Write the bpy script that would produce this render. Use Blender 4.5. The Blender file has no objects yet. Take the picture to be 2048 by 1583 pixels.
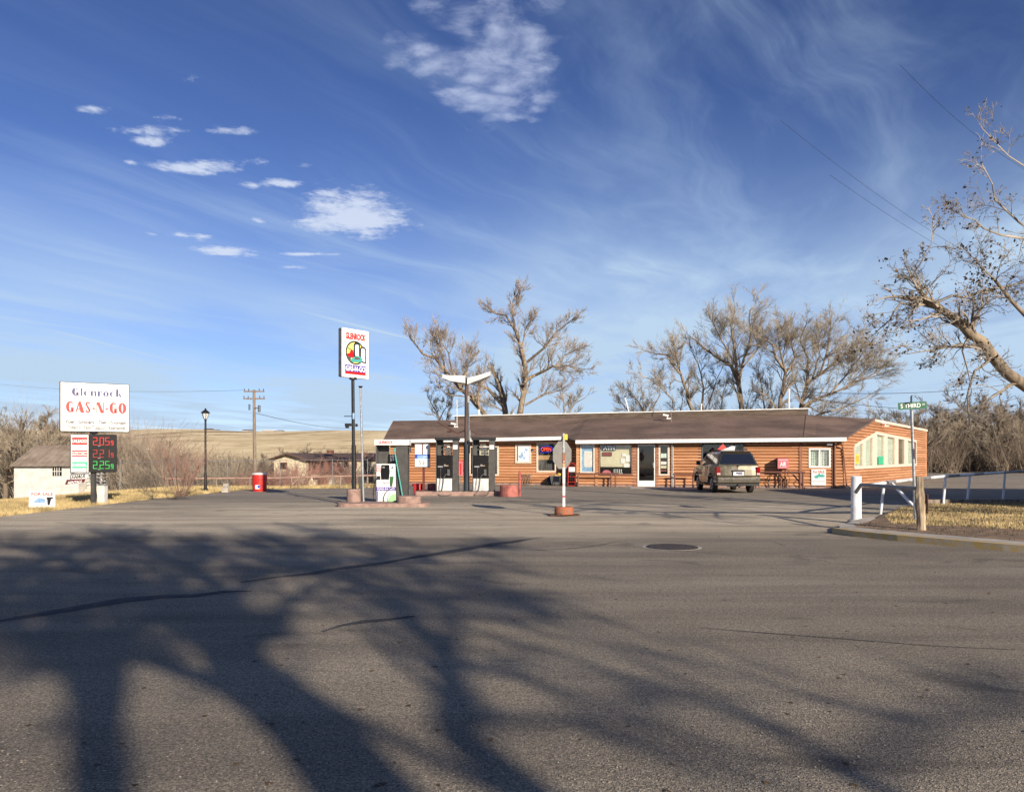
import bpy, math, random
import numpy as np
from mathutils import Matrix, Vector

R = math.radians
scene = bpy.context.scene
COL = scene.collection
EYE = 1.6
F = 1520.0            # focal length in pixels of a 2048 px wide frame
HZ = 915.0            # row of the horizon

# ------------------------------------------------------------------ camera
cd = bpy.data.cameras.new('camera')
cam = bpy.data.objects.new('camera', cd)
COL.objects.link(cam)
cam.location = (0, 0, EYE)
cam.rotation_euler = (R(90), 0, 0)
cd.sensor_width = 36
cd.lens = 36 * F / 2048
cd.shift_y = (HZ - 791.5) / 2048
cd.clip_end = 6000
scene.camera = cam

# ------------------------------------------------------------------ sun and sky
TO_SUN = Vector((0.488, -0.873, 0.378)).normalized()
SUN_EL = math.asin(TO_SUN.z)
SUN_AZ = math.atan2(TO_SUN.x, TO_SUN.y)      # clockwise from +Y
ld = bpy.data.lights.new('sun', 'SUN')
ld.energy = 5.0
ld.angle = R(0.53)
ld.color = (1.0, 0.87, 0.70)
sun = bpy.data.objects.new('sun', ld)
sun.rotation_euler = TO_SUN.to_track_quat('Z', 'Y').to_euler()
sun.location = (20, -40, 30)
COL.objects.link(sun)
scene.view_settings.view_transform = 'Standard'
scene.view_settings.look = 'None'
scene.view_settings.exposure = 0.55
scene.view_settings.gamma = 1
scene.view_settings.use_curve_mapping = False


class NT:
    """small wrapper to write node trees"""
    def __init__(self, tree):
        self.t = tree
        self.t.nodes.clear()

    def n(self, kind, **kw):
        nd = self.t.nodes.new(kind)
        for k, v in kw.items():
            setattr(nd, k, v)
        return nd

    def set(self, sock, v):
        if isinstance(v, bpy.types.NodeSocket):
            self.t.links.new(v, sock)
        elif v is not None:
            if hasattr(sock, 'default_value'):
                if sock.type == 'RGBA' and len(v) == 3:
                    v = (*v, 1)
                sock.default_value = v

    def math(self, op, a, b=None, c=None, clamp=False):
        nd = self.n('ShaderNodeMath', operation=op, use_clamp=clamp)
        for i, v in enumerate((a, b, c)):
            if v is not None:
                self.set(nd.inputs[i], v)
        return nd.outputs[0]

    def vmath(self, op, a, b=None, out=0):
        nd = self.n('ShaderNodeVectorMath', operation=op)
        self.set(nd.inputs[0], a)
        if b is not None:
            self.set(nd.inputs[1], b)
        return nd.outputs[out]

    def noise(self, vec, scale, detail=4, rough=0.5, dist=0.0, out='Fac'):
        nd = self.n('ShaderNodeTexNoise')
        self.set(nd.inputs['Vector'], vec)
        nd.inputs['Scale'].default_value = scale
        nd.inputs['Detail'].default_value = detail
        nd.inputs['Roughness'].default_value = rough
        nd.inputs['Distortion'].default_value = dist
        return nd.outputs[out]

    def ss(self, x, a, b, lo=0.0, hi=1.0):
        nd = self.n('ShaderNodeMapRange', interpolation_type='SMOOTHSTEP')
        self.set(nd.inputs['Value'], x)
        nd.inputs['From Min'].default_value = a
        nd.inputs['From Max'].default_value = b
        nd.inputs['To Min'].default_value = lo
        nd.inputs['To Max'].default_value = hi
        return nd.outputs[0]

    def mix(self, f, a, b, mode='MIX'):
        nd = self.n('ShaderNodeMix', data_type='RGBA', blend_type=mode)
        self.set(nd.inputs['Factor'], f)
        self.set(nd.inputs['A'], a)
        self.set(nd.inputs['B'], b)
        return nd.outputs['Result']

    def mapping(self, vec, loc=(0, 0, 0), rot=(0, 0, 0), scale=(1, 1, 1)):
        nd = self.n('ShaderNodeMapping')
        self.set(nd.inputs['Vector'], vec)
        nd.inputs['Location'].default_value = loc
        nd.inputs['Rotation'].default_value = rot
        nd.inputs['Scale'].default_value = scale
        return nd.outputs[0]


def make_world():
    w = bpy.data.worlds.new('World')
    scene.world = w
    w.use_nodes = True
    t = NT(w.node_tree)
    sky = t.n('ShaderNodeTexSky', sky_type='NISHITA', sun_disc=False)
    sky.sun_elevation = SUN_EL
    sky.sun_rotation = SUN_AZ
    sky.altitude = 1500
    sky.air_density = 1.0
    sky.dust_density = 0.25
    sky.ozone_density = 3.0
    base = sky.outputs[0]
    # deepen: the photograph's sky runs from saturated blue down to pale
    gam = t.n('ShaderNodeGamma'); t.set(gam.inputs[0], t.mix(1.0, base, (0.16, 0.16, 0.16), 'MULTIPLY')); gam.inputs[1].default_value = 1.25
    base = t.mix(1.0, gam.outputs[0], (5.8, 5.45, 6.7), 'MULTIPLY')
    tc = t.n('ShaderNodeTexCoord')
    d = tc.outputs['Generated']
    sep = t.n('ShaderNodeSeparateXYZ'); t.set(sep.inputs[0], d)
    z = t.math('MAXIMUM', sep.outputs[2], 0.03)
    qx = t.math('DIVIDE', sep.outputs[0], z)
    qy = t.math('DIVIDE', sep.outputs[1], z)
    comb = t.n('ShaderNodeCombineXYZ'); t.set(comb.inputs[0], qx); t.set(comb.inputs[1], qy)
    q = comb.outputs[0]                     # position on the cloud layer
    # thin cirrus: streaked noise on the layer
    warp = t.noise(q, 0.7, 3, 0.5, 0, 'Color')
    qw = t.vmath('ADD', q, t.vmath('MULTIPLY', t.vmath('SUBTRACT', warp, (0.5, 0.5, 0.5)), (0.7, 0.7, 0)))
    ci = t.noise(t.mapping(t.mapping(qw, rot=(0, 0, R(-58))), scale=(0.22, 1.5, 1)), 1.5, 8, 0.60, 0.3)
    ci2 = t.noise(t.mapping(q, loc=(3, 1, 0)), 0.55, 3, 0.5)
    cir = t.math('MULTIPLY', t.ss(ci, 0.40, 0.80), t.ss(ci2, 0.36, 0.62, 0.25, 1.0))
    ci3 = t.noise(t.mapping(t.mapping(qw, loc=(9, 4, 0), rot=(0, 0, R(-70))), scale=(0.6, 1.5, 1)), 1.2, 8, 0.6, 0.6)
    side = t.ss(qx, -0.3, 0.8)
    cir = t.math('ADD', t.math('MULTIPLY', cir, 0.42), t.math('MULTIPLY', t.math('MULTIPLY', t.ss(ci3, 0.42, 0.75), side), 0.27))
    # pale veil near the horizon on the right
    low = t.ss(sep.outputs[2], 0.36, 0.05)
    veil = t.math('MULTIPLY', t.math('MULTIPLY', low, t.ss(t.noise(t.mapping(q, scale=(0.5, 0.22, 1)), 0.9, 4, 0.5), 0.34, 0.64)), 0.80)
    veil = t.math('ADD', veil, t.math('MULTIPLY', t.ss(sep.outputs[2], 0.34, 0.0), 0.36))
    # puffs: ellipses on the layer, broken up by noise.  (px, py, half w, half h, tilt, gain)
    n1 = t.noise(q, 7.0, 9, 0.68, 0.4)
    n2 = t.noise(t.mapping(q, scale=(1.0, 0.8, 1)), 24.0, 6, 0.65)
    nn = t.math('ADD', t.math('MULTIPLY', n1, 0.65), t.math('MULTIPLY', n2, 0.35))
    puffs = [(715, 432, 95, 42, 1.1), (660, 450, 80, 20, 0.9), (655, 387, 48, 12, .8), (395, 334, 90, 14, 1.0),
             (300, 282, 40, 13, .9), (310, 265, 100, 16, .55), (468, 262, 62, 10, .85), (180, 218, 38, 9, .7), (333, 235, 32, 8, .7),
             (263, 325, 20, 7, .7), (525, 322, 60, 10, .5), (560, 366, 44, 9, .85), (500, 371, 22, 8, .7), (607, 332, 18, 7, .6),
             (365, 470, 26, 8, .75), (400, 474, 30, 9, .8), (452, 503, 60, 12, .95), (615, 508, 62, 4, .9), (578, 534, 40, 4, .7),
             (516, 440, 14, 7, .8), (305, 468, 15, 5, .6), (385, 158, 30, 10, .4)]
    acc = None
    for (px, py, hw, hh, g) in puffs:
        kz = (HZ - py) / F
        cx, cy = (px - 1024) / F / kz, 1 / kz
        sx = hw / F / kz
        sy = hh / F / kz / kz
        v = t.vmath('MULTIPLY', t.vmath('SUBTRACT', q, (cx, cy, 0)), (0.87 / sx, 0.8 / sy, 0))
        ln = t.vmath('LENGTH', v, None, 1)
        m = t.math('MULTIPLY', t.ss(ln, 1.7, 0.0), g)
        acc = m if acc is None else t.math('MAXIMUM', acc, m)
    pf = t.ss(t.math('ADD', t.math('MULTIPLY', acc, 1.0), t.math('MULTIPLY', t.math('SUBTRACT', nn, 0.5), 2.4)), 0.36, 1.02)
    # mackerel patch high in the middle
    k = []
    for (px, py, hw, hh, rot) in [(985, 175, 190, 125, 0), (1010, 90, 150, 90, 0), (850, 115, 165, 70, 0), (960, 10, 200, 90, 0)]:
        kz = (HZ - py) / F
        cx, cy = (px - 1024) / F / kz, 1 / kz
        v = t.vmath('MULTIPLY', t.vmath('SUBTRACT', q, (cx, cy, 0)), (F * kz / hw, F * kz * kz / hh, 0))
        k.append(t.ss(t.vmath('LENGTH', v, None, 1), 1.25, 0.15))
    mk = t.math('MAXIMUM', t.math('MAXIMUM', t.math('MAXIMUM', k[0], k[1]), t.math('MULTIPLY', k[2], 0.82)), t.math('MULTIPLY', k[3], 0.9))
    vn = t.n('ShaderNodeTexVoronoi', feature='SMOOTH_F1')
    t.set(vn.inputs['Vector'], t.vmath('ADD', q, t.vmath('MULTIPLY', t.vmath('SUBTRACT', t.noise(q, 6, 4, 0.6, 0, 'Color'), (0.5, 0.5, 0.5)), (0.14, 0.14, 0))))
    vn.inputs['Scale'].default_value = 15
    vn.inputs['Smoothness'].default_value = 0.6
    cell = t.ss(vn.outputs['Distance'], 0.75, 0.12)
    mko = t.ss(t.math('ADD', t.math('ADD', t.math('MULTIPLY', mk, 0.75), t.math('MULTIPLY', cell, 0.28)), t.math('MULTIPLY', t.math('SUBTRACT', n1, 0.5), 1.1)), 0.45, 1.15)
    mko = t.math('MULTIPLY', mko, 0.66)
    # two old condensation trails
    tr = None
    for (x0, y0, x1, y1, wd, g) in [(85, 655, 410, 738, 0.05, 0.35), (610, 624, 830, 680, 0.05, 0.4)]:
        a = Vector(((x0 - 1024) / (HZ - y0), F / (HZ - y0))); b = Vector(((x1 - 1024) / (HZ - y1), F / (HZ - y1)))
        u = (b - a); L = u.length; u.normalize(); nrm = Vector((-u.y, u.x))
        rel = t.vmath('SUBTRACT', q, (a.x, a.y, 0))
        dist = t.math('ABSOLUTE', t.vmath('DOT_PRODUCT', rel, (nrm.x, nrm.y, 0), 1))
        al = t.vmath('DOT_PRODUCT', rel, (u.x, u.y, 0), 1)
        m = t.math('MULTIPLY', t.ss(dist, wd, 0.0), t.math('MULTIPLY', t.ss(al, -0.2, 0.4), t.ss(al, L + 0.2, L - 0.4)))
        m = t.math('MULTIPLY', m, g)
        tr = m if tr is None else t.math('MAXIMUM', tr, m)
    haze = t.math('MULTIPLY', t.math('MULTIPLY', t.ss(sep.outputs[2], 0.44, 0.18), t.ss(qx, -1.4, 0.5)), t.ss(t.noise(t.mapping(q, loc=(2, 7, 0), scale=(0.8, 0.35, 1)), 1.0, 5, 0.55), 0.25, 0.7, 0.18, 0.60))
    veil = t.math('ADD', veil, t.math('MULTIPLY', haze, 0.62))
    thin = t.math('ADD', t.math('ADD', cir, veil), tr, clamp=True)
    thin = t.math('MULTIPLY', thin, t.ss(sep.outputs[2], 0.0, 0.03))
    c = t.mix(thin, base, (4.7, 6.2, 8.0))
    c = t.mix(t.math('MULTIPLY', pf, 0.86), c, (6.4, 7.1, 8.6))
    c = t.mix(mko, c, (5.6, 6.3, 8.3))
    bg = t.n('ShaderNodeBackground')
    t.set(bg.inputs[0], c)
    bg.inputs[1].default_value = 0.075
    out = t.n('ShaderNodeOutputWorld')
    t.set(out.inputs[0], bg.outputs[0])


make_world()

# ------------------------------------------------------------------ helpers
W = {}            # world matrix of every thing


def tag(o, label=None, cat=None, group=None, kind=None):
    for k, v in (('label', label), ('category', cat), ('group', group), ('kind', kind)):
        if v:
            o[k] = v
    return o


def thing(name, label, cat, loc=(0, 0, 0), rz=0.0, group=None):
    o = bpy.data.objects.new(name, None)
    o.empty_display_size = 0.2
    COL.objects.link(o)
    o.location = loc
    o.rotation_euler = (0, 0, rz)
    W[o.name] = Matrix.Translation(loc) @ Matrix.Rotation(rz, 4, 'Z')
    return tag(o, label, cat, group)


class MB:
    def __init__(self):
        self.v = []; self.f = []; self.n = 0

    def add(self, v, f):
        self.v.append(np.asarray(v, float).reshape(-1, 3))
        self.f.extend([tuple(i + self.n for i in q) for q in f])
        self.n += len(self.v[-1])
        return self

    def box(self, x0, x1, y0, y1, z0, z1):
        return self.add([(x, y, z) for z in (z0, z1) for y in (y0, y1) for x in (x0, x1)],
                        [(0, 2, 3, 1), (4, 5, 7, 6), (0, 1, 5, 4), (2, 6, 7, 3), (0, 4, 6, 2), (1, 3, 7, 5)])

    def prism(self, pts, a, b, axis='x', top=None):
        """polygon pts extruded along axis from a to b; pts are the two other coordinates in xyz order"""
        n = len(pts)
        def mk(p, s):
            if axis == 'x': return (s, p[0], p[1])
            if axis == 'y': return (p[0], s, p[1])
            return (p[0], p[1], s)
        top = top or pts
        v = [mk(p, a) for p in pts] + [mk(p, b) for p in top]
        f = [tuple(range(n))[::-1], tuple(range(n, 2 * n))] + [(i, (i + 1) % n, n + (i + 1) % n, n + i) for i in range(n)]
        return self.add(v, f)

    def cyl(self, p0, p1, r0, r1=None, n=10, caps=True):
        r1 = r0 if r1 is None else r1
        p0 = Vector(p0); p1 = Vector(p1)
        d = (p1 - p0).normalized()
        a = d.orthogonal().normalized(); b = d.cross(a)
        v = [p + (a * math.cos(t) + b * math.sin(t)) * r for p, r in ((p0, r0), (p1, r1)) for t in [2 * math.pi * i / n for i in range(n)]]
        f = [(i, (i + 1) % n, n + (i + 1) % n, n + i) for i in range(n)]
        if caps:
            f += [tuple(range(n))[::-1], tuple(range(n, 2 * n))]
        return self.add([tuple(p) for p in v], f)

    def tube(self, pts, r, n=6, caps=True):
        pts = [Vector(p) for p in pts]
        rs = r if isinstance(r, (list, tuple)) else [r] * len(pts)
        v = []; a = None
        for i, p in enumerate(pts):
            d = (pts[min(i + 1, len(pts) - 1)] - pts[max(i - 1, 0)]).normalized()
            a = d.orthogonal().normalized() if a is None else (a - d * a.dot(d)).normalized()
            b = d.cross(a)
            v += [tuple(p + (a * math.cos(t) + b * math.sin(t)) * rs[i]) for t in [2 * math.pi * k / n for k in range(n)]]
        f = [(j * n + i, j * n + (i + 1) % n, (j + 1) * n + (i + 1) % n, (j + 1) * n + i) for j in range(len(pts) - 1) for i in range(n)]
        if caps:
            m = (len(pts) - 1) * n
            f += [tuple(range(n))[::-1], tuple(range(m, m + n))]
        return self.add(v, f)

    def lathe(self, prof, c=(0, 0, 0), n=20):
        v = [(c[0] + r * math.cos(2 * math.pi * i / n), c[1] + r * math.sin(2 * math.pi * i / n), c[2] + z) for r, z in prof for i in range(n)]
        f = [(j * n + i, j * n + (i + 1) % n, (j + 1) * n + (i + 1) % n, (j + 1) * n + i) for j in range(len(prof) - 1) for i in range(n)]
        m = (len(prof) - 1) * n
        f += [tuple(range(n))[::-1], tuple(range(m, m + n))]
        return self.add(v, f)

    def poly(self, pts):
        return self.add(pts, [tuple(range(len(pts)))])

    def xf(self, M):
        self.v = [np.asarray([tuple(M @ Vector(p)) for p in a]) for a in self.v]
        return self


def mesh_np(name, V, Fq):
    """mesh from numpy arrays: V (n,3), Fq (m,k) all faces of k corners"""
    me = bpy.data.meshes.new(name)
    m, k = Fq.shape
    me.vertices.add(len(V)); me.vertices.foreach_set('co', np.ascontiguousarray(V, dtype=np.float32).ravel())
    me.loops.add(m * k); me.loops.foreach_set('vertex_index', Fq.astype(np.int32).ravel())
    me.polygons.add(m)
    me.polygons.foreach_set('loop_start', np.arange(0, m * k, k, dtype=np.int32))
    me.polygons.foreach_set('loop_total', np.full(m, k, dtype=np.int32))
    me.update(calc_edges=True)
    return me


def link(name, me, mat, parent=None):
    o = bpy.data.objects.new(name, me)
    COL.objects.link(o)
    if mat is not None and not me.materials:
        me.materials.append(mat)
    if parent is not None:
        o.parent = parent
        W[o.name] = W[parent.name]
    else:
        W[o.name] = Matrix.Identity(4)
    return o


def build(mb, name, mat, parent=None, world=False, bevel=0.0, smooth=False, seg=2):
    V = np.concatenate(mb.v)
    if world and parent is not None:
        Mi = np.array(W[parent.name].inverted())
        V = V @ Mi[:3, :3].T + Mi[:3, 3]
    me = bpy.data.meshes.new(name)
    me.from_pydata([tuple(p) for p in V], [], mb.f)
    me.update()
    if smooth:
        me.polygons.foreach_set('use_smooth', [True] * len(me.polygons))
    o = link(name, me, mat, parent)
    if bevel:
        m = o.modifiers.new('bevel', 'BEVEL'); m.width = bevel; m.segments = seg; m.limit_method = 'ANGLE'; m.angle_limit = R(35)
    return o


def lettering(s, x0, x1, z0, z1, y, mat, parent, weight=0.0, name='lettering', M=None, keep=False):
    """raised letters fitted into the rectangle x0..x1, z0..z1, facing -y"""
    cu = bpy.data.curves.new(name, 'FONT')
    cu.body = s; cu.size = 1; cu.extrude = 0.004; cu.offset = weight; cu.resolution_u = 3
    ob = bpy.data.objects.new(name, cu)
    me = bpy.data.meshes.new_from_object(ob)
    bpy.data.objects.remove(ob); bpy.data.curves.remove(cu)
    n = len(me.vertices)
    co = np.empty(n * 3); me.vertices.foreach_get('co', co); co = co.reshape(-1, 3)
    lo, hi = co.min(0), co.max(0)
    sx = (x1 - x0) / (hi[0] - lo[0]); sz = (z1 - z0) / (hi[1] - lo[1])
    if keep:
        sx = sz = min(sx, sz)
    X = (co[:, 0] - (lo[0] + hi[0]) / 2) * sx + (x0 + x1) / 2
    Z = (co[:, 1] - (lo[1] + hi[1]) / 2) * sz + (z0 + z1) / 2
    Y = y - (co[:, 2] + 0.004) * 0.6
    out = np.stack([X, Y, Z], 1)
    if M is not None:
        A = np.array(M); out = out @ A[:3, :3].T + A[:3, 3]
    me.vertices.foreach_set('co', out.ravel()); me.update()
    me.name = name
    me.materials.clear()
    return link(name, me, mat, parent)


def pt(px, py, Y):
    """the place at depth Y that the photograph shows in column px, row py"""
    return Vector(((px - 1024) * Y / F, Y, EYE - (py - HZ) * Y / F))


def gp(px, py):
    """the place on the level ground shown at px, py"""
    Y = F * EYE / (py - HZ)
    return Vector(((px - 1024) * Y / F, Y, 0))


# ------------------------------------------------------------------ materials
def material(name, col, rough=0.7, metal=0.0, var=0.15, scale=6.0, bump=0.0, bscale=None, col2=None, spec=None, stretch=(1, 1, 1),
             fine=0.0, coat=0.0, emit=None):
    m = bpy.data.materials.new(name)
    m.use_nodes = True
    t = NT(m.node_tree)
    tc = t.n('ShaderNodeTexCoord')
    p = t.mapping(tc.outputs['Object'], scale=stretch)
    bs = t.n('ShaderNodeBsdfPrincipled')
    nz = t.noise(p, scale, 6, 0.6)
    c2 = col2 or tuple(max(0, c * (1 - var * 2.2)) for c in col)
    c1 = tuple(min(1, c * (1 + (var if not col2 else 0))) for c in col)
    cc = t.mix(t.ss(nz, 0.32, 0.68), c2, c1)
    if fine:
        f = t.noise(p, scale * 14, 3, 0.7)
        cc = t.mix(1.0, cc, t.mix(t.ss(f, 0.3, 0.7), (1 - fine,) * 3, (1 + fine * 0.6,) * 3), 'MULTIPLY')
    t.set(bs.inputs['Base Color'], cc)
    t.set(bs.inputs['Roughness'], t.ss(t.noise(p, scale * 2.3, 3), 0.3, 0.7, max(0.02, rough - 0.08), min(1, rough + 0.08)))
    bs.inputs['Metallic'].default_value = metal
    if spec is not None:
        bs.inputs['Specular IOR Level'].default_value = spec
    if coat:
        bs.inputs['Coat Weight'].default_value = coat
        bs.inputs['Coat Roughness'].default_value = 0.06
    if bump:
        bn = t.n('ShaderNodeBump'); bn.inputs['Strength'].default_value = bump; bn.inputs['Distance'].default_value = 0.01
        t.set(bn.inputs['Height'], t.noise(p, bscale or scale * 8, 5, 0.65))
        t.set(bs.inputs['Normal'], bn.outputs[0])
    if emit:
        bs.inputs['Emission Color'].default_value = (*emit[:3], 1)
        bs.inputs['Emission Strength'].default_value = emit[3]
    out = t.n('ShaderNodeOutputMaterial'); t.set(out.inputs[0], bs.outputs[0])
    return m


def glass(name, tint=(0.55, 0.6, 0.62), base=0.08, gain=1.0):
    m = bpy.data.materials.new(name); m.use_nodes = True
    t = NT(m.node_tree)
    tr = t.n('ShaderNodeBsdfTransparent'); tr.inputs[0].default_value = (*tint, 1)
    gl = t.n('ShaderNodeBsdfGlossy'); gl.inputs['Roughness'].default_value = 0.03
    tc = t.n('ShaderNodeTexCoord')
    bn = t.n('ShaderNodeBump'); bn.inputs['Strength'].default_value = 0.06; bn.inputs['Distance'].default_value = 0.02
    t.set(bn.inputs['Height'], t.noise(tc.outputs['Object'], 1.4, 2)); t.set(gl.inputs['Normal'], bn.outputs[0])
    ge = t.n('ShaderNodeNewGeometry')
    cs = t.math('ABSOLUTE', t.vmath('DOT_PRODUCT', ge.outputs['Normal'], ge.outputs['Incoming'], 1))
    fr = t.math('ADD', t.math('MULTIPLY', t.math('POWER', t.math('SUBTRACT', 1.0, cs, clamp=True), 5.0), 0.95), 0.045)
    mx = t.n('ShaderNodeMixShader')
    t.set(mx.inputs[0], t.math('ADD', t.math('MULTIPLY', fr, gain), base, clamp=True))
    t.set(mx.inputs[1], tr.outputs[0]); t.set(mx.inputs[2], gl.outputs[0])
    out = t.n('ShaderNodeOutputMaterial'); t.set(out.inputs[0], mx.outputs[0])
    return m


M = {}
M['white'] = material('white_paint', (0.78, 0.77, 0.74), 0.45, var=0.04, scale=3, fine=0.03)
M['sign_white'] = material('sign_face_white', (0.76, 0.76, 0.75), 0.35, var=0.015, scale=2)
M['off_white'] = material('weathered_white_paint', (0.66, 0.65, 0.62), 0.6, var=0.08, scale=5, bump=0.2, fine=0.08)
M['cream'] = material('cream_trim', (0.68, 0.56, 0.45), 0.6, var=0.07, scale=7, fine=0.05)
M['jet'] = material('jet_black_plastic', (0.005, 0.005, 0.006), 0.45, var=0.2, scale=9, spec=0.25)
M['black'] = material('black_metal', (0.013, 0.013, 0.014), 0.42, var=0.2, scale=9)
M['dark'] = material('charcoal_panel', (0.060, 0.058, 0.055), 0.6, var=0.12, scale=4, fine=0.1)
M['darkgrey'] = material('dark_grey_metal', (0.09, 0.09, 0.095), 0.5, var=0.15, scale=6)
M['grey'] = material('grey_metal', (0.30, 0.31, 0.32), 0.45, metal=0.4, var=0.12, scale=6)
M['galv'] = material('galvanised_steel', (0.42, 0.44, 0.46), 0.42, metal=0.7, var=0.12, scale=14, fine=0.08)
M['red'] = material('red_paint', (0.55, 0.025, 0.02), 0.5, var=0.10, scale=6, fine=0.08)
M['dusty_red'] = material('sun_bleached_red_paint', (0.40, 0.095, 0.085), 0.75, var=0.22, scale=6, bump=0.3, fine=0.12)
M['pinkred'] = material('faded_pink_red_paint', (0.60, 0.16, 0.20), 0.6, var=0.12, scale=8, fine=0.06)
M['letter_red'] = material('red_letter_vinyl', (0.45, 0.006, 0.006), 0.45, var=0.03)
M['letter_blue'] = material('blue_letter_vinyl', (0.015, 0.015, 0.13), 0.45, var=0.03)
M['letter_black'] = material('black_letter_vinyl', (0.02, 0.02, 0.025), 0.45, var=0.03)
M['letter_white'] = material('white_letter_vinyl', (0.85, 0.85, 0.85), 0.45, var=0.02)
M['blue'] = material('blue_vinyl', (0.02, 0.07, 0.42), 0.45, var=0.05)
M['purple'] = material('purple_blue_vinyl', (0.07, 0.035, 0.30), 0.45, var=0.05)
M['green_band'] = material('green_vinyl', (0.04, 0.42, 0.22), 0.5, var=0.05)
M['yellow'] = material('yellow_paint', (0.75, 0.55, 0.04), 0.5, var=0.08, scale=6)
M['pale_yellow'] = material('pale_yellow_vinyl', (0.85, 0.76, 0.18), 0.5, var=0.03)
M['teal'] = material('teal_paint', (0.06, 0.36, 0.32), 0.5, var=0.06)
M['maroon'] = material('maroon_paint', (0.12, 0.018, 0.015), 0.6, var=0.15)
M['street_green'] = material('street_sign_green', (0.006, 0.10, 0.045), 0.4, var=0.08)
M['concrete'] = material('concrete', (0.42, 0.38, 0.33), 0.85, var=0.13, scale=2.5, bump=0.3, bscale=40, fine=0.1)
M['brownconc'] = material('brown_painted_concrete', (0.31, 0.205, 0.17), 0.85, var=0.15, scale=5, bump=0.4, bscale=30, fine=0.1)
M['redconc'] = material('faded_red_concrete', (0.40, 0.135, 0.11), 0.85, var=0.15, scale=6, bump=0.35, bscale=30, fine=0.1)
M['rustconc'] = material('rusty_orange_concrete', (0.45, 0.10, 0.035), 0.9, var=0.1, scale=14, col2=(0.20, 0.14, 0.09), bump=0.5, bscale=40, fine=0.2)
M['rust'] = material('rusty_iron', (0.11, 0.045, 0.03), 0.85, var=0.25, scale=16, bump=0.4)
M['manhole'] = material('manhole_iron', (0.05, 0.038, 0.035), 0.6, var=0.2, scale=10, metal=0.3)
M['shingle'] = material('brown_asphalt_shingles', (0.150, 0.100, 0.079), 0.9, var=0.17, scale=0.7, bump=0.5, bscale=45, fine=0.16, stretch=(0.6, 1, 1))
M['shingle_edge'] = material('weathered_brown_board', (0.115, 0.085, 0.065), 0.9, var=0.2, scale=5, stretch=(0.3, 1, 2), fine=0.1)
M['trim_brown'] = material('brown_trim_board', (0.26, 0.12, 0.075), 0.7, var=0.12, scale=6)
M['darkwood'] = material('dark_stained_wood', (0.09, 0.040, 0.028), 0.7, var=0.18, scale=6)
M['railbrown'] = material('brown_pipe_paint', (0.16, 0.065, 0.05), 0.55, var=0.12, scale=8)
M['postwood'] = material('bleached_post_wood', (0.50, 0.40, 0.27), 0.85, var=0.2, scale=9, stretch=(1, 1, 0.12), bump=0.7, bscale=26, col2=(0.14, 0.10, 0.07))
M['greywood'] = material('grey_weathered_wood', (0.24, 0.19, 0.15), 0.9, var=0.2, scale=9, stretch=(1, 1, 0.12), bump=0.6, bscale=22)
M['interior'] = material('interior_wall_paint', (0.16, 0.14, 0.12), 0.9, var=0.1)
M['blind'] = material('beige_window_blind', (0.60, 0.53, 0.38), 0.8, var=0.06, scale=2)
M['bluewin'] = material('pale_blue_poster', (0.16, 0.30, 0.52), 0.5, col2=(0.32, 0.48, 0.66), scale=9)
M['paper'] = material('white_paper', (0.78, 0.74, 0.72), 0.7, var=0.04)
M['palered'] = material('pink_print', (0.66, 0.42, 0.42), 0.7, var=0.1, scale=30)
M['curtain'] = material('grey_curtain', (0.13, 0.12, 0.12), 0.9, var=0.3, scale=12, stretch=(3, 1, 0.2))
M['curtain_pale'] = material('pale_green_white_curtain', (0.66, 0.78, 0.70), 0.85, var=0.12, scale=5, stretch=(4, 4, 0.3))
M['tan'] = material('tan_board', (0.46, 0.28, 0.14), 0.8, var=0.08)
M['lampglass'] = material('frosted_lamp_glass', (0.60, 0.60, 0.58), 0.3, var=0.05)
M['led_red'] = material('red_led_segments', (0.2, 0.0, 0.0), 0.5, var=0.0, emit=(1.0, 0.01, 0.01, 0.8))
M['led_dim'] = material('dim_red_led_segments', (0.2, 0.0, 0.0), 0.5, var=0.0, emit=(1.0, 0.02, 0.02, 0.35))
M['led_green'] = material('green_led_segments', (0.0, 0.2, 0.02), 0.5, var=0.0, emit=(0.02, 0.9, 0.12, 0.55))
M['neon_red'] = material('red_neon_tube', (0.3, 0.02, 0.0), 0.5, var=0.0, emit=(1.0, 0.10, 0.06, 0.8))
M['neon_blue'] = material('blue_neon_tube', (0.0, 0.02, 0.3), 0.5, var=0.0, emit=(0.06, 0.07, 1.0, 0.45))
M['tire'] = material('tyre_rubber', (0.020, 0.019, 0.018), 0.85, var=0.15, scale=12)
M['rim'] = material('alloy_rim', (0.40, 0.39, 0.38), 0.35, metal=0.8, var=0.1)
M['suv'] = material('champagne_metallic_paint', (0.085, 0.073, 0.047), 0.33, metal=0.5, var=0.05, scale=2, coat=0.7)
M['suv_low'] = material('olive_grey_bumper_paint', (0.075, 0.064, 0.046), 0.42, metal=0.3, var=0.08, scale=4, coat=0.4)
M['taillight'] = material('red_tail_lens', (0.25, 0.003, 0.006), 0.12, var=0.08, scale=20, coat=1.0)
M['carglass'] = material('tinted_car_glass', (0.008, 0.009, 0.011), 0.05, var=0.0, coat=1.0, spec=0.9)
M['chrome'] = material('chrome', (0.62, 0.62, 0.62), 0.15, metal=1.0, var=0.03)
M['bark'] = material('pale_cottonwood_bark', (0.31, 0.245, 0.17), 0.95, var=0.2, scale=5, stretch=(1, 1, 0.35), bump=0.8, bscale=12, col2=(0.14, 0.105, 0.075))
M['twig'] = material('grey_brown_twigs', (0.36, 0.30, 0.225), 0.9, var=0.22, scale=0.8)
M['twig_tan'] = material('warm_tan_twigs', (0.38, 0.305, 0.235), 0.9, var=0.2, scale=0.8)
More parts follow.
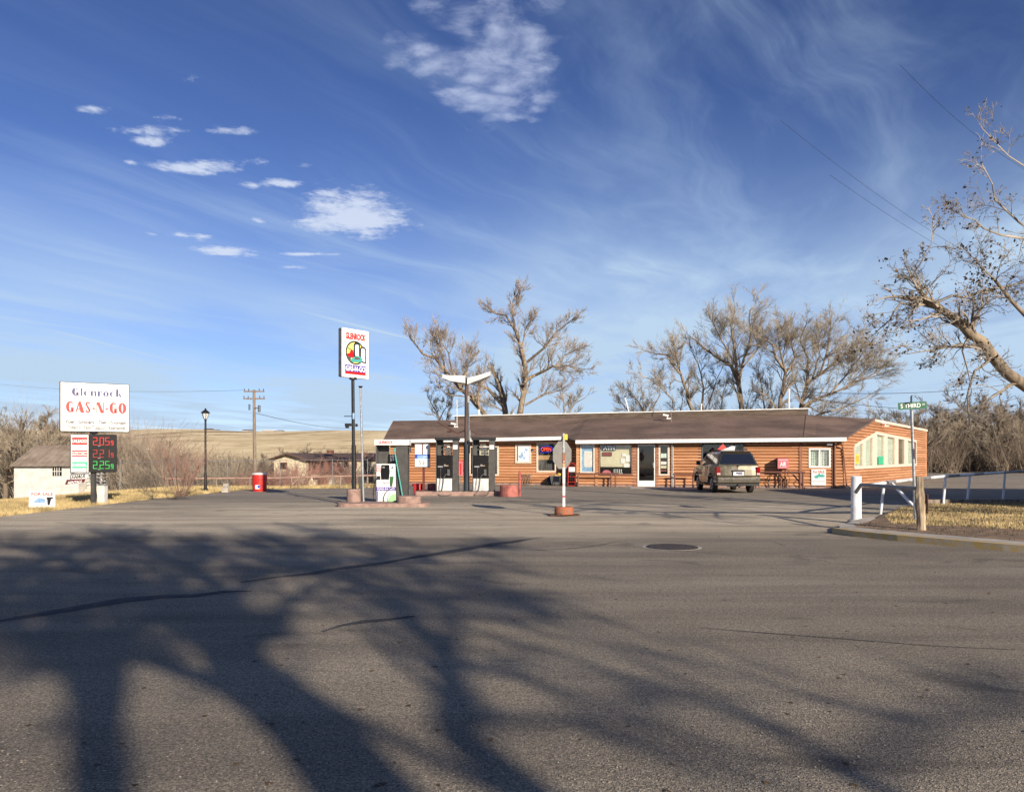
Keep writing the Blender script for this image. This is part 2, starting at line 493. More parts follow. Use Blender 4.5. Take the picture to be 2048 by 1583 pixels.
M['twig_near'] = material('grey_tan_near_twigs', (0.34, 0.29, 0.23), 0.9, var=0.25, scale=1.2)
M['twig_pink'] = material('reddish_twigs', (0.36, 0.20, 0.155), 0.9, var=0.2, scale=0.8)
M['twig_dark'] = material('dark_grey_twigs', (0.20, 0.155, 0.115), 0.9, var=0.25, scale=0.5)
M['twig_white'] = material('pale_tan_twigs', (0.46, 0.39, 0.30), 0.9, var=0.2, scale=1.0)
M['deadleaf'] = material('dead_brown_leaves', (0.10, 0.065, 0.035), 0.9, var=0.3, scale=5)
M['straw'] = material('dry_straw_grass', (0.52, 0.40, 0.19), 0.9, var=0.25, scale=0.9)
M['house_stone'] = material('cream_stone_wall', (0.56, 0.50, 0.36), 0.85, var=0.14, scale=3.2, bump=0.3, fine=0.1)
M['house_brown'] = material('red_brown_siding', (0.17, 0.075, 0.055), 0.8, var=0.15, scale=2, stretch=(3, 3, 0.3))
M['house_roof'] = material('dark_brown_shingle_roof', (0.10, 0.062, 0.052), 0.9, var=0.15, scale=1.5, fine=0.1)
M['shed_roof'] = material('rusty_tin_roof', (0.32, 0.27, 0.22), 0.6, var=0.2, scale=1.2, col2=(0.21, 0.16, 0.125), fine=0.1)
M['shed_wall'] = material('whitewashed_wall', (0.58, 0.57, 0.54), 0.8, var=0.08, scale=1.8, fine=0.05)
M['pale_stucco'] = material('tan_stucco_wall', (0.45, 0.40, 0.32), 0.9, var=0.08, scale=2)
M['glass'] = glass('window_glass', (0.96, 0.98, 0.97), 0.02)
M['darkglass'] = glass('dark_window_glass', (0.45, 0.48, 0.50), 0.04)


def log_material(i, a, b):
    m = material('stained_log_siding_%d' % i, a, 0.62, var=0.1, scale=3.2, col2=b, bump=0.35, bscale=14, stretch=(0.25, 1, 3), fine=0.08)
    return m


LOGS = [log_material(1, (0.54, 0.275, 0.138), (0.42, 0.190, 0.086)), log_material(2, (0.47, 0.232, 0.112), (0.36, 0.160, 0.070)),
        log_material(3, (0.59, 0.315, 0.168), (0.47, 0.225, 0.106))]


def asphalt_material():
    m = bpy.data.materials.new('worn_asphalt'); m.use_nodes = True
    t = NT(m.node_tree)
    tc = t.n('ShaderNodeTexCoord'); p = tc.outputs['Object']
    sep = t.n('ShaderNodeSeparateXYZ'); t.set(sep.inputs[0], p)
    big = t.noise(t.mapping(p, scale=(0.12, 0.30, 1)), 1.0, 5, 0.55)
    mid = t.noise(p, 1.3, 5, 0.6)
    agg = t.noise(p, 62, 3, 0.8)
    agg2 = t.noise(p, 22, 4, 0.75)
    vo = t.n('ShaderNodeTexVoronoi'); t.set(vo.inputs['Vector'], p); vo.inputs['Scale'].default_value = 110
    c = t.mix(t.ss(big, 0.30, 0.70), (0.205, 0.180, 0.146), (0.320, 0.282, 0.228))
    c = t.mix(t.ss(mid, 0.35, 0.70, 0, 0.35), c, (0.34, 0.295, 0.235))
    # pale dust lies on the apron in front of the pumps
    wav = t.math('ADD', sep.outputs[1], t.math('MULTIPLY', t.noise(t.mapping(p, scale=(0.1, 0.1, 1)), 1.0, 3), 6.0))
    dust = t.math('MULTIPLY', t.ss(wav, 17.0, 21.0), t.ss(wav, 34.0, 26.0))
    dust = t.math('MULTIPLY', dust, t.ss(t.noise(t.mapping(p, scale=(0.25, 0.6, 1)), 1.0, 4), 0.25, 0.6, 0.35, 0.95))
    c = t.mix(t.math('MULTIPLY', dust, 0.9), c, (0.64, 0.56, 0.43))
    far = t.ss(sep.outputs[1], 26, 34)
    c = t.mix(t.math('MULTIPLY', far, 0.5), c, (0.36, 0.32, 0.265))
    c = t.mix(1.0, c, t.mix(t.ss(agg, 0.36, 0.66), (0.42, 0.42, 0.43), (1.50, 1.47, 1.42)), 'MULTIPLY')
    c = t.mix(1.0, c, t.mix(t.ss(agg2, 0.34, 0.68), (0.72, 0.72, 0.73), (1.22, 1.21, 1.19)), 'MULTIPLY')
    st = t.math('GREATER_THAN', t.noise(p, 95, 2, 0.6), 0.66)
    c = t.mix(t.math('MULTIPLY', st, 0.75), c, (0.50, 0.46, 0.40))
    wear = t.noise(t.mapping(p, scale=(0.10, 1.3, 1)), 1.0, 5, 0.6, 0.4)
    c = t.mix(1.0, c, t.mix(t.ss(wear, 0.35, 0.65), (0.80, 0.80, 0.81), (1.10, 1.10, 1.09)), 'MULTIPLY')
    # stains
    stn = t.ss(t.noise(t.mapping(p, loc=(4, 2, 0), scale=(0.5, 0.9, 1)), 1.0, 5, 0.65, 0.8), 0.58, 0.68)
    c = t.mix(t.math('MULTIPLY', stn, 0.5), c, (0.07, 0.062, 0.055))
    # hairline cracks
    pw = t.vmath('ADD', p, t.vmath('MULTIPLY', t.vmath('SUBTRACT', t.noise(p, 0.9, 5, 0.7, 0, 'Color'), (0.5, 0.5, 0.5)), (1.6, 1.6, 0)))
    v2 = t.n('ShaderNodeTexVoronoi', feature='DISTANCE_TO_EDGE'); t.set(v2.inputs['Vector'], pw); v2.inputs['Scale'].default_value = 0.16
    ck = t.math('MULTIPLY', t.ss(v2.outputs['Distance'], 0.0035, 0.0008), t.ss(t.noise(p, 0.35, 2), 0.54, 0.62))
    c = t.mix(t.math('MULTIPLY', ck, 0.45), c, (0.06, 0.05, 0.045))
    bs = t.n('ShaderNodeBsdfPrincipled'); t.set(bs.inputs['Base Color'], c)
    bs.inputs['Roughness'].default_value = 0.88
    bs.inputs['Specular IOR Level'].default_value = 0.3
    bn = t.n('ShaderNodeBump'); bn.inputs['Strength'].default_value = 0.9; bn.inputs['Distance'].default_value = 0.012
    t.set(bn.inputs['Height'], t.math('ADD', t.noise(p, 60, 4, 0.8), t.math('MULTIPLY', vo.outputs['Distance'], 0.6)))
    t.set(bs.inputs['Normal'], bn.outputs[0])
    out = t.n('ShaderNodeOutputMaterial'); t.set(out.inputs[0], bs.outputs[0])
    return m


def terrain_material():
    m = bpy.data.materials.new('dry_ground'); m.use_nodes = True
    t = NT(m.node_tree)
    tc = t.n('ShaderNodeTexCoord'); p = tc.outputs['Object']
    sep = t.n('ShaderNodeSeparateXYZ'); t.set(sep.inputs[0], p)
    a = t.noise(t.mapping(p, scale=(0.02, 0.012, 0.05)), 1.0, 8, 0.62)
    b = t.noise(p, 2.2, 6, 0.65)
    hill = t.mix(t.ss(a, 0.36, 0.66), (0.60, 0.47, 0.27), (0.82, 0.68, 0.43))
    near = t.mix(t.ss(b, 0.38, 0.62), (0.25, 0.185, 0.115), (0.45, 0.345, 0.19))
    c = t.mix(t.ss(sep.outputs[1], 70, 180), near, hill)
    # scrub patches on the far slope
    sc = t.ss(t.noise(t.mapping(p, scale=(0.05, 0.018, 1)), 1.0, 6, 0.7), 0.52, 0.62)
    c = t.mix(t.math('MULTIPLY', t.math('MULTIPLY', sc, t.ss(sep.outputs[1], 150, 260)), 0.6), c, (0.30, 0.22, 0.12))
    c = t.mix(1.0, c, t.mix(t.noise(p, 30, 3, 0.7), (0.75, 0.75, 0.75), (1.2, 1.2, 1.2)), 'MULTIPLY')
    bs = t.n('ShaderNodeBsdfPrincipled'); t.set(bs.inputs['Base Color'], c); bs.inputs['Roughness'].default_value = 0.95
    bs.inputs['Specular IOR Level'].default_value = 0.1
    bn = t.n('ShaderNodeBump'); bn.inputs['Strength'].default_value = 0.6; bn.inputs['Distance'].default_value = 0.05
    t.set(bn.inputs['Height'], t.noise(p, 9, 6, 0.75)); t.set(bs.inputs['Normal'], bn.outputs[0])
    out = t.n('ShaderNodeOutputMaterial'); t.set(out.inputs[0], bs.outputs[0])
    return m


M['asphalt'] = asphalt_material()
M['terrain'] = terrain_material()
M['tar'] = material('tar_sealant', (0.085, 0.082, 0.088), 0.92, spec=.1, var=0.12, scale=6, fine=0.1)
M['patch'] = material('dark_asphalt_patch', (0.10, 0.093, 0.09), 0.85, var=0.12, scale=4, bump=0.5, bscale=70, fine=0.25)
M['yellowkerb'] = material('chipped_yellow_kerb_paint', (0.46, 0.31, 0.09), 0.85, var=0.1, scale=7, col2=(0.40, 0.35, 0.28), bump=0.3, bscale=50, fine=0.1)
M['dirt'] = material('bare_dirt', (0.23, 0.155, 0.095), 0.95, var=0.25, scale=4, bump=0.8, bscale=25, fine=0.2)


# ------------------------------------------------------------------ ground
def smooth(x):
    x = np.clip(x, 0, 1)
    return x * x * (3 - 2 * x)


def zg(X, Y):
    X = np.asarray(X, float); Y = np.asarray(Y, float)
    d1 = np.maximum(-14.6 - X, 0)                       # beyond the left road edge
    d2 = -( (X + 8.5) * 0.97 - (Y - 41) * 0.25 )        # left of the line that runs back behind the store
    d2 = np.minimum(np.maximum(d2, 0), np.maximum(Y - 40.5, 0) * 1.2)
    d = np.maximum(d1 * smooth((Y - 14) / 12.0), d2)
    z = -1.9 * smooth(d / 30.0)
    z = z - 0.8 * smooth((Y - 95) / 60.0) * smooth((20 - X) / 20.0)
    hill = 30.5 * smooth((Y - 230) / 520.0)
    hill = hill + smooth((Y - 260) / 200) * (1.6 * np.sin(X / 61 + 1.0) * np.sin(Y / 83) + 0.9 * np.sin(X / 23 + Y / 47) + 0.8 * np.sin(X / 95 + 2.2))
    hill = hill * np.where(Y > 0, 1, 0)
    return z + hill


def sheet(name, poly, z, mat, kind='structure', thick=None):
    mb = MB()
    if thick:
        mb.prism(poly, z - thick, z, 'z')
    else:
        mb.poly([(x, y, z) for x, y in poly])
    o = build(mb, name, mat)
    o['kind'] = kind
    return o


def make_ground():
    xs = np.concatenate([np.linspace(-1400, -130, 34), np.linspace(-120, 120, 121), np.linspace(130, 1400, 34)])
    ys = np.concatenate([np.linspace(-60, 120, 91), np.linspace(126, 300, 30), np.linspace(310, 1000, 70), np.linspace(1040, 2600, 14)])
    X, Y = np.meshgrid(xs, ys)
    Z = zg(X, Y) - 0.03
    rg = np.random.RandomState(3)
    off = (X < -15.5) | (Y > 42)
    Z = Z + np.where(off & (Y > 16), rg.uniform(-0.05, 0.03, X.shape), 0)
    V = np.stack([X, Y, Z], -1).reshape(-1, 3)
    nx, ny = len(xs), len(ys)
    i = np.arange(nx - 1)[None, :] + np.arange(ny - 1)[:, None] * nx
    Fq = np.stack([i, i + 1, i + nx + 1, i + nx], -1).reshape(-1, 4)
    me = mesh_np('ground', V, Fq)
    me.polygons.foreach_set('use_smooth', [True] * len(me.polygons))
    o = link('ground', me, M['terrain']); o['kind'] = 'structure'


make_ground()
rnd = random.Random(11)
edge = []
base_edge = [(-60, 17.2), (-24, 18.0), (-17, 19.3), (-14.0, 21.6), (-13.9, 24.8), (-14.1, 28.6), (-13.7, 31.6), (-13.3, 36.8), (-11.6, 39.0), (-7.2, 40.2)]
for a, b in zip(base_edge, base_edge[1:]):
    n = max(2, int(math.dist(a, b) / 0.7))
    for k in range(n):
        f = k / n
        edge.append((a[0] + (b[0] - a[0]) * f + rnd.uniform(-.10, .10), a[1] + (b[1] - a[1]) * f + rnd.uniform(-.10, .10)))
sheet('road', edge + [(-7.2, 41.5), (-2, 62), (24, 68), (28, 124), (90, 116), (90, -40), (-60, -40)], 0.0, M['asphalt'])
# a lighter worn joint, tar sealed cracks, patches and one painted shadow strip: sheets of their own on the asphalt


def ribbon(name, pts, w, z, mat):
    rr = random.Random(len(pts) * 7 + int(w * 100))
    L = []; Rr = []
    P = []
    for a, b in zip(pts, pts[1:]):
        n = max(2, int(math.dist(a, b) / 0.35))
        for k in range(n):
            f = k / n
            P.append((a[0] + (b[0] - a[0]) * f, a[1] + (b[1] - a[1]) * f))
    P.append(pts[-1])
    for i, p in enumerate(P):
        q = P[min(i + 1, len(P) - 1)]; o = P[max(i - 1, 0)]
        dx, dy = q[0] - o[0], q[1] - o[1]; l = math.hypot(dx, dy) or 1
        wa = w * (0.55 + 0.9 * rr.random()) * min(1, 0.25 + i / 5, 0.25 + (len(P) - 1 - i) / 5) / 2
        j = rr.uniform(-.3, .3) * w
        L.append((p[0] - dy / l * (wa + j), p[1] + dx / l * (wa + j))); Rr.append((p[0] + dy / l * (wa - j), p[1] - dx / l * (wa - j)))
    mb = MB()
    n = len(P)
    mb.add([(x, y, z) for x, y in L + Rr], [(i, n + i, n + i + 1, i + 1) for i in range(n - 1)])
    o = build(mb, name, mat); o['kind'] = 'structure'


def gps(*pp):
    return [tuple(gp(x, y)[:2]) for x, y in pp]


ribbon('tar_seal', gps((1085, 1074), (900, 1102), (760, 1126), (620, 1146), (480, 1164)), 0.22, 0.004, M['tar'])
ribbon('tar_seal', gps((500, 1180), (390, 1190), (250, 1200), (85, 1226), (-60, 1250)), 0.24, 0.004, M['tar'])
ribbon('tar_seal', gps((640, 1262), (735, 1243), (830, 1232)), 0.20, 0.004, M['tar'])
ribbon('crack_and_shadow', gps((1400, 1255), (1500, 1263), (1700, 1278), (1850, 1291), (2060, 1300)), 0.030, 0.004, M['tar'])
ribbon('crack_and_shadow', gps((1240, 1082), (1180, 1093), (1120, 1098), (1060, 1100)), 0.05, 0.004, M['tar'])
ribbon('crack_and_shadow', gps((1545, 1082), (1560, 1088), (1572, 1092)), 0.05, 0.004, M['tar'])
ribbon('crack_and_shadow', gps((940, 1022), (980, 1026), (1012, 1031)), 0.07, 0.004, M['tar'])  # dark strip painted where the stop sign's shadow falls
ribbon('crack_and_shadow', gps((1290, 1098), (1390, 1104), (1450, 1102)), 0.05, 0.004, M['tar'])
ribbon('crack_and_shadow', gps((1300, 1075), (1360, 1080), (1420, 1080)), 0.04, 0.004, M['concrete'])
sheet('doorstep_slab', [(6.0, 38.6), (9.6, 37.8), (9.9, 40.9), (6.5, 41.7)], 0.012, M['concrete'])

# corner patch on the right: kerb, dirt, grass
kerb_out = [(8.6, 18.95), (7.9, 17.9), (7.05, 16.75), (6.78, 16.1), (6.95, 15.4), (7.4, 14.6), (7.95, 13.8), (8.45, 13.1), (9.4, 11.9), (11, 10.2), (14, 7.6), (20, 4.0)]
kerb_in = [(8.95, 18.7), (8.3, 17.7), (7.6, 16.9), (7.35, 16.2), (7.55, 15.7), (8.0, 15.0), (8.55, 14.2), (9.05, 13.5), (10.0, 12.3), (11.6, 10.6), (14.5, 8.0), (20.4, 4.4)]


def strip_block(name, A, B, z0, z1, mat, kind='structure'):
    mb = MB(); n = len(A)
    v = [(x, y, z1) for x, y in A] + [(x, y, z1) for x, y in B] + [(x, y, z0) for x, y in A] + [(x, y, z0) for x, y in B]
    f = []
    for i in range(n - 1):
        f += [(i, i + 1, n + i + 1, n + i), (2 * n + i, 2 * n + i + 1, i + 1, i), (n + i, n + i + 1, 3 * n + i + 1, 3 * n + i)]
    f += [(0, n, 3 * n, 2 * n), (n - 1, 3 * n - 1, 4 * n - 1, 2 * n - 1)]
    mb.add(v, f)
    o = build(mb, name, mat); o['kind'] = kind
    return o


kerb_mid = [((a[0] * 0.68 + b[0] * .32), (a[1] * .68 + b[1] * .32)) for a, b in zip(kerb_out, kerb_in)]
strip_block('kerb', kerb_out[3:], kerb_mid[3:], -0.02, 0.118, M['yellowkerb'])
strip_block('kerb_walk', kerb_mid, kerb_in, -0.02, 0.12, M['concrete'])
sheet('corner_dirt', kerb_in[::-1] + [(9.4, 19.4), (11.4, 22.4), (13.4, 24.7), (22, 25.6), (46, 27), (46, 2)], 0.116, M['dirt'], thick=0.12)
strip_block('far_kerb', [(13.3, 24.9), (22, 25.8), (46, 27.2)], [(13.2, 25.15), (22, 26.05), (46, 27.45)], -0.02, 0.13, M['concrete'])


def blades(name, n, region, h, w, mat, seed, label=None, curl=0.5, zf=None):
    rg = np.random.RandomState(seed)
    P = region(rg, n)
    n = len(P)
    z = (zf(P[:, 0], P[:, 1]) if zf else np.zeros(n))
    a = rg.uniform(0, 2 * np.pi, n); hh = h * rg.uniform(0.35, 1.2, n); ww = w * rg.uniform(0.6, 1.4, n)
    lean = rg.uniform(-curl, curl, (n, 2)) * hh[:, None]
    b0 = np.stack([P[:, 0] - np.cos(a) * ww, P[:, 1] - np.sin(a) * ww, z], 1)
    b1 = np.stack([P[:, 0] + np.cos(a) * ww, P[:, 1] + np.sin(a) * ww, z], 1)
    tp = np.stack([P[:, 0] + lean[:, 0], P[:, 1] + lean[:, 1], z + hh], 1)
    V = np.stack([b0, b1, tp], 1).reshape(-1, 3)
    Fq = np.arange(3 * n).reshape(-1, 3)
    o = link(name, mesh_np(name, V, Fq), mat)
    tag(o, label, None, None, 'stuff')
    return o


def in_poly(P, poly):
    x, y = P[:, 0], P[:, 1]; ins = np.zeros(len(P), bool)
    for (x0, y0), (x1, y1) in zip(poly, poly[1:] + poly[:1]):
        c = ((y0 > y) != (y1 > y)) & (x < (x1 - x0) * (y - y0) / ((y1 - y0) or 1e-9) + x0)
        ins ^= c
    return ins


def clump(P, rg, thr, s=1.3):
    f = np.sin(P[:, 0] * s + 1.7 * np.sin(P[:, 1] * s * 0.9)) * np.sin(P[:, 1] * s * 1.3 + 2 * np.sin(P[:, 0] * s * 0.6)) + rg.uniform(-.7, .7, len(P))
    return P[f > thr]


gpoly = [(8.6, 17.2), (9.4, 19.2), (11.5, 22.4), (13.5, 24.7), (22, 25.5), (22, 15.0), (13, 14.4), (10.6, 15.6)]


def reg_corner(rg, n):
    P = np.stack([rg.uniform(7, 22, n), rg.uniform(13, 26, n)], 1)
    return clump(P[in_poly(P, gpoly)], rg, -0.75, 2.1)


blades('grass', 130000, reg_corner, 0.065, 0.0055, M['straw'], 5, 'short dry straw coloured grass on the corner patch', zf=lambda x, y: np.full(len(x), 0.115))


def reg_corner2(rg, n):
    P = np.stack([rg.uniform(7, 16, n), rg.uniform(11, 19, n)], 1)
    pol = kerb_in[::-1] + [(9.4, 19.4), (16, 19.4), (16, 11)]
    return clump(P[in_poly(P, pol)], rg, 0.45, 2.3)


blades('dead_grass', 9000, reg_corner2, 0.05, 0.008, M['deadleaf'], 6, 'dark dead grass and leaf litter on the bare dirt by the kerb', zf=lambda x, y: np.full(len(x), 0.115))


def reg_left(rg, n):
    Y = rg.uniform(19.5, 46, n); X = -13.9 - rg.uniform(0, 1, n) ** 1.4 * (Y * 0.30 + 2)
    X = np.where(Y > 38.8, -7.5 - rg.uniform(0, 1, n) * 22, X)
    P = np.stack([X, Y], 1)
    P = P[~((P[:, 1] > 38.8) & (P[:, 0] > -12) & (P[:, 1] < 40.2))]
    return clump(P, rg, -0.35, 0.9)


blades('dry_grass', 110000, reg_left, 0.16, 0.010, M['straw'], 8, 'patchy dry yellow grass along the left road edge', zf=lambda x, y: zg(x, y) - 0.04)

# manhole
mh = thing('manhole_cover', 'dark round iron manhole cover set in the street', 'manhole cover', tuple(gp(1344, 1094)))
b = MB().lathe([(0.0, 0.004), (0.46, 0.004), (0.46, 0.016), (0.0, 0.016)], n=32); build(b, 'rim', M['manhole'], mh)
b = MB()
for i in range(-5, 6):
    for j in range(-5, 6):
        if (i * i + j * j) < 27:
            b.box(i * .075 - .024, i * .075 + .024, j * .075 - .024, j * .075 + .024, 0.0165, 0.024)
build(b, 'cover_studs', M['manhole'], mh)['kind'] = 'stuff'
b = MB(); b.lathe([(0.46, 0.0045), (0.52, 0.0045), (0.52, 0.006), (0.46, 0.006)], n=28); build(b, 'collar', M['concrete'], mh)
# ------------------------------------------------------------------ the store
SO = Vector((3.62, 42.7)); SU = Vector((0.9761, -0.2173)); SV = Vector((0.2173, 0.9761))
SRZ = math.atan2(SU.y, SU.x)
store = thing('log_store', 'long single storey store clad in orange brown logs under a brown shingle roof', 'store', (SO.x, SO.y, 0), SRZ)


def sl(px, py, d):
    """point of the plane y=d of the store's own axes shown at px, py -> (x, z)"""
    k = (px - 1024) / F
    Y = (d + SO.dot(SV)) / (k * SV.x + SV.y)
    return (k * Y - SO.x) * SU.x + (Y - SO.y) * SU.y, EYE - (py - HZ) * Y / F


def toloc(p):
    rel = Vector((p[0] - SO.x, p[1] - SO.y))
    return rel.dot(SU), rel.dot(SV)


COURSE = 0.165
log_rnd = random.Random(4)


def log_wall(parent, p0, p1, top, holes, name='wall', z_base=0.10, base_mat=None):
    """logs from p0 to p1 (left to right as seen), top(s) gives the height, holes are convex polygons (s, z)"""
    p0 = Vector(p0); p1 = Vector(p1); L = (p1 - p0).length; u = (p1 - p0) / L; nrm = Vector((u.y, -u.x))
    mb = MB()
    q0 = p0 + nrm * 0.02; q1 = p1 + nrm * 0.02; r1 = p1 - nrm * 0.10; r0 = p0 - nrm * 0.10
    mb.prism([tuple(q0), tuple(q1), tuple(r1), tuple(r0)], -0.05, z_base, 'z')
    w = build(mb, name, base_mat or M['brownconc'], parent)
    z = z_base
    row = 0
    while True:
        z1 = z + COURSE; zc = (z + z1) / 2
        spans = []
        N = 240
        xs = [L * i / N for i in range(N + 1)]
        ok = [top(s) >= zc + 0.02 for s in xs]
        i = 0
        while i <= N:
            if ok[i]:
                j = i
                while j < N and ok[j + 1]:
                    j += 1
                if j > i:
                    spans.append((xs[i], xs[j]))
                i = j
            i += 1
        if not spans:
            break
        for h in holes:
            xsn = []
            for (a, b) in zip(h, h[1:] + h[:1]):
                if (a[1] - zc) * (b[1] - zc) <= 0 and a[1] != b[1]:
                    xsn.append(a[0] + (b[0] - a[0]) * (zc - a[1]) / (b[1] - a[1]))
            if len(xsn) >= 2:
                lo, hi = min(xsn), max(xsn); ns = []
                for (a, b) in spans:
                    if hi <= a or lo >= b: ns.append((a, b)); continue
                    if lo > a: ns.append((a, lo))
                    if hi < b: ns.append((hi, b))
                spans = ns
        for (a, b) in spans:
            if b - a < 0.03: continue
            cuts = [a]
            x = a + log_rnd.uniform(2.2, 5.5)
            while x < b - 1.0:
                cuts.append(x); x += log_rnd.uniform(3.5, 5.5)
            cuts.append(b)
            for s0, s1 in zip(cuts, cuts[1:]):
                jit = log_rnd.uniform(-.004, .004)
                prof = [(-.09, z), (-.012, z + .004), (.040 + jit, z + .22 * COURSE), (.058 + jit, z + .5 * COURSE), (.042 + jit, z + .80 * COURSE), (-.012, z1 - .004), (-.09, z1)]
                v = []
                for s in (s0 + .002, s1 - .002):
                    for (t, zz) in prof:
                        p = p0 + u * s + nrm * t
                        v.append((p.x, p.y, zz))
                n = len(prof)
                m2 = MB().add(v, [tuple(range(n))[::-1], tuple(range(n, 2 * n))] + [(i, (i + 1) % n, n + (i + 1) % n, n + i) for i in range(n)])
                build(m2, 'log', log_rnd.choice(LOGS), w)
        z = z1; row += 1
        if row > 40: break
    return w


def rect(px0, px1, py0, py1, d):
    x0, z1 = sl(px0, py0, d); x1, z0 = sl(px1, py1, d)
    return x0, x1, z0, z1


def window(name, r, d, fmat, fw=0.09, gmat=None, proud=0.07, sill=True, label=None):
    """frame with a pane as its child; r = x0,x1,z0,z1 outer"""
    x0, x1, z0, z1 = r
    mb = MB()
    y0, y1 = d - proud, d + 0.06
    mb.box(x0, x1, y0, y1, z1 - fw, z1); mb.box(x0, x1, y0, y1, z0, z0 + fw)
    mb.box(x0, x0 + fw, y0, y1, z0 + fw, z1 - fw); mb.box(x1 - fw, x1, y0, y1, z0 + fw, z1 - fw)
    f = build(mb, name, fmat, store, bevel=0.008)
    if label: f['label'] = label
    g = MB().box(x0 + fw, x1 - fw, d - 0.008, d, z0 + fw, z1 - fw)
    build(g, 'pane', gmat or M['glass'], f)
    return f


def holes_of(rs, xstart, inset=0.04):
    return [[(x0 + inset - xstart, z0 + inset), (x1 - inset - xstart, z0 + inset), (x1 - inset - xstart, z1 - inset), (x0 + inset - xstart, z1 - inset)] for x0, x1, z0, z1 in rs]


DA = 1.56
ax0 = sl(781, 900, DA)[0]
bx1 = sl(1686, 900, 0)[0]
# --- left (set back) wall
rA1 = rect(938, 998, 891, 951, DA); rA2 = rect(1073, 1113, 884, 944, DA); rA3 = rect(1031, 1063, 888, 926, DA)
log_wall(store, (ax0, DA), (0.2, DA), lambda s: 2.72, holes_of([rA1, rA2], ax0))
w1 = window('window', rA1, DA, M['cream'], 0.10)
w2 = window('window', rA2, DA, M['cream'], 0.10)
b = MB().box(rA1[0] + .55, rA1[1] - .12, DA + .25, DA + .27, rA1[2], rA1[3]); build(b, 'blind', M['blind'], store)
x0, x1, z0, z1 = rA2
b = MB()
for i in range(14):
    xx = x0 + .1 + (x1 - x0 - .2) * i / 14
    b.box(xx, xx + (x1 - x0 - .2) / 14, DA + .10 + .03 * (i % 2), DA + .12 + .03 * (i % 2), z0 + .1, z0 + .72)
build(b, 'curtain', M['curtain'], w2)
b = MB().box(x0 + .1, x1 - .1, DA + .04, DA + .07, z0 + .72, z0 + 1.0); build(b, 'shelf_board', M['tan'], w2)
# --- right (forward) wall
rB1 = rect(1160, 1190, 887, 946, 0); rB2 = rect(1197, 1266, 887, 950, 0); rD = rect(1273, 1313, 886, 966, 0)
rB3 = rect(1317, 1339, 888, 951, 0); rB4 = rect(1403, 1489, 886, 938, 0); rB5 = rect(1617, 1661, 896, 935, 0)
rDh = (rD[0], rD[1], -0.2, rD[3])
log_wall(store, (0, 0), (bx1, 0), lambda s: 2.48, holes_of([rB1, rB2, rDh, rB3, rB4, rB5], 0))
b = MB().box(0, .09, .05, DA, 0, 2.5); build(b, 'return_wall', LOGS[0], store)
wB1 = window('window', rB1, 0, M['cream'], 0.09)
wB2 = window('window', rB2, 0, M['trim_brown'], 0.08)
wB3 = window('window', rB3, 0, M['cream'], 0.10)
wB4 = window('window', rB4, 0, M['darkgrey'], 0.07, M['darkglass'])
wB5 = window('window', rB5, 0, M['white'], 0.09)
x0, x1, z0, z1 = rB1
b = MB().box(x0 + .09, x1 - .09, .03, .04, z0 + .09, z1 - .09); build(b, 'poster', M['bluewin'], wB1)
b = MB().box(x0 + .24, x1 - .14, .018, .028, z0 + .35, z1 - .42); build(b, 'notice', M['paper'], wB1)
b = MB()
for i in range(7):
    b.box(x0 + .30, x1 - .20 - .05 * (i % 3), .012, .016, z1 - .56 - i * .11, z1 - .53 - i * .11)
build(b, 'print', M['palered'], wB1)
x0, x1, z0, z1 = rB2
b = MB().box(x0 + .10, x1 - .10, .09, .10, z0 + .46, z1 - .07); build(b, 'blind', M['blind'], wB2)
b = MB().box(x0 + .2, x0 + .95, .018, .028, z1 - .38, z1 - .10); s1 = build(b, 'atm_sign', M['jet'], wB2)
lettering('ATM', x0 + .25, x0 + .90, z1 - .34, z1 - .14, .016, M['letter_white'], wB2, .04)
b = MB().box(x0 + .22, x0 + .75, .018, .028, z1 - .68, z1 - .46); build(b, 'red_sign', M['maroon'], wB2)
b = MB()
for i in range(6):
    b.box(x0 + .27 + i * .07, x0 + .31 + i * .07, .012, .016, z1 - .62 + .02 * (i % 2), z1 - .54 + .03 * ((i * 3) % 2))
build(b, 'script', M['letter_red'], wB2)
for (a, c, e, g) in [(1.22, 1.48, .66, .92), (1.50, 1.78, .74, 1.12), (1.38, 1.72, .44, .64), (1.30, 1.50, 1.05, 1.2)]:
    if x0 + c < x1 - .1:
        b = MB().box(x0 + a, x0 + c, .05, .056, z0 + e, z0 + g); build(b, 'notice', M['paper'], wB2)
b = MB().lathe([(0, 0), (.20, 0), (.20, .01), (0, .01)], n=16).xf(Matrix.Translation((x0 + .45, .05, z0 + .13)) @ Matrix.Rotation(R(90), 4, 'X') @ Matrix.Diagonal((1.2, .8, 1, 1)))
build(b, 'red_oval_sign', M['pinkred'], wB2)
b = MB()
for i in range(5):
    b.box(x0 + .85 + i * .1, x0 + .88 + i * .1, .05, .056, z0 + .14, z0 + .34)
b.box(x0 + .82, x0 + 1.34, .05, .056, z0 + .10, z0 + .12)
build(b, 'window_drawing', M['letter_white'], wB2)
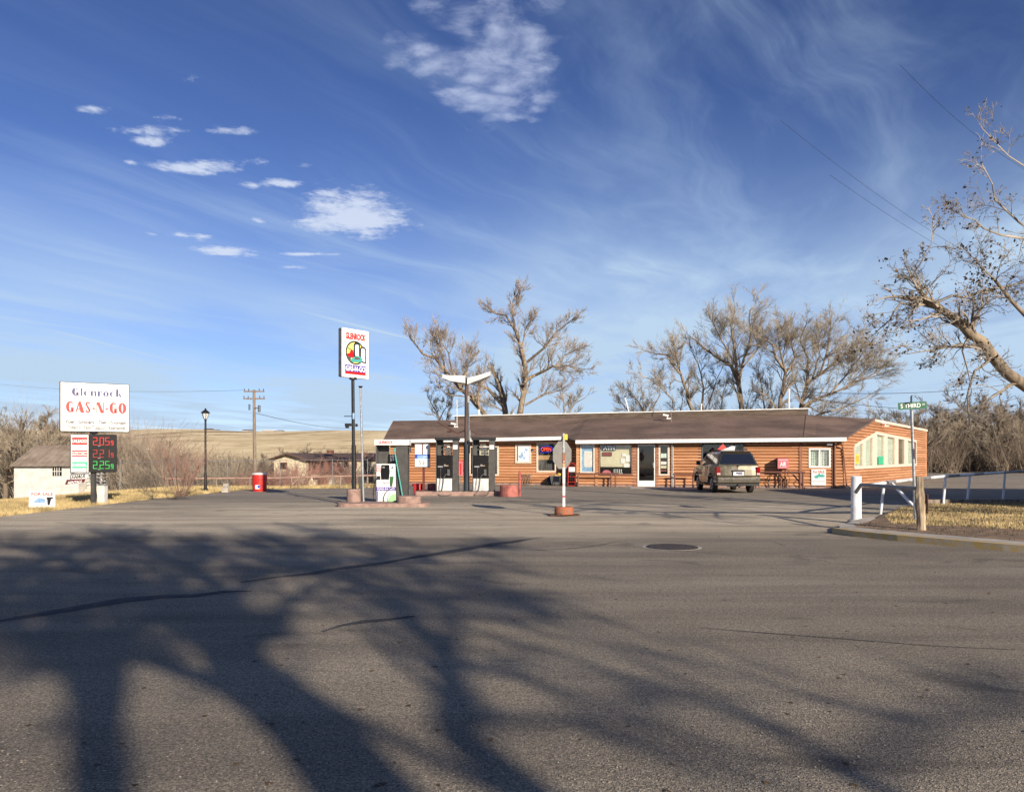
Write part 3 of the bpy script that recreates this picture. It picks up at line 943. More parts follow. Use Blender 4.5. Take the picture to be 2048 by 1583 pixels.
# neon OPEN
x0, x1, z0, z1 = rA2
neon = thing('neon_open_sign', 'lit neon OPEN sign in the window, red letters inside a blue oval', 'neon sign', tuple((W[store.name] @ Vector(((x0 + x1) / 2, DA - .10, z1 - .42)))), SRZ)
pts = [((.40 * math.cos(a)), -.02, .19 * math.sin(a) + .05 * math.cos(a)) for a in [2 * math.pi * i / 28 for i in range(29)]]
build(MB().tube(pts, .012, 6), 'oval_tube', M['neon_blue'], neon)
lettering('OPEN', -.30, .30, -.11, .12, -.03, M['neon_red'], neon, .012)
build(MB().box(-.36, .36, .0, .02, -.16, .16), 'backing_panel', M['jet'], neon)
x0, x1, z0, z1 = rB3
for (e, g, mt) in [(.98, 1.22, 'curtain_pale'), (.62, .78, 'paper'), (.40, .56, 'blind'), (.26, .30, 'pinkred')]:
    build(MB().box(x0 + .13, x1 - .13, .010, .016, z0 + e, z0 + g), 'sticker', M[mt], wB3)
# small white sliding window with bars
x0, x1, z0, z1 = rB5; xm = (x0 + x1) / 2
build(MB().box(xm - .04, xm + .04, -.05, .04, z0 + .09, z1 - .09), 'mullion', M['white'], wB5)
b = MB()
for i in range(1, 10):
    xx = x0 + .09 + (x1 - x0 - .18) * i / 10
    b.box(xx - .008, xx + .008, .02, .03, z0 + .09, z1 - .09)
for i in range(1, 6):
    zz = z0 + .09 + (z1 - z0 - .18) * i / 6
    b.box(x0 + .09, x1 - .09, .032, .042, zz - .008, zz + .008)
build(b, 'bars', M['off_white'], wB5)
build(MB().box(x0 + .09, x1 - .09, .14, .15, z0 + .09, z1 - .09), 'curtain', M['curtain_pale'], wB5)
# dark window behind the car: mullion
x0, x1, z0, z1 = rB4
build(MB().box(x1 - .55, x1 - .49, -.05, .04, z0 + .07, z1 - .07), 'mullion', M['darkgrey'], wB4)
build(MB().box(x0 - .14, x0 + .0, -.04, .05, z0, z1 + .02), 'window_jamb', M['darkwood'], store)
build(MB().box(x1, x1 + .14, -.04, .05, z0, z1 + .02), 'window_jamb', M['darkwood'], store)
# door
x0, x1, z0, z1 = rD
b = MB(); b.box(x0, x0 + .05, -.06, .10, 0, z1); b.box(x1 - .05, x1, -.06, .10, 0, z1); b.box(x0 + .05, x1 - .05, -.06, .10, z1 - .05, z1)
build(b, 'door_frame', M['trim_brown'], store)
b = MB(); a, c = x0 + .06, x1 - .06
b.box(a, a + .07, -.03, .01, .02, z1 - .06); b.box(c - .07, c, -.03, .01, .02, z1 - .06)
b.box(a + .07, c - .07, -.03, .01, .02, .34); b.box(a + .07, c - .07, -.03, .01, z1 - .14, z1 - .06)
door = build(b, 'door', M['white'], store, bevel=.006)
build(MB().box(a + .07, c - .07, -.012, -.004, .34, z1 - .14), 'pane', M['darkglass'], door)
build(MB().box(a + .10, c - .10, .02, .03, .98, 1.20), 'notice', M['tan'], door)
b = MB(); b.box(a + .12, a + .26, .012, .018, 1.00, 1.18); b.box(c - .40, c - .30, .012, .018, 1.02, 1.15); build(b, 'sticker', M['pinkred'], door)
build(MB().box(c - .13, c - .06, -.09, -.03, 1.05, 1.32), 'handle', M['grey'], door)
for (xa, xb) in ((rB2[1] + .02, rD[0] - .0), (rD[1], rB3[0] - .02)):
    build(MB().box(xa, xb, -.05, .05, 0, 2.46), 'door_jamb', M['trim_brown'], store)
for px in (1193, 1344, 1601, 1667):
    xx = sl(px, 900, 0)[0]
    build(MB().box(xx - .07, xx + .07, -.085, 0, .05, 2.45), 'corner_post', M['trim_brown'] if px != 1193 else LOGS[1], store)
b = MB(); b.box(sl(1153, 900, 0)[0] + .0, .13, -.085, 0, .05, 2.45); build(b, 'corner_post', LOGS[2], store)

# gable wall on the right
G0 = Vector((bx1, 0.0)); gw = gp(1851, 957.5); G1 = Vector(toloc(gw))
GU = (G1 - G0).normalized(); GL = (G1 - G0).length; GN = Vector((GU.y, -GU.x))
g0w = Vector((SO.x, SO.y)) + SU * G0.x + SV * G0.y; guw = (SU * GU.x + SV * GU.y)


def gs(px, py):
    k = (px - 1024) / F
    s = (k * g0w.y - g0w.x) / (guw.x - k * guw.y)
    Y = g0w.y + s * guw.y
    return s, EYE - (py - HZ) * Y / F


gtop = [(0, gs(1687, 878)[1]), gs(1746, 842), (GL, gs(1851, 862)[1])]


def gtopf(s):
    a, b, c = gtop
    if s < b[0]: return a[1] + (b[1] - a[1]) * (s - a[0]) / (b[0] - a[0])
    return b[1] + (c[1] - b[1]) * (s - b[0]) / (c[0] - b[0])


gwin = [gs(1705, 936.7), gs(1831, 929.6), gs(1831, 881), gs(1750, 863.9), gs(1705, 891.2)]
cx = sum(p[0] for p in gwin) / 5; cz = sum(p[1] for p in gwin) / 5
hole = [((p[0] - cx) * .975 + cx, (p[1] - cz) * .93 + cz) for p in gwin]
wg = log_wall(store, tuple(G0), tuple(G1), gtopf, [hole])


def gpt(s, t, z):
    p = G0 + GU * s + GN * t
    return (p.x, p.y, z)


def gbeam(mb, a, b, w, t0, t1):
    """beam along a line in the gable wall from (s,z) a to b"""
    A = Vector(a); B = Vector(b); d = (B - A).normalized(); n = Vector((-d.y, d.x)) * w / 2
    c = [A + n, B + n, B - n, A - n]
    v = [gpt(p.x, t0, p.y) for p in c] + [gpt(p.x, t1, p.y) for p in c]
    mb.add(v, [(0, 1, 2, 3), (7, 6, 5, 4)] + [(i, 4 + i, 4 + (i + 1) % 4, (i + 1) % 4) for i in range(4)])


mb = MB(); inn = [((p[0] - cx) * .985 + cx, (p[1] - cz) * .955 + cz) for p in gwin]
for i, (a, b_) in enumerate(zip(inn, inn[1:] + inn[:1])):
    gbeam(mb, a, b_, 0.17, 0.055, 0.095 + .001 * i)
gf = build(mb, 'gable_window', M['cream'], store)


def wtop(s):
    pk = gwin[3]; l = gwin[4]; r = gwin[2]
    if s < pk[0]: return l[1] + (pk[1] - l[1]) * (s - l[0]) / (pk[0] - l[0])
    return pk[1] + (r[1] - pk[1]) * (s - pk[0]) / (r[0] - pk[0])


def wbot(s):
    return gwin[0][1] + (gwin[1][1] - gwin[0][1]) * (s - gwin[0][0]) / (gwin[1][0] - gwin[0][0])


pan = [(1708, 1722), (1728, 1742), (1751, 1765), (1772, 1787), (1794, 1806), (1813, 1826)]
prev = 1705
for i, (a, b_) in enumerate(pan):
    s0 = gs(a, 900)[0]; s1 = gs(b_, 900)[0]
    v = [gpt(s0, 0.045, wbot(s0)), gpt(s1, 0.045, wbot(s1)), gpt(s1, .045, wtop(s1)), gpt(s0, .045, wtop(s0))]
    v2 = [gpt(s0, 0.035, wbot(s0)), gpt(s1, 0.035, wbot(s1)), gpt(s1, .035, wtop(s1)), gpt(s0, .035, wtop(s0))]
    build(MB().add(v + v2, [(0, 1, 2, 3), (7, 6, 5, 4)] + [(k, 4 + k, 4 + (k + 1) % 4, (k + 1) % 4) for k in range(4)]), 'pane', M['glass'], gf)
    if i != 4:
        mb = MB(); N = 8
        for k in range(N):
            sa = s0 + (s1 - s0) * k / N; sb = s0 + (s1 - s0) * (k + 1) / N
            mb.poly([gpt(sa, -.06 - .03 * (k % 2), wbot(sa)), gpt(sb, -.06 - .03 * ((k + 1) % 2), wbot(sb)), gpt(sb, -.06 - .03 * ((k + 1) % 2), wtop(sb)), gpt(sa, -.06 - .03 * (k % 2), wtop(sa))])
        build(mb, 'curtain', M['curtain_pale'], gf)
    if i < 5:
        m0 = gs(b_, 900)[0]; m1 = gs(pan[i + 1][0], 900)[0]; mm = (m0 + m1) / 2
        mb = MB(); gbeam(mb, (mm, wbot(mm)), (mm, wtop(mm) - .03), (m1 - m0), -.06, 0.088)
        build(mb, 'mullion', M['cream'], gf)
for (pa, pb, ya, yb, mt, nm) in [(1708, 1716, 908, 926, 'yellow', 'yellow_sign'), (1755, 1766, 912, 928, 'green_band', 'green_sign')]:
    s0, z1 = gs(pa, ya); s1, z0 = gs(pb, yb)
    build(MB().add([gpt(s0, .055, z0), gpt(s1, .055, z0), gpt(s1, .055, z1), gpt(s0, .055, z1), gpt(s0, .05, z0), gpt(s1, .05, z0), gpt(s1, .05, z1), gpt(s0, .05, z1)],
                   [(0, 1, 2, 3), (7, 6, 5, 4)] + [(k, 4 + k, 4 + (k + 1) % 4, (k + 1) % 4) for k in range(4)]), nm, M[mt], gf)
    if nm == 'yellow_sign':
        mb = MB()
        for k in range(3):
            zz = z0 + (z1 - z0) * (.3 + .22 * k)
            gbeam(mb, (s0 + .05, zz), (s1 - .05, zz), .03, .056, .06)
        build(mb, 'print', M['letter_black'], gf)
# rake boards
mb = MB(); gbeam(mb, (gtop[0][0] - .05, gtop[0][1] + .05), (gtop[1][0], gtop[1][1] + .05), 0.13, -.05, .12); build(mb, 'rake_board', M['trim_brown'], store)
mb = MB(); gbeam(mb, (gtop[1][0], gtop[1][1] + .05), (gtop[2][0] + .15, gtop[2][1] + .05), 0.16, -.05, .122); build(mb, 'rake_board', M['cream'], store)
build(MB().cyl(gpt(GL, 0, 0), gpt(GL, 0, gtop[2][1] - .05), .09, n=8), 'corner_log', LOGS[1], store)

# interior: floor, partition and back so the windows look into rooms
RD = 4.45; BACK = 11.0
rx0 = sl(786, 842, RD)[0]; rzl = sl(937, 839.5, RD)[1]; rx1, rzr = sl(1612, 829, RD)
b = MB(); b.box(ax0 + .1, bx1 + .5, 3.4, 3.5, 0, 2.6); build(b, 'partition', M['interior'], store)
b = MB(); b.box(ax0 + .05, bx1 - .1, DA + .12, BACK, .0, .03); b.box(.1, bx1 - .15, .1, DA + .11, .0, .03); build(b, 'floor_slab', M['concrete'], store)
b = MB(); b.box(ax0, ax0 + .15, DA + .02, BACK, 0, 2.7); build(b, 'side_wall', LOGS[0], store)
gin = G0 - GN * .35; gi2 = G1 - GN * .35
gxb = G0.x + (G1.x - G0.x) * BACK / G1.y - 1.2
b = MB(); b.box(ax0, gxb, BACK, BACK + .15, 0, 3.6); build(b, 'rear_wall', LOGS[0], store)
# gable room behind the window
mb = MB()
q = [G0 + GU * .3 - GN * 2.2, G1 - GU * .3 - GN * 2.2, G1 - GU * .3 - GN * 2.3, G0 + GU * .3 - GN * 2.3]
mb.prism([tuple(p) for p in q], 0, 2.5, 'z'); build(mb, 'partition', M['interior'], store)
mb = MB(); q = [G1, G1 - GN * 9, G1 - GN * 9 - GU * .15, G1 - GU * .15]
mb.prism([tuple(p) for p in q], 0, 3.1, 'z'); build(mb, 'side_wall', LOGS[1], store)


def slab(pts, th):
    n = len(pts)
    return MB().add([tuple(p) for p in pts] + [(p[0], p[1], p[2] - th) for p in pts],
                    [tuple(range(n)), tuple(range(2 * n - 1, n - 1, -1))] + [(i, n + i, n + (i + 1) % n, (i + 1) % n) for i in range(n)])


ea0, eaz0 = sl(766, 881.5, DA - .55); ea1, eaz1 = sl(1123, 874.5, DA - .55)
eb0, ebz0 = sl(1151, 882, -.5); eb1, ebz1 = sl(1607, 877, -.5); eb2, ebz2 = sl(1693, 876.5, -.5)
pk = gpt(gtop[1][0], .1, gtop[1][1] + .13)
top0 = Vector((rx0, RD, rzl + .0)); top1 = Vector((rx1, RD, rzr))
f = (eb0 - rx0) / (rx1 - rx0); zm = rzl + (rzr - rzl) * f
roof = build(slab([(ea0, DA - .55, eaz0 + .06), (ea1, DA - .55, eaz1 + .06), (eb0 + .1, RD, zm), tuple(top0)], .09), 'roof', M['shingle'], store)
build(slab([(ea1, DA - .55, eaz1 + .059), (eb0, -.5, ebz0 + .06), (eb0 + .1, RD, zm)], .09), 'roof_panel', M['shingle'], roof)
build(slab([(eb0, -.5, ebz0 + .06), (eb1, -.5, ebz1 + .06), tuple(top1), (eb0 + .1, RD, zm)], .09), 'roof_panel', M['shingle'], roof)
build(slab([(eb1, -.5, ebz1 + .06), (eb2, -.5, ebz2 + .05), pk, tuple(top1)], .09), 'roof_panel', M['shingle'], roof)
# flat rear roof and gable right slope
build(slab([(rx0, RD, rzl - .02), (rx1, RD, rzr - .02), (rx1 + 1.5, BACK + .3, rzr - .3), (rx0, BACK + .3, rzl - .3)], .12), 'rear_roof', M['shingle'], store)
e1 = gpt(GL + .2, .1, gtop[2][1] + .13); e1b = gpt(GL + .2, -9, gtop[2][1] + .13); pkb = gpt(gtop[1][0], -9, gtop[1][1] + .13)
build(slab([pk, e1, e1b, pkb], .1), 'rear_roof', M['shingle'], store)
build(slab([tuple(top1), pk, pkb, (rx1 + 1.5, BACK + .3, rzr - .3)], .1), 'rear_roof', M['shingle'], store)
# seams where roof planes meet
b = MB().tube([(eb1, -.48, ebz1 + .065), (rx1, RD, rzr + .005)], .018, 5); build(b, 'hip_seam', M['darkwood'], roof)
b = MB().tube([(ea1 + .02, DA - .5, eaz1 + .08), (eb0 + .09, RD - .1, zm + .02)], .012, 5); build(b, 'hip_seam', M['shingle_edge'], roof)
# parapet behind the ridge with its white cap
p0x, p0z = sl(910, 831.5, RD + .12); p1x, p1z = sl(1616, 816.5, RD + .12)
b = MB().add([(p0x, RD + .05, rzl - .1), (p1x, RD + .05, rzr - .1), (p1x, RD + .05, p1z - .036), (p0x, RD + .05, p0z - .036),
              (p0x, RD + .20, rzl - .1), (p1x, RD + .20, rzr - .1), (p1x, RD + .20, p1z - .036), (p0x, RD + .20, p0z - .036)],
             [(0, 1, 2, 3), (7, 6, 5, 4)] + [(k, 4 + k, 4 + (k + 1) % 4, (k + 1) % 4) for k in range(4)])
build(b, 'parapet', M['shingle_edge'], store)
b = MB().add([(p0x - .1, RD - .02, p0z - .035), (p1x + .1, RD - .02, p1z - .035), (p1x + .1, RD - .02, p1z + .02), (p0x - .1, RD - .02, p0z + .02),
              (p0x - .1, RD + .27, p0z - .035), (p1x + .1, RD + .27, p1z - .035), (p1x + .1, RD + .27, p1z + .02), (p0x - .1, RD + .27, p0z + .02)],
             [(0, 1, 2, 3), (7, 6, 5, 4)] + [(k, 4 + k, 4 + (k + 1) % 4, (k + 1) % 4) for k in range(4)])
build(b, 'parapet_cap', M['white'], store)


def fascia(x0, z0, x1, z1, d, h=.20):
    b = MB().add([(x0, d - .02, z0 - h / 2), (x1, d - .02, z1 - h / 2), (x1, d - .02, z1 + h / 2), (x0, d - .02, z0 + h / 2),
                  (x0, d + .02, z0 - h / 2), (x1, d + .02, z1 - h / 2), (x1, d + .02, z1 + h / 2), (x0, d + .02, z0 + h / 2)],
                 [(0, 1, 2, 3), (7, 6, 5, 4)] + [(k, 4 + k, 4 + (k + 1) % 4, (k + 1) % 4) for k in range(4)])
    build(b, 'fascia_board', M['white'], store)


n = 3
for i in range(n):
    a, c = i / n, (i + 1) / n
    fascia(ea0 + (ea1 - ea0) * a + .004, eaz0 + (eaz1 - eaz0) * a - .04, ea0 + (ea1 - ea0) * c - .004, eaz0 + (eaz1 - eaz0) * c - .04, DA - .58)
n = 4
for i in range(n):
    a, c = i / n, (i + 1) / n
    fascia(eb0 + (eb2 - eb0) * a + .004, ebz0 + (ebz2 - ebz0) * a - .04, eb0 + (eb2 - eb0) * c - .004, ebz0 + (ebz2 - ebz0) * c - .04, -.53)
b = MB(); b.box(ea0 + .05, ea1, DA - .5, DA + .02, 2.50, 2.53); b.box(eb0, eb2 - .1, -.46, .02, 2.38, 2.41); build(b, 'soffit', M['darkwood'], store)
# left rake trim, downspouts, conduit, lamp
b = MB().tube([(ea0, DA - .5, eaz0 - .02), (rx0, RD, rzl - .05)], .05, 5); build(b, 'rake_trim', M['white'], store)
xx = sl(1669, 900, 0)[0]
b = MB().tube([(xx, -.40, 2.36), (xx, -.15, 2.25), (xx, -.13, 2.0), (xx, -.13, .15), (xx + .12, -.22, .05)], .045, 6); build(b, 'downspout', M['trim_brown'], store)
xx = sl(1681, 900, 0)[0]
b = MB().tube([(xx - .05, -.35, 2.36), (xx + .1, -.12, 2.1), (xx + .28, -.10, .15), (xx + .45, -.2, .04)], .035, 6); build(b, 'downspout', M['trim_brown'], store)
xx = sl(1346, 900, 0)[0]
b = MB().tube([(xx, -.14, .05), (xx, -.14, 2.35)], .02, 6); b.tube([(xx - .06, -.13, .05), (xx - .06, -.13, 2.3)], .012, 6); b.cyl((xx - .06, -.13, 2.2), (xx - .06, -.13, 2.32), .04, n=8)
build(b, 'conduit', M['off_white'], store)
xx = sl(1658, 884, 0)[0]
b = MB().box(xx - .14, xx + .14, -.28, -.12, 2.26, 2.36); build(b, 'eave_light', M['white'], store, bevel=.02)
lx, lz = sl(1065, 900, DA)
b = MB().cyl((lx, DA - .12, lz + .02), (lx, DA - .05, lz + .02), .07, n=8); b.cyl((lx, DA - .09, lz - .10), (lx, DA - .09, lz + .02), .05, .03, n=8); build(b, 'wall_lamp', M['black'], store)
# vents, camera, masts on the roof
def roof_pipe(px, ytop, ybot, d, r, mat, nm, cap=True):
    x, z1 = sl(px, ytop, d); z0 = sl(px, ybot, d)[1]
    b = MB().cyl((x, d, z0), (x, d, z1), r, n=8)
    if cap: b.cyl((x, d, z1 - .02), (x, d, z1 + .05), r * 1.7, r * 1.3, n=8)
    build(b, nm, mat, store)
roof_pipe(958, 819, 838, RD + .5, .07, M['white'], 'vent_pipe', False)
roof_pipe(1402, 809, 825, RD + .6, .05, M['galv'], 'vent_pipe')
roof_pipe(1027, 826, 836, RD + .5, .03, M['white'], 'vent_pipe', False)


def mast(pxb, pyb, pxt, pyt, d, r, label, arm=None):
    xb, zb = sl(pxb, pyb, d); xt, zt = sl(pxt, pyt, d)
    o = W[store.name] @ Vector((xb, d, zb))
    t = thing('roof_mast', label, 'mast', tuple(o), SRZ)
    build(MB().cyl((0, 0, -.15), (xt - xb, 0, zt - zb), r, n=6), 'pole', M['white'] if r > .02 else M['galv'], t)
    if arm:
        ax, az = sl(arm[0], arm[1], d)
        b = MB().cyl((0 + (xt - xb) * .5, 0, az - zb), (ax - xb, 0, az - zb), .014, n=5)
        for k in range(4):
            q = (xt - xb) * .5 + ((ax - xb) - (xt - xb) * .5) * (1 - k * .13)
            b.cyl((q, -.28 + .03 * k, az - zb), (q, .28 - .03 * k, az - zb), .009, n=4)
            b.cyl((q, 0, az - zb - .12), (q, 0, az - zb + .1), .012, n=4)
        build(b, 'aerial', M['galv'], t)


mast(1259, 824, 1250, 795, RD + .7, .035, 'leaning white mast with a small aerial on the store roof ridge', (1293, 809))
mast(1578, 817, 1578, 777, RD + .6, .045, 'upright white service mast at the right end of the roof ridge', (1596, 787))
mast(1343, 848, 1341, 791, RD - 1.2, .016, 'thin grey pole rising from the roof above the shop door')
mast(914, 858, 914, 800, 3.2, .022, 'thin pole with a small box camera left of the light pole')
for (px, py, d, lb) in [(1333, 831, RD - 1.2, 'white security camera on the thin pole above the shop door'), (909, 848, 3.2, 'white security camera on the pole left of the pump light'),
                        (1760, 846, None, 'white security camera under the peak of the gable end')]:
    if d is None:
        s, z = gs(px, py); x, y, z = gpt(s, .25, z)
    else:
        (x, z), y = sl(px, py, d), d - .1
    o = W[store.name] @ Vector((x, y, z))
    c = thing('security_camera', lb, 'camera', tuple(o), SRZ)
    build(MB().box(-.22, .12, -.06, .06, -.04, .07).xf(Matrix.Rotation(R(12), 4, 'Y')), 'camera_body', M['white'], c, bevel=.015)
    build(MB().cyl((.05, 0, -.18), (.05, 0, .0), .03, n=6).box(.0, .26, -.03, .03, -.20, -.14), 'bracket', M['white'], c)
    build(MB().cyl((-.27, 0, .07), (-.20, 0, .055), .035, n=8), 'lens', M['black'], c)
# ------------------------------------------------------------------ things in front of the store
def sworld(x, d, z=0):
    return W[store.name] @ Vector((x, d, z))


# framed poster on the left wall
x0, x1, z0, z1 = rA3
o = sworld((x0 + x1) / 2, DA - .06, (z0 + z1) / 2)
po = thing('framed_poster', 'white framed pale blue poster on the log wall left of the OPEN window', 'poster', tuple(o), SRZ)
w, h = (x1 - x0) / 2, (z1 - z0) / 2
b = MB(); b.box(-w, w, -.03, 0, h - .10, h); b.box(-w, w, -.03, 0, -h, -h + .10); b.box(-w, -w + .10, -.03, 0, -h + .1, h - .1); b.box(w - .1, w, -.03, 0, -h + .1, h - .1)
build(b, 'frame', M['cream'], po)
build(MB().box(-w + .1, w - .1, -.012, 0, -h + .1, h - .1), 'sheet', M['paper'], po)
rr = random.Random(3)
b = MB()
for i in range(9):
    cx_, cz_ = rr.uniform(-w * .4, w * .4), rr.uniform(-h * .5, h * .5); s = rr.uniform(.05, .13)
    b.poly([(cx_ + s * math.cos(a) * rr.uniform(.6, 1.2), -.014 - .0006 * i, cz_ + s * math.sin(a) * rr.uniform(.6, 1.2)) for a in [k * math.pi / 4 for k in range(8)]])
build(b, 'print', M['bluewin'], po)
build(MB().box(-w + .11, -w + .17, -.016, -.011, -h + .12, h - .12), 'dark_edge', M['letter_black'], po)

# bicycle rack like row of bent bars leaning on the wall
x, z = sl(1054, 967, DA - .25)
rk = thing('bike_rack', 'small dark rack of wavy upright bars against the log wall', 'bike rack', tuple(sworld(x, DA - .22, 0)), SRZ)
b = MB()
for i in range(7):
    xx = -.24 + i * .08
    b.tube([(xx, -.02, .05), (xx + .02 * (-1) ** i, -.04, .25), (xx - .015 * (-1) ** i, -.03, .45), (xx + .01, .0, .66)], .013, 5)
build(b, 'bars', M['black'], rk)
b = MB(); b.cyl((-.27, -.02, .12), (.27, -.02, .12), .012, n=5); b.cyl((-.27, .0, .60), (.27, .0, .60), .012, n=5); build(b, 'cross_bars', M['black'], rk)

# rubbish bin by the OPEN window
p = sworld(sl(1112, 960, DA - .5)[0], DA - .55)
tb = thing('rubbish_bin', 'grey tapered bin with yellow items on top beside the OPEN window', 'bin', tuple(p), SRZ)
build(MB().prism([(-.22, -.2), (.22, -.2), (.22, .2), (-.22, .2)], .02, .56, 'z', top=[(-.32, -.25), (.32, -.25), (.32, .25), (-.32, .25)]), 'bin_body', M['darkgrey'], tb, bevel=.015)
b = MB(); b.prism([(-.30, -.22), (.26, -.22), (.22, .2), (-.25, .2)], .56, .66, 'z', top=[(-.1, -.1), (.2, -.1), (.15, .1), (-.05, .1)]); build(b, 'contents', M['tan'], tb)
build(MB().box(-.05, .12, -.12, 0, .62, .74).xf(Matrix.Rotation(R(15), 4, 'Y')), 'carton', M['yellow'], tb)
p2_ = sworld(sl(1099, 960, DA - .3)[0], DA - .3)
bg = thing('dark_sack', 'dark full sack slumped on the ground left of the grey bin', 'sack', tuple(p2_), SRZ)
b = MB(); b.lathe([(.0, 0), (.24, .0), (.28, .12), (.24, .30), (.12, .46), (.05, .52), (.0, .53)], n=12)
V_ = b.v[0]; V_ += np.random.RandomState(2).uniform(-.025, .025, V_.shape)
build(b, 'sack_body', M['black'], bg, smooth=True)

# red hand truck
p = sworld(sl(1145, 973, -.15)[0], -.45)
ht = thing('hand_truck', 'red two wheeled hand truck with a white notice leaning at the store corner', 'hand truck', tuple(p), SRZ)
b = MB()
for s in (-1, 1):
    b.tube([(s * .2, -.10, .12), (s * .2, .02, .7), (s * .2, .10, 1.12), (s * .15, .12, 1.24), (s * .07, .12, 1.29), (0, .12, 1.30)], .018, 6)
for zz, yy in ((.25, -.07), (.55, -.01), (.85, .05), (1.08, .09)):
    b.cyl((-.2, yy, zz), (.2, yy, zz), .014, n=6)
build(b, 'frame', M['red'], ht)
build(MB().box(-.22, .22, -.34, -.08, .05, .07), 'toe_plate', M['red'], ht)
for s in (-1, 1):
    wh = build(MB().cyl((s * .22, .0, .125), (s * .29, .0, .125), .125, n=14), 'wheel', M['tire'], ht)
    build(MB().cyl((s * .215, .0, .125), (s * .295, .0, .125), .05, n=10), 'hub', M['grey'], wh)
build(MB().box(-.17, .17, -.07, -.055, .82, 1.08).xf(Matrix.Rotation(R(-6), 4, 'X')), 'notice', M['paper'], ht)
build(MB().tube([(-.08, -.06, .3), (-.06, -.07, .55), (-.02, -.05, .8), (.03, -.06, .55), (.06, -.07, .3)], .012, 5), 'strap', M['black'], ht)


# pipe rails along the store front
def wall_rail(px0, px1, py, d, posts, label, braces=False, h=None):
    x0 = sl(px0, py, d)[0]; x1, z = sl(px1, py, d)
    t = thing('pipe_rail', label, 'rail', tuple(sworld(x0, d)), SRZ, 'brown pipe rails along the store front')
    L = x1 - x0
    build(MB().cyl((0, 0, z), (L, 0, z), .045, n=8), 'top_rail', M['railbrown'], t)
    for q in posts:
        xx = sl(q, py, d)[0] - x0
        build(MB().cyl((xx, 0, 0), (xx, 0, z), .045, n=8), 'post', M['railbrown'], t)
    if braces:
        build(MB().cyl((L - .55, .5, .9 * z), (L, 0, .02), .04, n=8), 'brace', M['railbrown'], t)
    return t


wall_rail(1153, 1237, 947, -.55, (1156, 1222, 1231), 'brown pipe rail below the ATM window')
wall_rail(1346, 1389, 948, -.55, (1349, 1386), 'short brown pipe rail left of the parked car')
wall_rail(1505, 1610, 944, -.9, (1512, 1606, 1600), 'brown pipe rail right of the parked car below the air pump box', True)

# AIR machine
x, z0 = sl(1555, 937, -.7); x1 = sl(1577, 937, -.7)[0]; z1 = sl(1566, 916, -.7)[1]
am = thing('air_machine', 'faded pink red box marked AIR on the log wall with hoses below', 'air pump', tuple(sworld((x + x1) / 2, -.35)), SRZ)
hw = (x1 - x) / 2
box_ = build(MB().box(-hw, hw, -.35, .30, z0, z1), 'machine_box', M['pinkred'], am, bevel=.02)
build(MB().box(-hw - .012, -hw - .002, -.33, .28, z0 + .02, z1 - .02), 'side_shade_sheet', M['black'], am)  # black sheet paints the shade on the box's left side
lettering('AIR', -hw * .55, hw * .6, z0 + .14, z0 + .36, -.352, M['letter_white'], am, .02)
b = MB(); b.box(-hw * .8, hw * .8, -.354, -.351, z0 + .44, z0 + .50); b.box(-hw * .7, hw * .7, -.354, -.351, z0 + .06, z0 + .09); build(b, 'print', M['palered'], am)
build(MB().cyl((-.05, .0, 0), (-.05, .0, z0), .04, n=8).cyl((.15, .0, .0), (.15, .0, z0), .03, n=8), 'post', M['railbrown'], am)
rr = random.Random(8)
b = MB()
for k in range(7):
    xa = rr.uniform(-.3, .4)
    b.tube([(xa * .4, -.1, z0 + .02), (xa * 1.2, -.16, z0 - .25), (xa * 1.9, -.18, z0 - .55), (xa * 1.4, -.14, z0 - .78), (xa * 1.8, -.2, .06)], .014, 5)
pts = [(-.5 + .26 * math.cos(a), -.15, .45 + .3 * math.sin(a)) for a in [k * .5 for k in range(13)]]
b.tube(pts, .014, 5)
build(b, 'hose', M['black'], am)
# pale utility stub at base of wall
# FOR SALE board below the small window
x0, z1 = sl(1623, 938, -.12); x1, z0 = sl(1652, 970, -.12)
fs = thing('sale_sign', 'white FOR SALE board hung on the wall under the small barred window', 'sign', tuple(sworld((x0 + x1) / 2, -.10, z0)), SRZ)
hw = (x1 - x0) / 2; hh = z1 - z0
build(MB().box(-hw, hw, 0, .02, 0, hh), 'board', M['sign_white'], fs)
lettering('For SALE', -hw * .75, hw * .8, hh - .20, hh - .06, -.001, M['letter_red'], fs, .015)
b = MB()
for (a, c, e) in [(-.3, .25, .0), (-.1, .15, .06), (.02, .32, .03), (-.22, .0, -.06)]:
    b.poly([(a, -.004 - e * .01, hh * .52 + e), (c, -.004 - e * .01, hh * .50 + e), (c - .05, -.004 - e * .01, hh * .60 + e), ((a + c) / 2, -.004 - e * .01, hh * .68 + e)])
build(b, 'logo', M['teal'], fs)
build(MB().box(-hw * .9, hw * .9, -.004, -.001, .19, .21), 'rule', M['letter_black'], fs)

# white block on the ground by the wall right of the SUV
p = sworld(sl(1591, 974, -.3)[0], -.25)

# ------------------------------------------------------------------ red posts, barrels
def px_w(a, b, Y):
    return (b - a) * Y / F


p = gp(1039.5, 991)
rb = thing('red_bollard', 'slim red steel post right of the red concrete drum', 'bollard', tuple(p))
H = pt(1039, 941, p.y).z
build(MB().lathe([(.052, 0), (.052, H - .02), (.03, H), (0, H)], n=10), 'post_tube', M['dusty_red'], rb)
p = gp(1018, 993); p.y += .35
rbb = thing('concrete_drum', 'faded red concrete drum at the right end of the far pump island', 'concrete drum', (p.x, p.y, 0))
build(MB().lathe([(.0, 0), (.40, 0), (.385, .25), (.375, .44), (.36, .47), (.0, .47)], n=22), 'drum_body', M['redconc'], rbb)
build(MB().tube([(0.03, 0, .46), (.06, .02, .53), (.11, .0, .57)], .012, 5), 'hook', M['rust'], rbb)

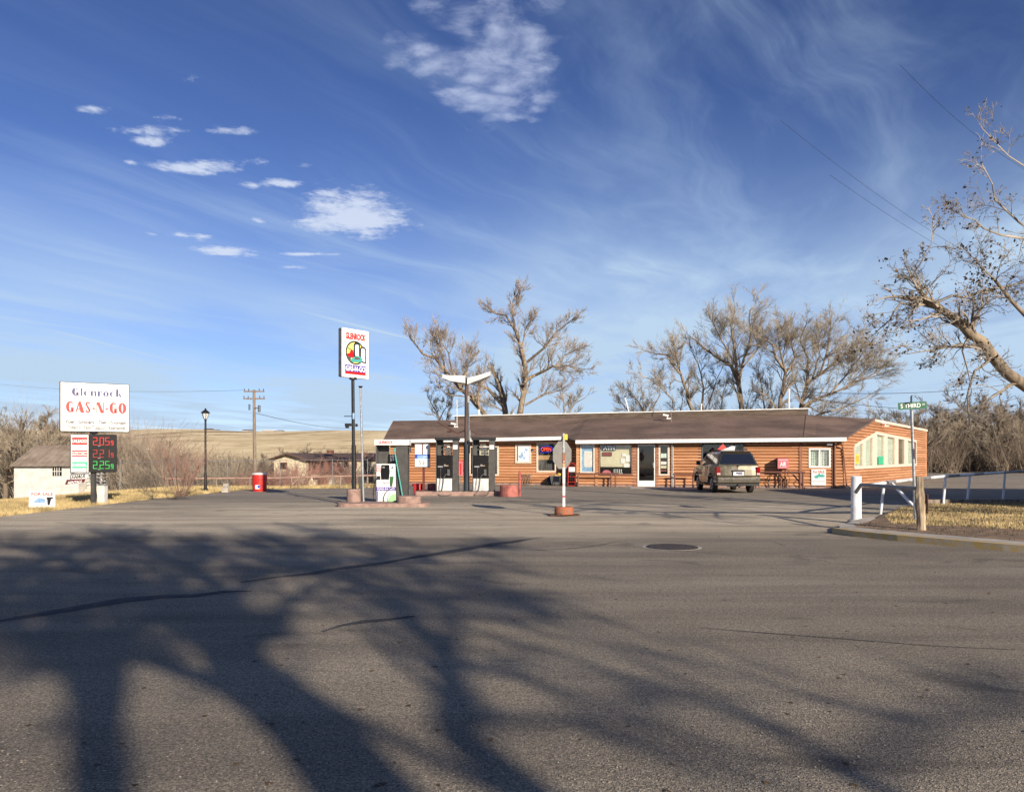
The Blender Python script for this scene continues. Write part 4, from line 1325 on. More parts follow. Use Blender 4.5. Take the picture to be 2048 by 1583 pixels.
# two red drums at the left end of the far island, with the price board behind
for (a, c, lb, mt, shade) in [(824, 848, 'bright red drum at the left end of the far pump island', 'red', 0), (855, 876, 'dusty red drum beside the first black fuel pump', 'dusty_red', 0)]:
    Y = 33.7
    t = thing('red_drum', lb, 'drum', (((a + c) / 2 - 1024) * Y / F, Y, 0), 0, 'red drums at the far pump island')
    r = (c - a) / 2 * Y / F
    build(MB().lathe([(.0, 0), (r, 0), (r, .12), (r * .97, .14), (r, .16), (r, .45), (0, .47)], n=18), 'drum_shell', M[mt], t)
Y = 32.85
p = Vector(((845 - 1024) * Y / F, Y, 0))
pb = thing('poster_stand', 'white and blue advert board on a dark red post beside the far pump island', 'sign', (p.x, p.y, 0))
z0 = pt(0, 933, Y).z; z1 = pt(0, 888, Y).z; hw = .32
build(MB().box(-hw, hw, -.02, .02, z0, z1), 'board', M['sign_white'], pb)
build(MB().box(-hw, hw, -.027, -.021, z0 + .36, z0 + .54), 'blue_band', M['blue'], pb)
build(MB().box(-hw + .1, hw - .1, -.030, -.0275, z0 + .35, z0 + .50), 'pale_panel', M['bluewin'], pb)
build(MB().box(-.02, .025, -.028, -.021, z0 + .52, z1), 'red_stripe', M['maroon'], pb)
build(MB().box(-hw - .012, -hw, -.024, .024, z0, z1).box(hw, hw + .012, -.024, .024, z0, z1), 'edge', M['darkgrey'], pb)
build(MB().box(-hw - .012, hw + .012, -.024, .024, z0 - .03, z0), 'lower_edge', M['black'], pb)
lettering('5.61', -.14, .16, z0 + .10, z0 + .27, -.021, M['letter_black'], pb, .0)
build(MB().box(.0, .10, -.03, .03, .19, z0 - .03), 'post', M['maroon'], pb)
build(MB().box(-.12, .12, -.2, .2, .182, .22), 'foot', M['maroon'], pb)

# red rubbish barrel at the far edge of the lot
p = gp(515, 982.5); Y = p.y + .3
tb = thing('trash_barrel', 'red plastic barrel with a pale lid standing at the far lot edge', 'barrel', (p.x, Y, 0))
r = .345
build(MB().lathe([(.0, 0), (r * .88, 0), (r * .93, .1), (r * .96, .3), (r, .32), (r, .36), (r * .97, .38), (r, .6), (r * 1.03, .63), (r, .66), (r * 1.0, .8), (0, .8)], n=24), 'barrel_shell', M['red'], tb)
build(MB().lathe([(r * 1.05, .795), (r * 1.06, .84), (r * .8, .885), (r * .3, .90), (.0, .90)], n=24), 'lid', M['off_white'], tb)
mb = MB()
def arc_patch(a0, a1, z0, z1, rad):
    N = 6
    v = []
    for k in range(N + 1):
        a = a0 + (a1 - a0) * k / N
        v += [(rad * math.cos(a), rad * math.sin(a), z0), (rad * math.cos(a), rad * math.sin(a), z1)]
    return v, [(2 * k, 2 * k + 2, 2 * k + 3, 2 * k + 1) for k in range(N)]
mb.add(*arc_patch(R(-108), R(-72), .12, .34, r * .985)); build(mb, 'label_patch', M['sign_white'], tb)
mb = MB(); mb.add(*arc_patch(R(-88), R(-70), .16, .30, r * .995)); build(mb, 'label_print', M['blue'], tb)

# pale block by the fence
p = gp(441, 985)
bl = thing('concrete_block', 'pale concrete block standing in the dry grass behind the lamp post', 'block', (p.x, p.y + .6, -.05))
build(MB().box(-.15, .15, -.13, .13, 0, .30).box(-.08, .13, -.11, .11, .302, .46), 'block_body', M['concrete'], bl, bevel=.02)

# ------------------------------------------------------------------ pump islands
def rounded(x0, x1, y0, y1, r, n=5):
    pts = []
    for cx_, cy_, a0 in ((x1 - r, y0 + r, -90), (x1 - r, y1 - r, 0), (x0 + r, y1 - r, 90), (x0 + r, y0 + r, 180)):
        for k in range(n + 1):
            a = R(a0 + 90 * k / n); pts.append((cx_ + r * math.cos(a), cy_ + r * math.sin(a)))
    return pts


isl = sheet('pump_island', [(x, y) for x, y in rounded(-5.75, -2.75, 24.6, 25.95, .45)], .12, M['brownconc'], thick=.125)
isl = sheet('far_pump_island', [(x, y) for x, y in rounded(-4.1, -.42, 31.9, 33.1, .12)], .18, M['brownconc'], thick=.185)

# near island: round planter like bases
Yp = 25.55
pl = thing('sign_base', 'round brown concrete collar at the foot of the tall pole sign', 'concrete collar', ((707.5 - 1024) * Yp / F, Yp, .12))
build(MB().lathe([(.0, 0), (.235, 0), (.23, .40), (.22, .43), (.0, .43)], n=22), 'collar_body', M['brownconc'], pl)
Yb = 25.1
cb = thing('concrete_drum', 'wide round brown concrete drum guarding the near pump', 'concrete drum', ((818 - 1024) * Yb / F, Yb, .0))
build(MB().lathe([(.0, 0), (.43, 0), (.43, .04), (.40, .06), (.40, .32), (.385, .345), (.0, .345)], n=26), 'drum_body', M['brownconc'], cb)

# tall pole sign
YS = 25.55; xs_ = (708 - 1024) * YS / F
psn = thing('pole_sign', 'tall black pole with a white gas station sign showing a tow truck and fuel pumps', 'pole sign', (xs_, YS, .12))
zt = pt(0, 757, YS).z - .12
build(MB().cyl((0, 0, .0), (-.04, 0, zt + .05), .055, n=12), 'pole', M['black'], psn)
build(MB().cyl((0, 0, .0), (-.01, 0, 1.9), .075, n=12), 'pole_sleeve', M['black'], psn)
MS = Matrix.Translation((-.02, 0, zt + .0)) @ Matrix.Rotation(R(50), 4, 'Z')
HS = 1.64; WS = .56
sb = build(MB().box(-WS, WS, -.09, .09, 0.02, HS).xf(MS), 'sign_cabinet', M['darkgrey'], psn, bevel=.03)
fr = MB(); e = .07
fr.box(-WS, WS, -.105, -.088, 0.02, .02 + e); fr.box(-WS, WS, -.105, -.088, HS - e, HS); fr.box(-WS, -WS + e, -.105, -.088, .02 + e, HS - e); fr.box(WS - e, WS, -.105, -.088, .02 + e, HS - e)
build(fr.xf(MS), 'retainer_frame', M['white'], psn)
build(MB().box(-WS + e, WS - e, -.098, -.086, .02 + e, HS - e).xf(MS), 'sign_face', M['sign_white'], psn)
lettering('GLENROCK', -.40, .44, 1.29, 1.51, -.098, M['letter_red'], psn, .05, M=MS)
def disc(cx_, cz_, rx_, rz_, y, n=32):
    return MB().prism([(cx_ + rx_ * math.cos(2 * math.pi * k / n), cz_ + rz_ * math.sin(2 * math.pi * k / n)) for k in range(n)], y, y - .002, 'y')
build(disc(.0, .86, .40, .40, -.0985).xf(MS), 'logo_ring', M['letter_black'], psn)
build(disc(.0, .86, .35, .35, -.101).xf(MS), 'logo_disc', M['pale_yellow'], psn)
def plate(mt, nm, polys, y):
    b = MB()
    for i, q in enumerate(polys):
        b.prism(q, y - .0012 * i, y - .002 - .0012 * i, 'y')
    build(b.xf(MS), nm, M[mt], psn)
plate('letter_red', 'truck_drawing', [[(-.34, .68), (-.05, .68), (-.05, .84), (-.12, .93), (-.20, .93), (-.24, .83), (-.34, .80)]], -.104)
plate('darkgrey', 'truck_boom_drawing', [[(-.32, .98), (-.08, .90), (-.08, .93), (-.31, 1.01)], [(-.33, .60), (-.20, .60), (-.18, .70), (-.30, .72)]], -.106)
plate('letter_black', 'pump_outline', [[(-.07, .72), (.19, .72), (.20, 1.12), (.13, 1.21), (-.02, 1.21), (-.08, 1.12)], [(.20, .58), (.45, .53), (.45, 1.02), (.38, 1.10), (.25, 1.10), (.20, 1.02)]], -.108)
plate('letter_white', 'pump_drawing', [[(-.01, .76), (.14, .76), (.14, 1.09), (.11, 1.14), (.02, 1.14), (-.02, 1.09)], [(.24, .62), (.40, .58), (.40, .99), (.35, 1.04), (.27, 1.04), (.24, .99)]], -.112)
plate('teal', 'tray_drawing', [[(-.14, .54), (.24, .56), (.30, .68), (.18, .76), (-.10, .70), (-.22, .60)]], -.116)
plate('maroon', 'tray_inside', [[(-.06, .64), (.16, .66), (.19, .70), (.0, .70)]], -.120)
plate('purple', 'blue_band', [[(-.42, .22), (.44, .22), (.44, .44), (-.42, .44)]], -.0985)
plate('letter_red', 'red_band', [[(-.42, .13), (.44, .13), (.44, .218), (-.42, .218)]], -.0985)
lettering('GAS-N-GO', -.40, .42, .235, .41, -.1015, M['letter_white'], psn, .035, M=MS)
build(MB().cyl((-.03, 0, zt - .03), (-.03, 0, zt + .04), .13, n=10), 'mount_plate', M['black'], psn)
# flood lights / boxes on the pole
b = MB(); z = pt(0, 850, YS).z - .12
b.box(-.30, -.05, -.06, .06, z - .03, z + .06); b.box(-.27, -.16, -.12, .0, z - .10, z - .02); b.box(.05, .12, -.05, .05, z - .05, z + .05)
build(b, 'floodlight', M['black'], psn, bevel=.01)
z = pt(0, 832, YS).z - .12
build(MB().box(-.03, .03, -.08, -.06, z - .10, z + .10), 'blue_tag', M['bluewin'], psn)
build(MB().cyl((-.33, 0, z), (-.05, 0, z), .014, n=5), 'side_bracket', M['black'], psn)

fx = (727 - 1024) * 25.8 / F
fp = thing('flagpole', 'bare grey flagpole with a flat cap beside the tall pole sign', 'flagpole', (fx, 25.8, .12))
zt = pt(0, 776, 25.8).z - .12
build(MB().cyl((0, 0, 0), (-.10, 0, zt), .045, .030, n=10), 'pole', M['galv'], fp)
build(MB().cyl((-.10, 0, zt), (-.10, 0, zt + .07), .03, .085, n=10), 'cap', M['black'], fp)
b = MB().box(-.16, -.05, -.05, .05, .0, .85); build(b, 'switch_box', M['dark'], fp)


def hose(mb, pts, r=.014):
    # smooth the polyline a little
    P = [Vector(p) for p in pts]
    Q = []
    for i in range(len(P) - 1):
        a = P[max(i - 1, 0)]; b_ = P[i]; c = P[i + 1]; d = P[min(i + 2, len(P) - 1)]
        for k in range(4):
            t = k / 4
            Q.append(0.5 * ((2 * b_) + (c - a) * t + (2 * a - 5 * b_ + 4 * c - d) * t * t + (3 * b_ - a - 3 * c + d) * t ** 3))
    Q.append(P[-1])
    mb.tube([tuple(q) for q in Q], r, 6)


# near pump with its portal
YP = 26.0; sc = YP / F
def PX(px): return (px - 774) * sc
def PZ(py): return EYE - (py - HZ) * sc - .12
np_ = thing('fuel_pump', 'white fuel pump with green and purple graphics under a black portal lettered GLENROCK', 'fuel pump', ((774 - 1024) * sc, YP, .12), 0)
b = MB(); b.prism([(PX(755.5), 0), (PX(793.5), 0), (PX(793), PZ(927)), (PX(755), PZ(927))], -.26, .26, 'y')
pbdy = build(b, 'pump_cabinet', M['sign_white'], np_, bevel=.02)
build(MB().prism([(PX(765), PZ(958)), (PX(780.5), PZ(958)), (PX(782), PZ(943)), (PX(781), PZ(929)), (PX(765.5), PZ(929)), (PX(764), PZ(943))], -.27, -.262, 'y'), 'display', M['jet'], pbdy)
build(MB().box(PX(767.5), PX(772), -.277, -.271, PZ(935.5), PZ(932)), 'lcd', M['grey'], pbdy)
build(MB().box(PX(755.5), PX(793.5), -.268, -.262, PZ(980), PZ(973)), 'purple_band', M['purple'], pbdy)
lettering('GAS-N-GO', PX(757), PX(791.5), PZ(978.6), PZ(974.4), -.268, M['letter_white'], pbdy, .02)
build(MB().box(PX(756), PX(764), -.268, -.262, PZ(943), PZ(929)), 'card_panel', M['palered'], pbdy)
build(MB().box(PX(757), PX(763.5), -.300, -.262, PZ(958), PZ(951)), 'nozzle_boot', M['black'], pbdy, bevel=.01)
lettering('6', PX(785), PX(789.5), PZ(936.5), PZ(931.5), -.262, M['letter_black'], pbdy, .02)
build(MB().box(PX(782.5), PX(790), -.268, -.262, PZ(941.5), PZ(940.5)), 'print', M['green_band'], pbdy)
build(MB().prism([(PX(783), PZ(971)), (PX(787), PZ(971)), (PX(790), PZ(952)), (PX(783), PZ(952))], -.295, -.262, 'y'), 'green_nozzle_boot', material('dark_green_plastic', (.02, .12, .02), .5), pbdy)
gr = material('pale_green_vinyl', (.32, .58, .28), .5, var=.06)
n = 18
arc = [(PX(793) + (-.24 * math.cos(R(a))), PZ(999) + .24 * math.sin(R(a)) - .02) for a in range(0, 91, 9)]
build(MB().prism([(PX(793), PZ(999) - .10)] + [(max(p[0], PX(778)), p[1]) for p in arc], -.266, -.262, 'y'), 'green_leaf_graphic', gr, pbdy)
b = MB(); hose(b, [(PX(783), -.27, PZ(985)), (PX(779), -.28, PZ(992)), (PX(778), -.27, PZ(1000)), (PX(782), -.26, PZ(1005))], .012); build(b, 'green_swirl', M['green_band'], pbdy)
build(MB().box(PX(756.5), PX(758.5), -.268, -.262, .02, PZ(981)), 'side_stripe', M['purple'], pbdy)
lettering('ETHANOL FREE', PX(767), PX(781), PZ(966.5), PZ(962.5), -.262, M['grey'], pbdy, 0)
# portal
x0, x1 = PX(753.5), PX(817); zh0, zh1 = PZ(890), PZ(879)
b = MB(); b.box(PX(794), PX(817), -.24, .24, 0, zh0); por = build(b, 'portal_column', M['dark'], np_, bevel=.01)
b = MB(); b.box(PX(755), PX(776), .20, .26, PZ(927), zh0); b.box(PX(776), PX(793.8), .20, .26, PZ(927), PZ(908)); build(b, 'portal_panel', M['dark'], np_)
b = MB(); b.box(PX(753.5), PX(755.5), -.2, .22, 0, zh0); build(b, 'portal_post', M['darkgrey'], np_)
hd = build(MB().box(PX(752), PX(820), -.30, .30, zh0, zh1), 'portal_header', M['sign_white'], np_, bevel=.008)
lettering('GLENROCK', PX(760), PX(788.5), zh0 + .05, zh1 - .04, -.301, M['letter_red'], hd, .03)
build(MB().box(PX(780.5), PX(793.5), -.02, .0, PZ(922), PZ(908.5)), 'notice_plate', M['darkgrey'], np_)
b = MB()
for k in range(4): b.box(PX(782), PX(791 - 2 * (k % 2)), -.026, -.021, PZ(911.5 + 2.6 * k) - .008, PZ(911.5 + 2.6 * k) + .008)
build(b, 'notice_print', M['galv'], np_)
b = MB(); hose(b, [(PX(757.5), -.28, PZ(955)), (PX(752.5), -.30, PZ(965)), (PX(750), -.30, PZ(985)), (PX(750.5), -.28, PZ(1001)), (PX(754), -.22, PZ(1004))], .014)
hose(b, [(PX(789), -.24, PZ(971)), (PX(776), -.31, PZ(982)), (PX(770), -.31, PZ(996)), (PX(773), -.29, PZ(1004)), (PX(778), -.26, PZ(1006))], .012)
build(b, 'hose', M['black'], np_)
b = MB(); b.box(PX(819), PX(821.5), -.1, .1, PZ(905), PZ(894)); b.box(PX(818), PX(827), -.1, .15, PZ(991), PZ(972)); build(b, 'side_brackets', M['darkgrey'], np_)
b = MB(); b.cyl((PX(792.3), -.29, PZ(905)), (PX(808), -.36, PZ(991)), .022, n=7); b.cyl((PX(792), -.29, PZ(903)), (PX(792.5), -.29, PZ(895)), .03, n=7)
sq = thing('squeegee_pole', 'long teal pole leaning on the black column of the near fuel pump', 'pole', ((774 - 1024) * sc, YP, .12))
build(b, 'pole', M['teal'], sq)

# far pumps, one built and copied
YF = 32.3; sf = YF / F
def FX(px): return (px - 897) * sf
def FZ(py): return EYE - (py - HZ) * sf - .18
fpump = thing('fuel_pump', 'black fuel pump with white base panel left of the light pole', 'fuel pump', ((897 - 1024) * sf, YF, .18), 0, 'black fuel pumps on the far island')
b = MB().box(FX(875), FX(905), -.26, .24, 0.02, FZ(956)); build(b, 'base_panel', M['off_white'], fpump, bevel=.01)
b = MB().box(FX(875), FX(905), -.28, .22, FZ(956) + .004, FZ(910)); pbdy = build(b, 'pump_head', M['jet'], fpump, bevel=.02)
b = MB(); b.box(FX(877), FX(887), -.29, -.281, FZ(934), FZ(931)); b.box(FX(889), FX(893), -.29, -.281, FZ(932), FZ(928)); build(b, 'display', M['grey'], pbdy)
build(MB().box(FX(893), FX(898), -.29, -.281, FZ(931.5), FZ(930)), 'orange_sticker', M['tan'], pbdy)
build(MB().box(FX(896), FX(901), -.36, -.281, FZ(950), FZ(938)), 'nozzle', M['darkgrey'], pbdy)
build(MB().box(FX(906), FX(917.5), -.28, .28, 0, FZ(880)), 'portal_column', M['dark'], fpump, bevel=.01)
b = MB(); b.box(FX(873), FX(886), .16, .24, FZ(910), FZ(880)); b.box(FX(873), FX(874.4), -.28, .22, 0, FZ(880)); build(b, 'portal_side', M['dark'], fpump)
build(MB().box(FX(871), FX(919.5), -.33, .33, FZ(880), FZ(874.5)), 'portal_header', M['black'], fpump, bevel=.008)
b = MB(); b.box(FX(889), FX(903), -.12, .1, FZ(902), FZ(895)); b.box(FX(890), FX(904), -.16, .12, FZ(909), FZ(903.5)); b.cyl((FX(897), -.05, FZ(910)), (FX(897), -.05, FZ(890)), .03, n=6)
b.box(FX(888), FX(900), -.1, .05, FZ(892), FZ(888)); build(b, 'hose_reel', M['darkgrey'], fpump)
build(MB().box(FX(895), FX(901), -.20, -.165, FZ(894.5), FZ(892)), 'white_valve', M['off_white'], fpump)
build(MB().box(FX(907), FX(916), -.29, -.282, FZ(898), FZ(890)), 'white_notice', M['paper'], fpump)
b = MB(); hose(b, [(FX(899), -.34, FZ(945)), (FX(890), -.36, FZ(952)), (FX(888), -.34, FZ(965)), (FX(885), -.36, FZ(980)), (FX(878), -.42, -.12), (FX(890), -.46, -.16), (FX(903), -.42, -.12), (FX(905), -.30, .05)], .016)
hose(b, [(FX(883), -.30, FZ(935)), (FX(882), -.34, FZ(960)), (FX(880), -.34, FZ(978)), (FX(884), -.3, 0.02)], .012); build(b, 'hose', M['darkgrey'], fpump)


def copy_tree(o, parent=None):
    c = o.copy(); COL.objects.link(c); c.parent = parent
    W[c.name] = W[o.name]
    for ch in list(o.children):
        copy_tree(ch, c)
    return c


fp2 = copy_tree(fpump)
fp2.location = ((969.5 - 1024) * sf, YF - .05, .18)
fp2['label'] = 'black fuel pump with white base panel right of the light pole'

# pole light between the far pumps
YL = 32.4; sL = YL / F
lp = thing('area_light', 'weathered black light pole with two white wing shaped lamp heads between the far pumps', 'light pole', ((933 - 1024) * sL, YL, .18))
zt = EYE + (HZ - 755) * sL - .18
build(MB().cyl((0, 0, 0), (0, 0, zt), .11, .075, n=12), 'pole', material('tarred_pole', (.035, .028, .026), .6, var=.2, scale=5, stretch=(1, 1, .2), col2=(.10, .055, .04)), lp)
build(MB().cyl((0, 0, 0), (0, 0, 2.1), .125, n=12), 'pole_jacket', material('blue_black_jacket', (.022, .032, .045), .5, var=.2, scale=4, stretch=(1, 1, .2)), lp)
b = MB(); b.tube([(.10, -.06, 1.9), (.11, -.06, 3.2), (.09, -.05, 3.9)], .022, 6); b.box(.05, .14, -.12, -.02, 3.75, 4.05); b.tube([(.14, -.06, 1.6), (.15, -.06, 2.6)], .016, 5); build(b, 'conduit', M['galv'], lp)
for s, (xt, zz, hh, nm) in zip((-1, 1), ((-1.0, .16, .0, 'l'), (1.03, .26, .0, 'r'))):
    # shoebox: thin at the tip, deeper at the pole, tilted up
    y0, y1 = -.22, .22
    prof_in = (-.16, .16); prof_out = (.02 + zz * .6, .16 + zz)
    v = []
    prs = ((-.25, .07), (-.16, .08), (-.04, .10)) if s < 0 else ((-.30, -.03), (-.06, .14), (.08, .24))
    for xx, (za, zb), (ya, yb) in ((s * .04, prs[0], (-.16, .16)), (s * .70, prs[1], (y0, y1)), (xt, prs[2], (y0 * .9, y1 * .9))):
        v += [(xx, ya, zt + za), (xx, yb, zt + za), (xx, yb, zt + zb), (xx, ya, zt + zb)]
    f = [(0, 1, 2, 3), (8, 11, 10, 9)] + [(4 * j + i, 4 * j + (i + 1) % 4, 4 * (j + 1) + (i + 1) % 4, 4 * (j + 1) + i) for j in range(2) for i in range(4)]
    hd = build(MB().add(v, f), 'lamp_head', M['off_white'], lp, bevel=.015)
    v2 = [(s * .22, -.15, zt + prs[0][0] + .02), (s * .22, .15, zt + prs[0][0] + .02), (xt * .92, .15, zt + prs[2][0] - .02), (xt * .92, -.15, zt + prs[2][0] - .02)]
    build(MB().add(v2 + [(p[0], p[1], p[2] - .03) for p in v2], [(0, 1, 2, 3), (7, 6, 5, 4)] + [(k, 4 + k, 4 + (k + 1) % 4, (k + 1) % 4) for k in range(4)]), 'diffuser', M['darkgrey'], hd)
b = MB(); p0 = ((873 - 933) * sL, .3, EYE + (HZ - 843) * sL - .18)
b.cyl(p0, ((915 - 933) * sL, .2, EYE + (HZ - 866) * sL - .18), .028, n=6); b.cyl(((915 - 933) * sL, .2, EYE + (HZ - 866) * sL - .18), (0, 0, 2.62), .02, n=5)
b.cyl(((893 - 933) * sL, .25, EYE + (HZ - 862) * sL - .18), ((903 - 933) * sL, .25, EYE + (HZ - 861) * sL - .18), .05, n=8)
build(b, 'side_arm', M['darkwood'], lp)
b = MB().cyl((.0, 0, 2.65), ((955 - 933) * sL, -.1, EYE + (HZ - 867) * sL - .18), .02, n=5); build(b, 'side_arm', M['darkwood'], lp)
# fire extinguisher box
fe = thing('extinguisher_box', 'red fire extinguisher box on a thin post beside the light pole', 'extinguisher', ((921.5 - 1024) * sL, YL + .1, .18))
z0 = EYE + (HZ - 951) * sL - .18; z1 = EYE + (HZ - 922) * sL - .18
build(MB().box(-.095, .095, -.08, .08, z0, z1), 'box_body', M['pinkred'], fe, bevel=.015)
build(MB().box(-.10, .10, -.085, .085, z1 + .002, z1 + .05), 'box_top', M['red'], fe)
build(MB().cyl((0, 0, 0), (0, 0, z0), .022, n=6), 'post', M['galv'], fe)
build(MB().cyl((.0, -.09, z0 + .06), (.0, -.09, z1 - .08), .035, n=8), 'cylinder', M['red'], fe)

# ------------------------------------------------------------------ stop sign seen from behind, on its drum
p = gp(1128, 1031)
YT = p.y; st_ = YT / F
ss_ = thing('stop_sign', 'grey back of a stop sign on a white striped post in a rusty drum', 'stop sign', (p.x, YT, 0), 0)
def TX(px): return (px - 1128) * st_
def TZ(py): return EYE - (py - HZ) * st_
seg = [(1017, 995, 'white'), (995, 990, 'pinkred'), (990, 972, 'white'), (972, 966, 'palered'), (966, 934, 'white'), (934, 926, 'tan'), (926, 905, 'rustconc'), (905, 866, 'galv')]
def lean(z): return -.035 * z + .012
pole = build(MB().box(-.028, .028, .035, .05, TZ(1020), TZ(866)), 'post', M['galv'], ss_)
for a, c, mt in seg[:-1]:
    za, zc = TZ(a), TZ(c)
    build(MB().prism([(-.034, .030), (.034, .030), (.034, .055), (-.034, .055)], za + .001, zc - .001, 'z'), 'reflective_tape', M[mt], pole)
r = (TZ(882) - TZ(937)) / 2; zc = (TZ(882) + TZ(937)) / 2
oc = [(r / math.cos(math.pi / 8) * math.cos(R(22.5 + 45 * k)), zc + r / math.cos(math.pi / 8) * math.sin(R(22.5 + 45 * k))) for k in range(8)]
MO = Matrix.Rotation(R(44), 4, 'Z')
grey_back = material('bare_grey_sign_back', (.26, .25, .235), .55, metal=.3, var=.06)
pl_ = build(MB().prism(oc, .062, .066, 'y').xf(MO), 'sign_plate', grey_back, ss_)
build(MB().prism([(a * .97, zc + (c - zc) * .97) for a, c in oc], .067, .069, 'y').xf(MO), 'red_front', M['red'], pl_)
MOs = MO @ Matrix.Rotation(math.pi, 4, 'Z')
lettering('STOP', -.29, .29, zc - .12, zc + .12, -.070, M['letter_white'], pl_, .03, M=MOs)
build(MB().box(.012, .10, .02, .03, TZ(879), TZ(868)), 'yellow_marker', M['yellow'], ss_)
build(MB().box(-.02, .02, .02, .075, zc - .2, zc - .16).box(-.02, .02, .02, .075, zc + .16, zc + .2), 'sign_clamp', M['galv'], ss_)
dr = build(MB().lathe([(.0, .045), (.26, .045), (.265, .10), (.255, .22), (.24, .25), (.0, .25)], n=24), 'drum', M['rustconc'], ss_)
b = MB(); b.box(-.42, .02, -.18, .16, .015, .04); b.box(.05, .44, -.10, .20, .018, .043); b.xf(Matrix.Rotation(R(8), 4, 'Z'))
b.prism([(-.25, .02), (.0, .02), (-.12, .09)], -.30, -.20, 'y'); build(b, 'scrap_plate', M['rust'], ss_)

# ------------------------------------------------------------------ right corner: bollard, rails, posts, street sign
p = gp(1716, 1046)
wb = thing('white_bollard', 'thick white pipe bollard at the tip of the kerb corner', 'bollard', (p.x, p.y + .1, 0.0))
H = pt(0, 952, p.y + .1).z
wpaint = material('cool_white_pipe_paint', (.76, .78, .80), .4, var=.08, scale=4, fine=.06)
build(MB().lathe([(.0, 0), (.128, 0), (.122, .3), (.122, H), (.115, H + .005), (.115, H - .03), (0, H - .03)], n=24), 'pipe', wpaint, wb, smooth=False)
build(MB().lathe([(.0, 0), (.22, 0), (.20, .06), (.14, .09), (0, .09)], n=16), 'footing', M['concrete'], wb)

Yw = gp(1847, 1071).y
wp = thing('wooden_post', 'split bleached wooden post in the dirt behind the yellow kerb', 'post', tuple(gp(1848, 1071) + Vector((0, .05, .1))))
hgt = pt(0, 953, Yw).z - .1
b = MB()
rr = random.Random(5); ring = []
NS = 9; NZ = 12
for j in range(NZ + 1):
    z = hgt * j / NZ; w_ = .092 - .012 * j / NZ + (.012 if 4 < j < 9 else 0)
    for k in range(NS):
        a = 2 * math.pi * k / NS
        rad = w_ * (1 + rr.uniform(-.10, .10)) * (1.0 if k != 2 else .80)
        ring.append((rad * math.cos(a) - .03 + .03 * math.sin(j * .6) * .3 - .012 * j / NZ * 3, rad * math.sin(a) * .8, z if j < NZ else z - (.05 if k in (0, 1, 8) else 0) + rr.uniform(-.01, .015)))
f = [(j * NS + i, j * NS + (i + 1) % NS, (j + 1) * NS + (i + 1) % NS, (j + 1) * NS + i) for j in range(NZ) for i in range(NS)]
f += [tuple(range(NS))[::-1], tuple(range(NZ * NS, NZ * NS + NS))]
b.add(ring, f); build(b, 'post_timber', M['postwood'], wp)
build(MB().box(.085, .10, -.03, .03, .35, .75), 'iron_strap', M['rust'], wp)

# near grey rail from the bollard to the wooden post
A = pt(1712, 984, 18.45); B = pt(1722, 969, 18.2); C = pt(1842, 977, Yw + .12)
nr = thing('pipe_rail', 'near grey pipe rail between the white bollard and the wooden post', 'rail', (B.x, B.y, 0))
railgrey = material('dull_grey_rail_paint', (.22, .22, .23), .5, var=.1, fine=.1)
build(MB().tube([tuple(A - Vector((B.x, B.y, 0))), tuple(B - Vector((B.x, B.y, 0))), tuple(C - Vector((B.x, B.y, 0)))], [.045, .045, .04], 8), 'rail_pipe', railgrey, nr)

# far white and dark railing
fr_ = [(1741, 970, 20.5), (1773, 964.5, 21.3), (1826, 958.5, 22.6), (1890, 952, 24.5), (1943, 948.5, 26.5), (1980, 946, 28), (2060, 941, 31)]
org = pt(*fr_[0])
wr = thing('striped_railing', 'long white pipe railing with dark bands behind the street sign', 'railing', (org.x, org.y, 0))
pts = [pt(*q) for q in fr_]
cuts = [(0, .0), (1, 0)]
def along(t):
    i = min(int(t), len(pts) - 2); return pts[i].lerp(pts[i + 1], t - i)
for a, c, mt in [(0, 1.0, 'w'), (1.0, 1.3, 'd'), (1.3, 2.15, 'w'), (2.15, 2.5, 'd'), (2.5, 3.1, 'w'), (3.1, 3.5, 'd'), (3.5, 4.1, 'w'), (4.1, 4.6, 'd'), (4.6, 5.3, 'w'), (5.3, 6.0, 'd')]:
    a2, c2 = a + .002, c - .002
    q = [along(a2)] + [pts[k] for k in range(int(a2) + 1, int(c2) + 1)] + [along(c2)]
    q = [tuple(v - Vector((org.x, org.y, 0))) for v in q]
    build(MB().tube(q, .048, 8), 'rail_section', wpaint if mt == 'w' else railgrey, wr)
for (tpx, tpy, tY, bpx, bot) in [(1768, 967, 21.2, 1761, 1033), (1784, 966, 21.5, 1801, 1032), (1832, 959, 22.7, 1827, 1030), (1891, 953, 24.5, 1886, 1012), (1940, 950, 26.5, 1934, 1009), (2010, 945, 29, 2006, 998)]:
    a = pt(tpx, tpy, tY); c = pt(bpx, bot, tY)
    g0 = Vector((a.x + (bpx - tpx) * tY / F, tY - (1.2 if bpx == 1801 else 0), .03))
    o_ = Vector((org.x, org.y, 0))
    build(MB().cyl(tuple(g0 - o_), tuple(a - o_), .04, n=8), 'post', wpaint, wr)
kb = thing('timber_beam', 'low grey weathered beam lying along the far side of the grass patch', 'beam', (13.4, 24.6, .12))
build(MB().box(0, 9, -.07, .07, 0, .13).xf(Matrix.Rotation(R(3.5), 4, 'Z')), 'beam_timber', M['greywood'], kb)

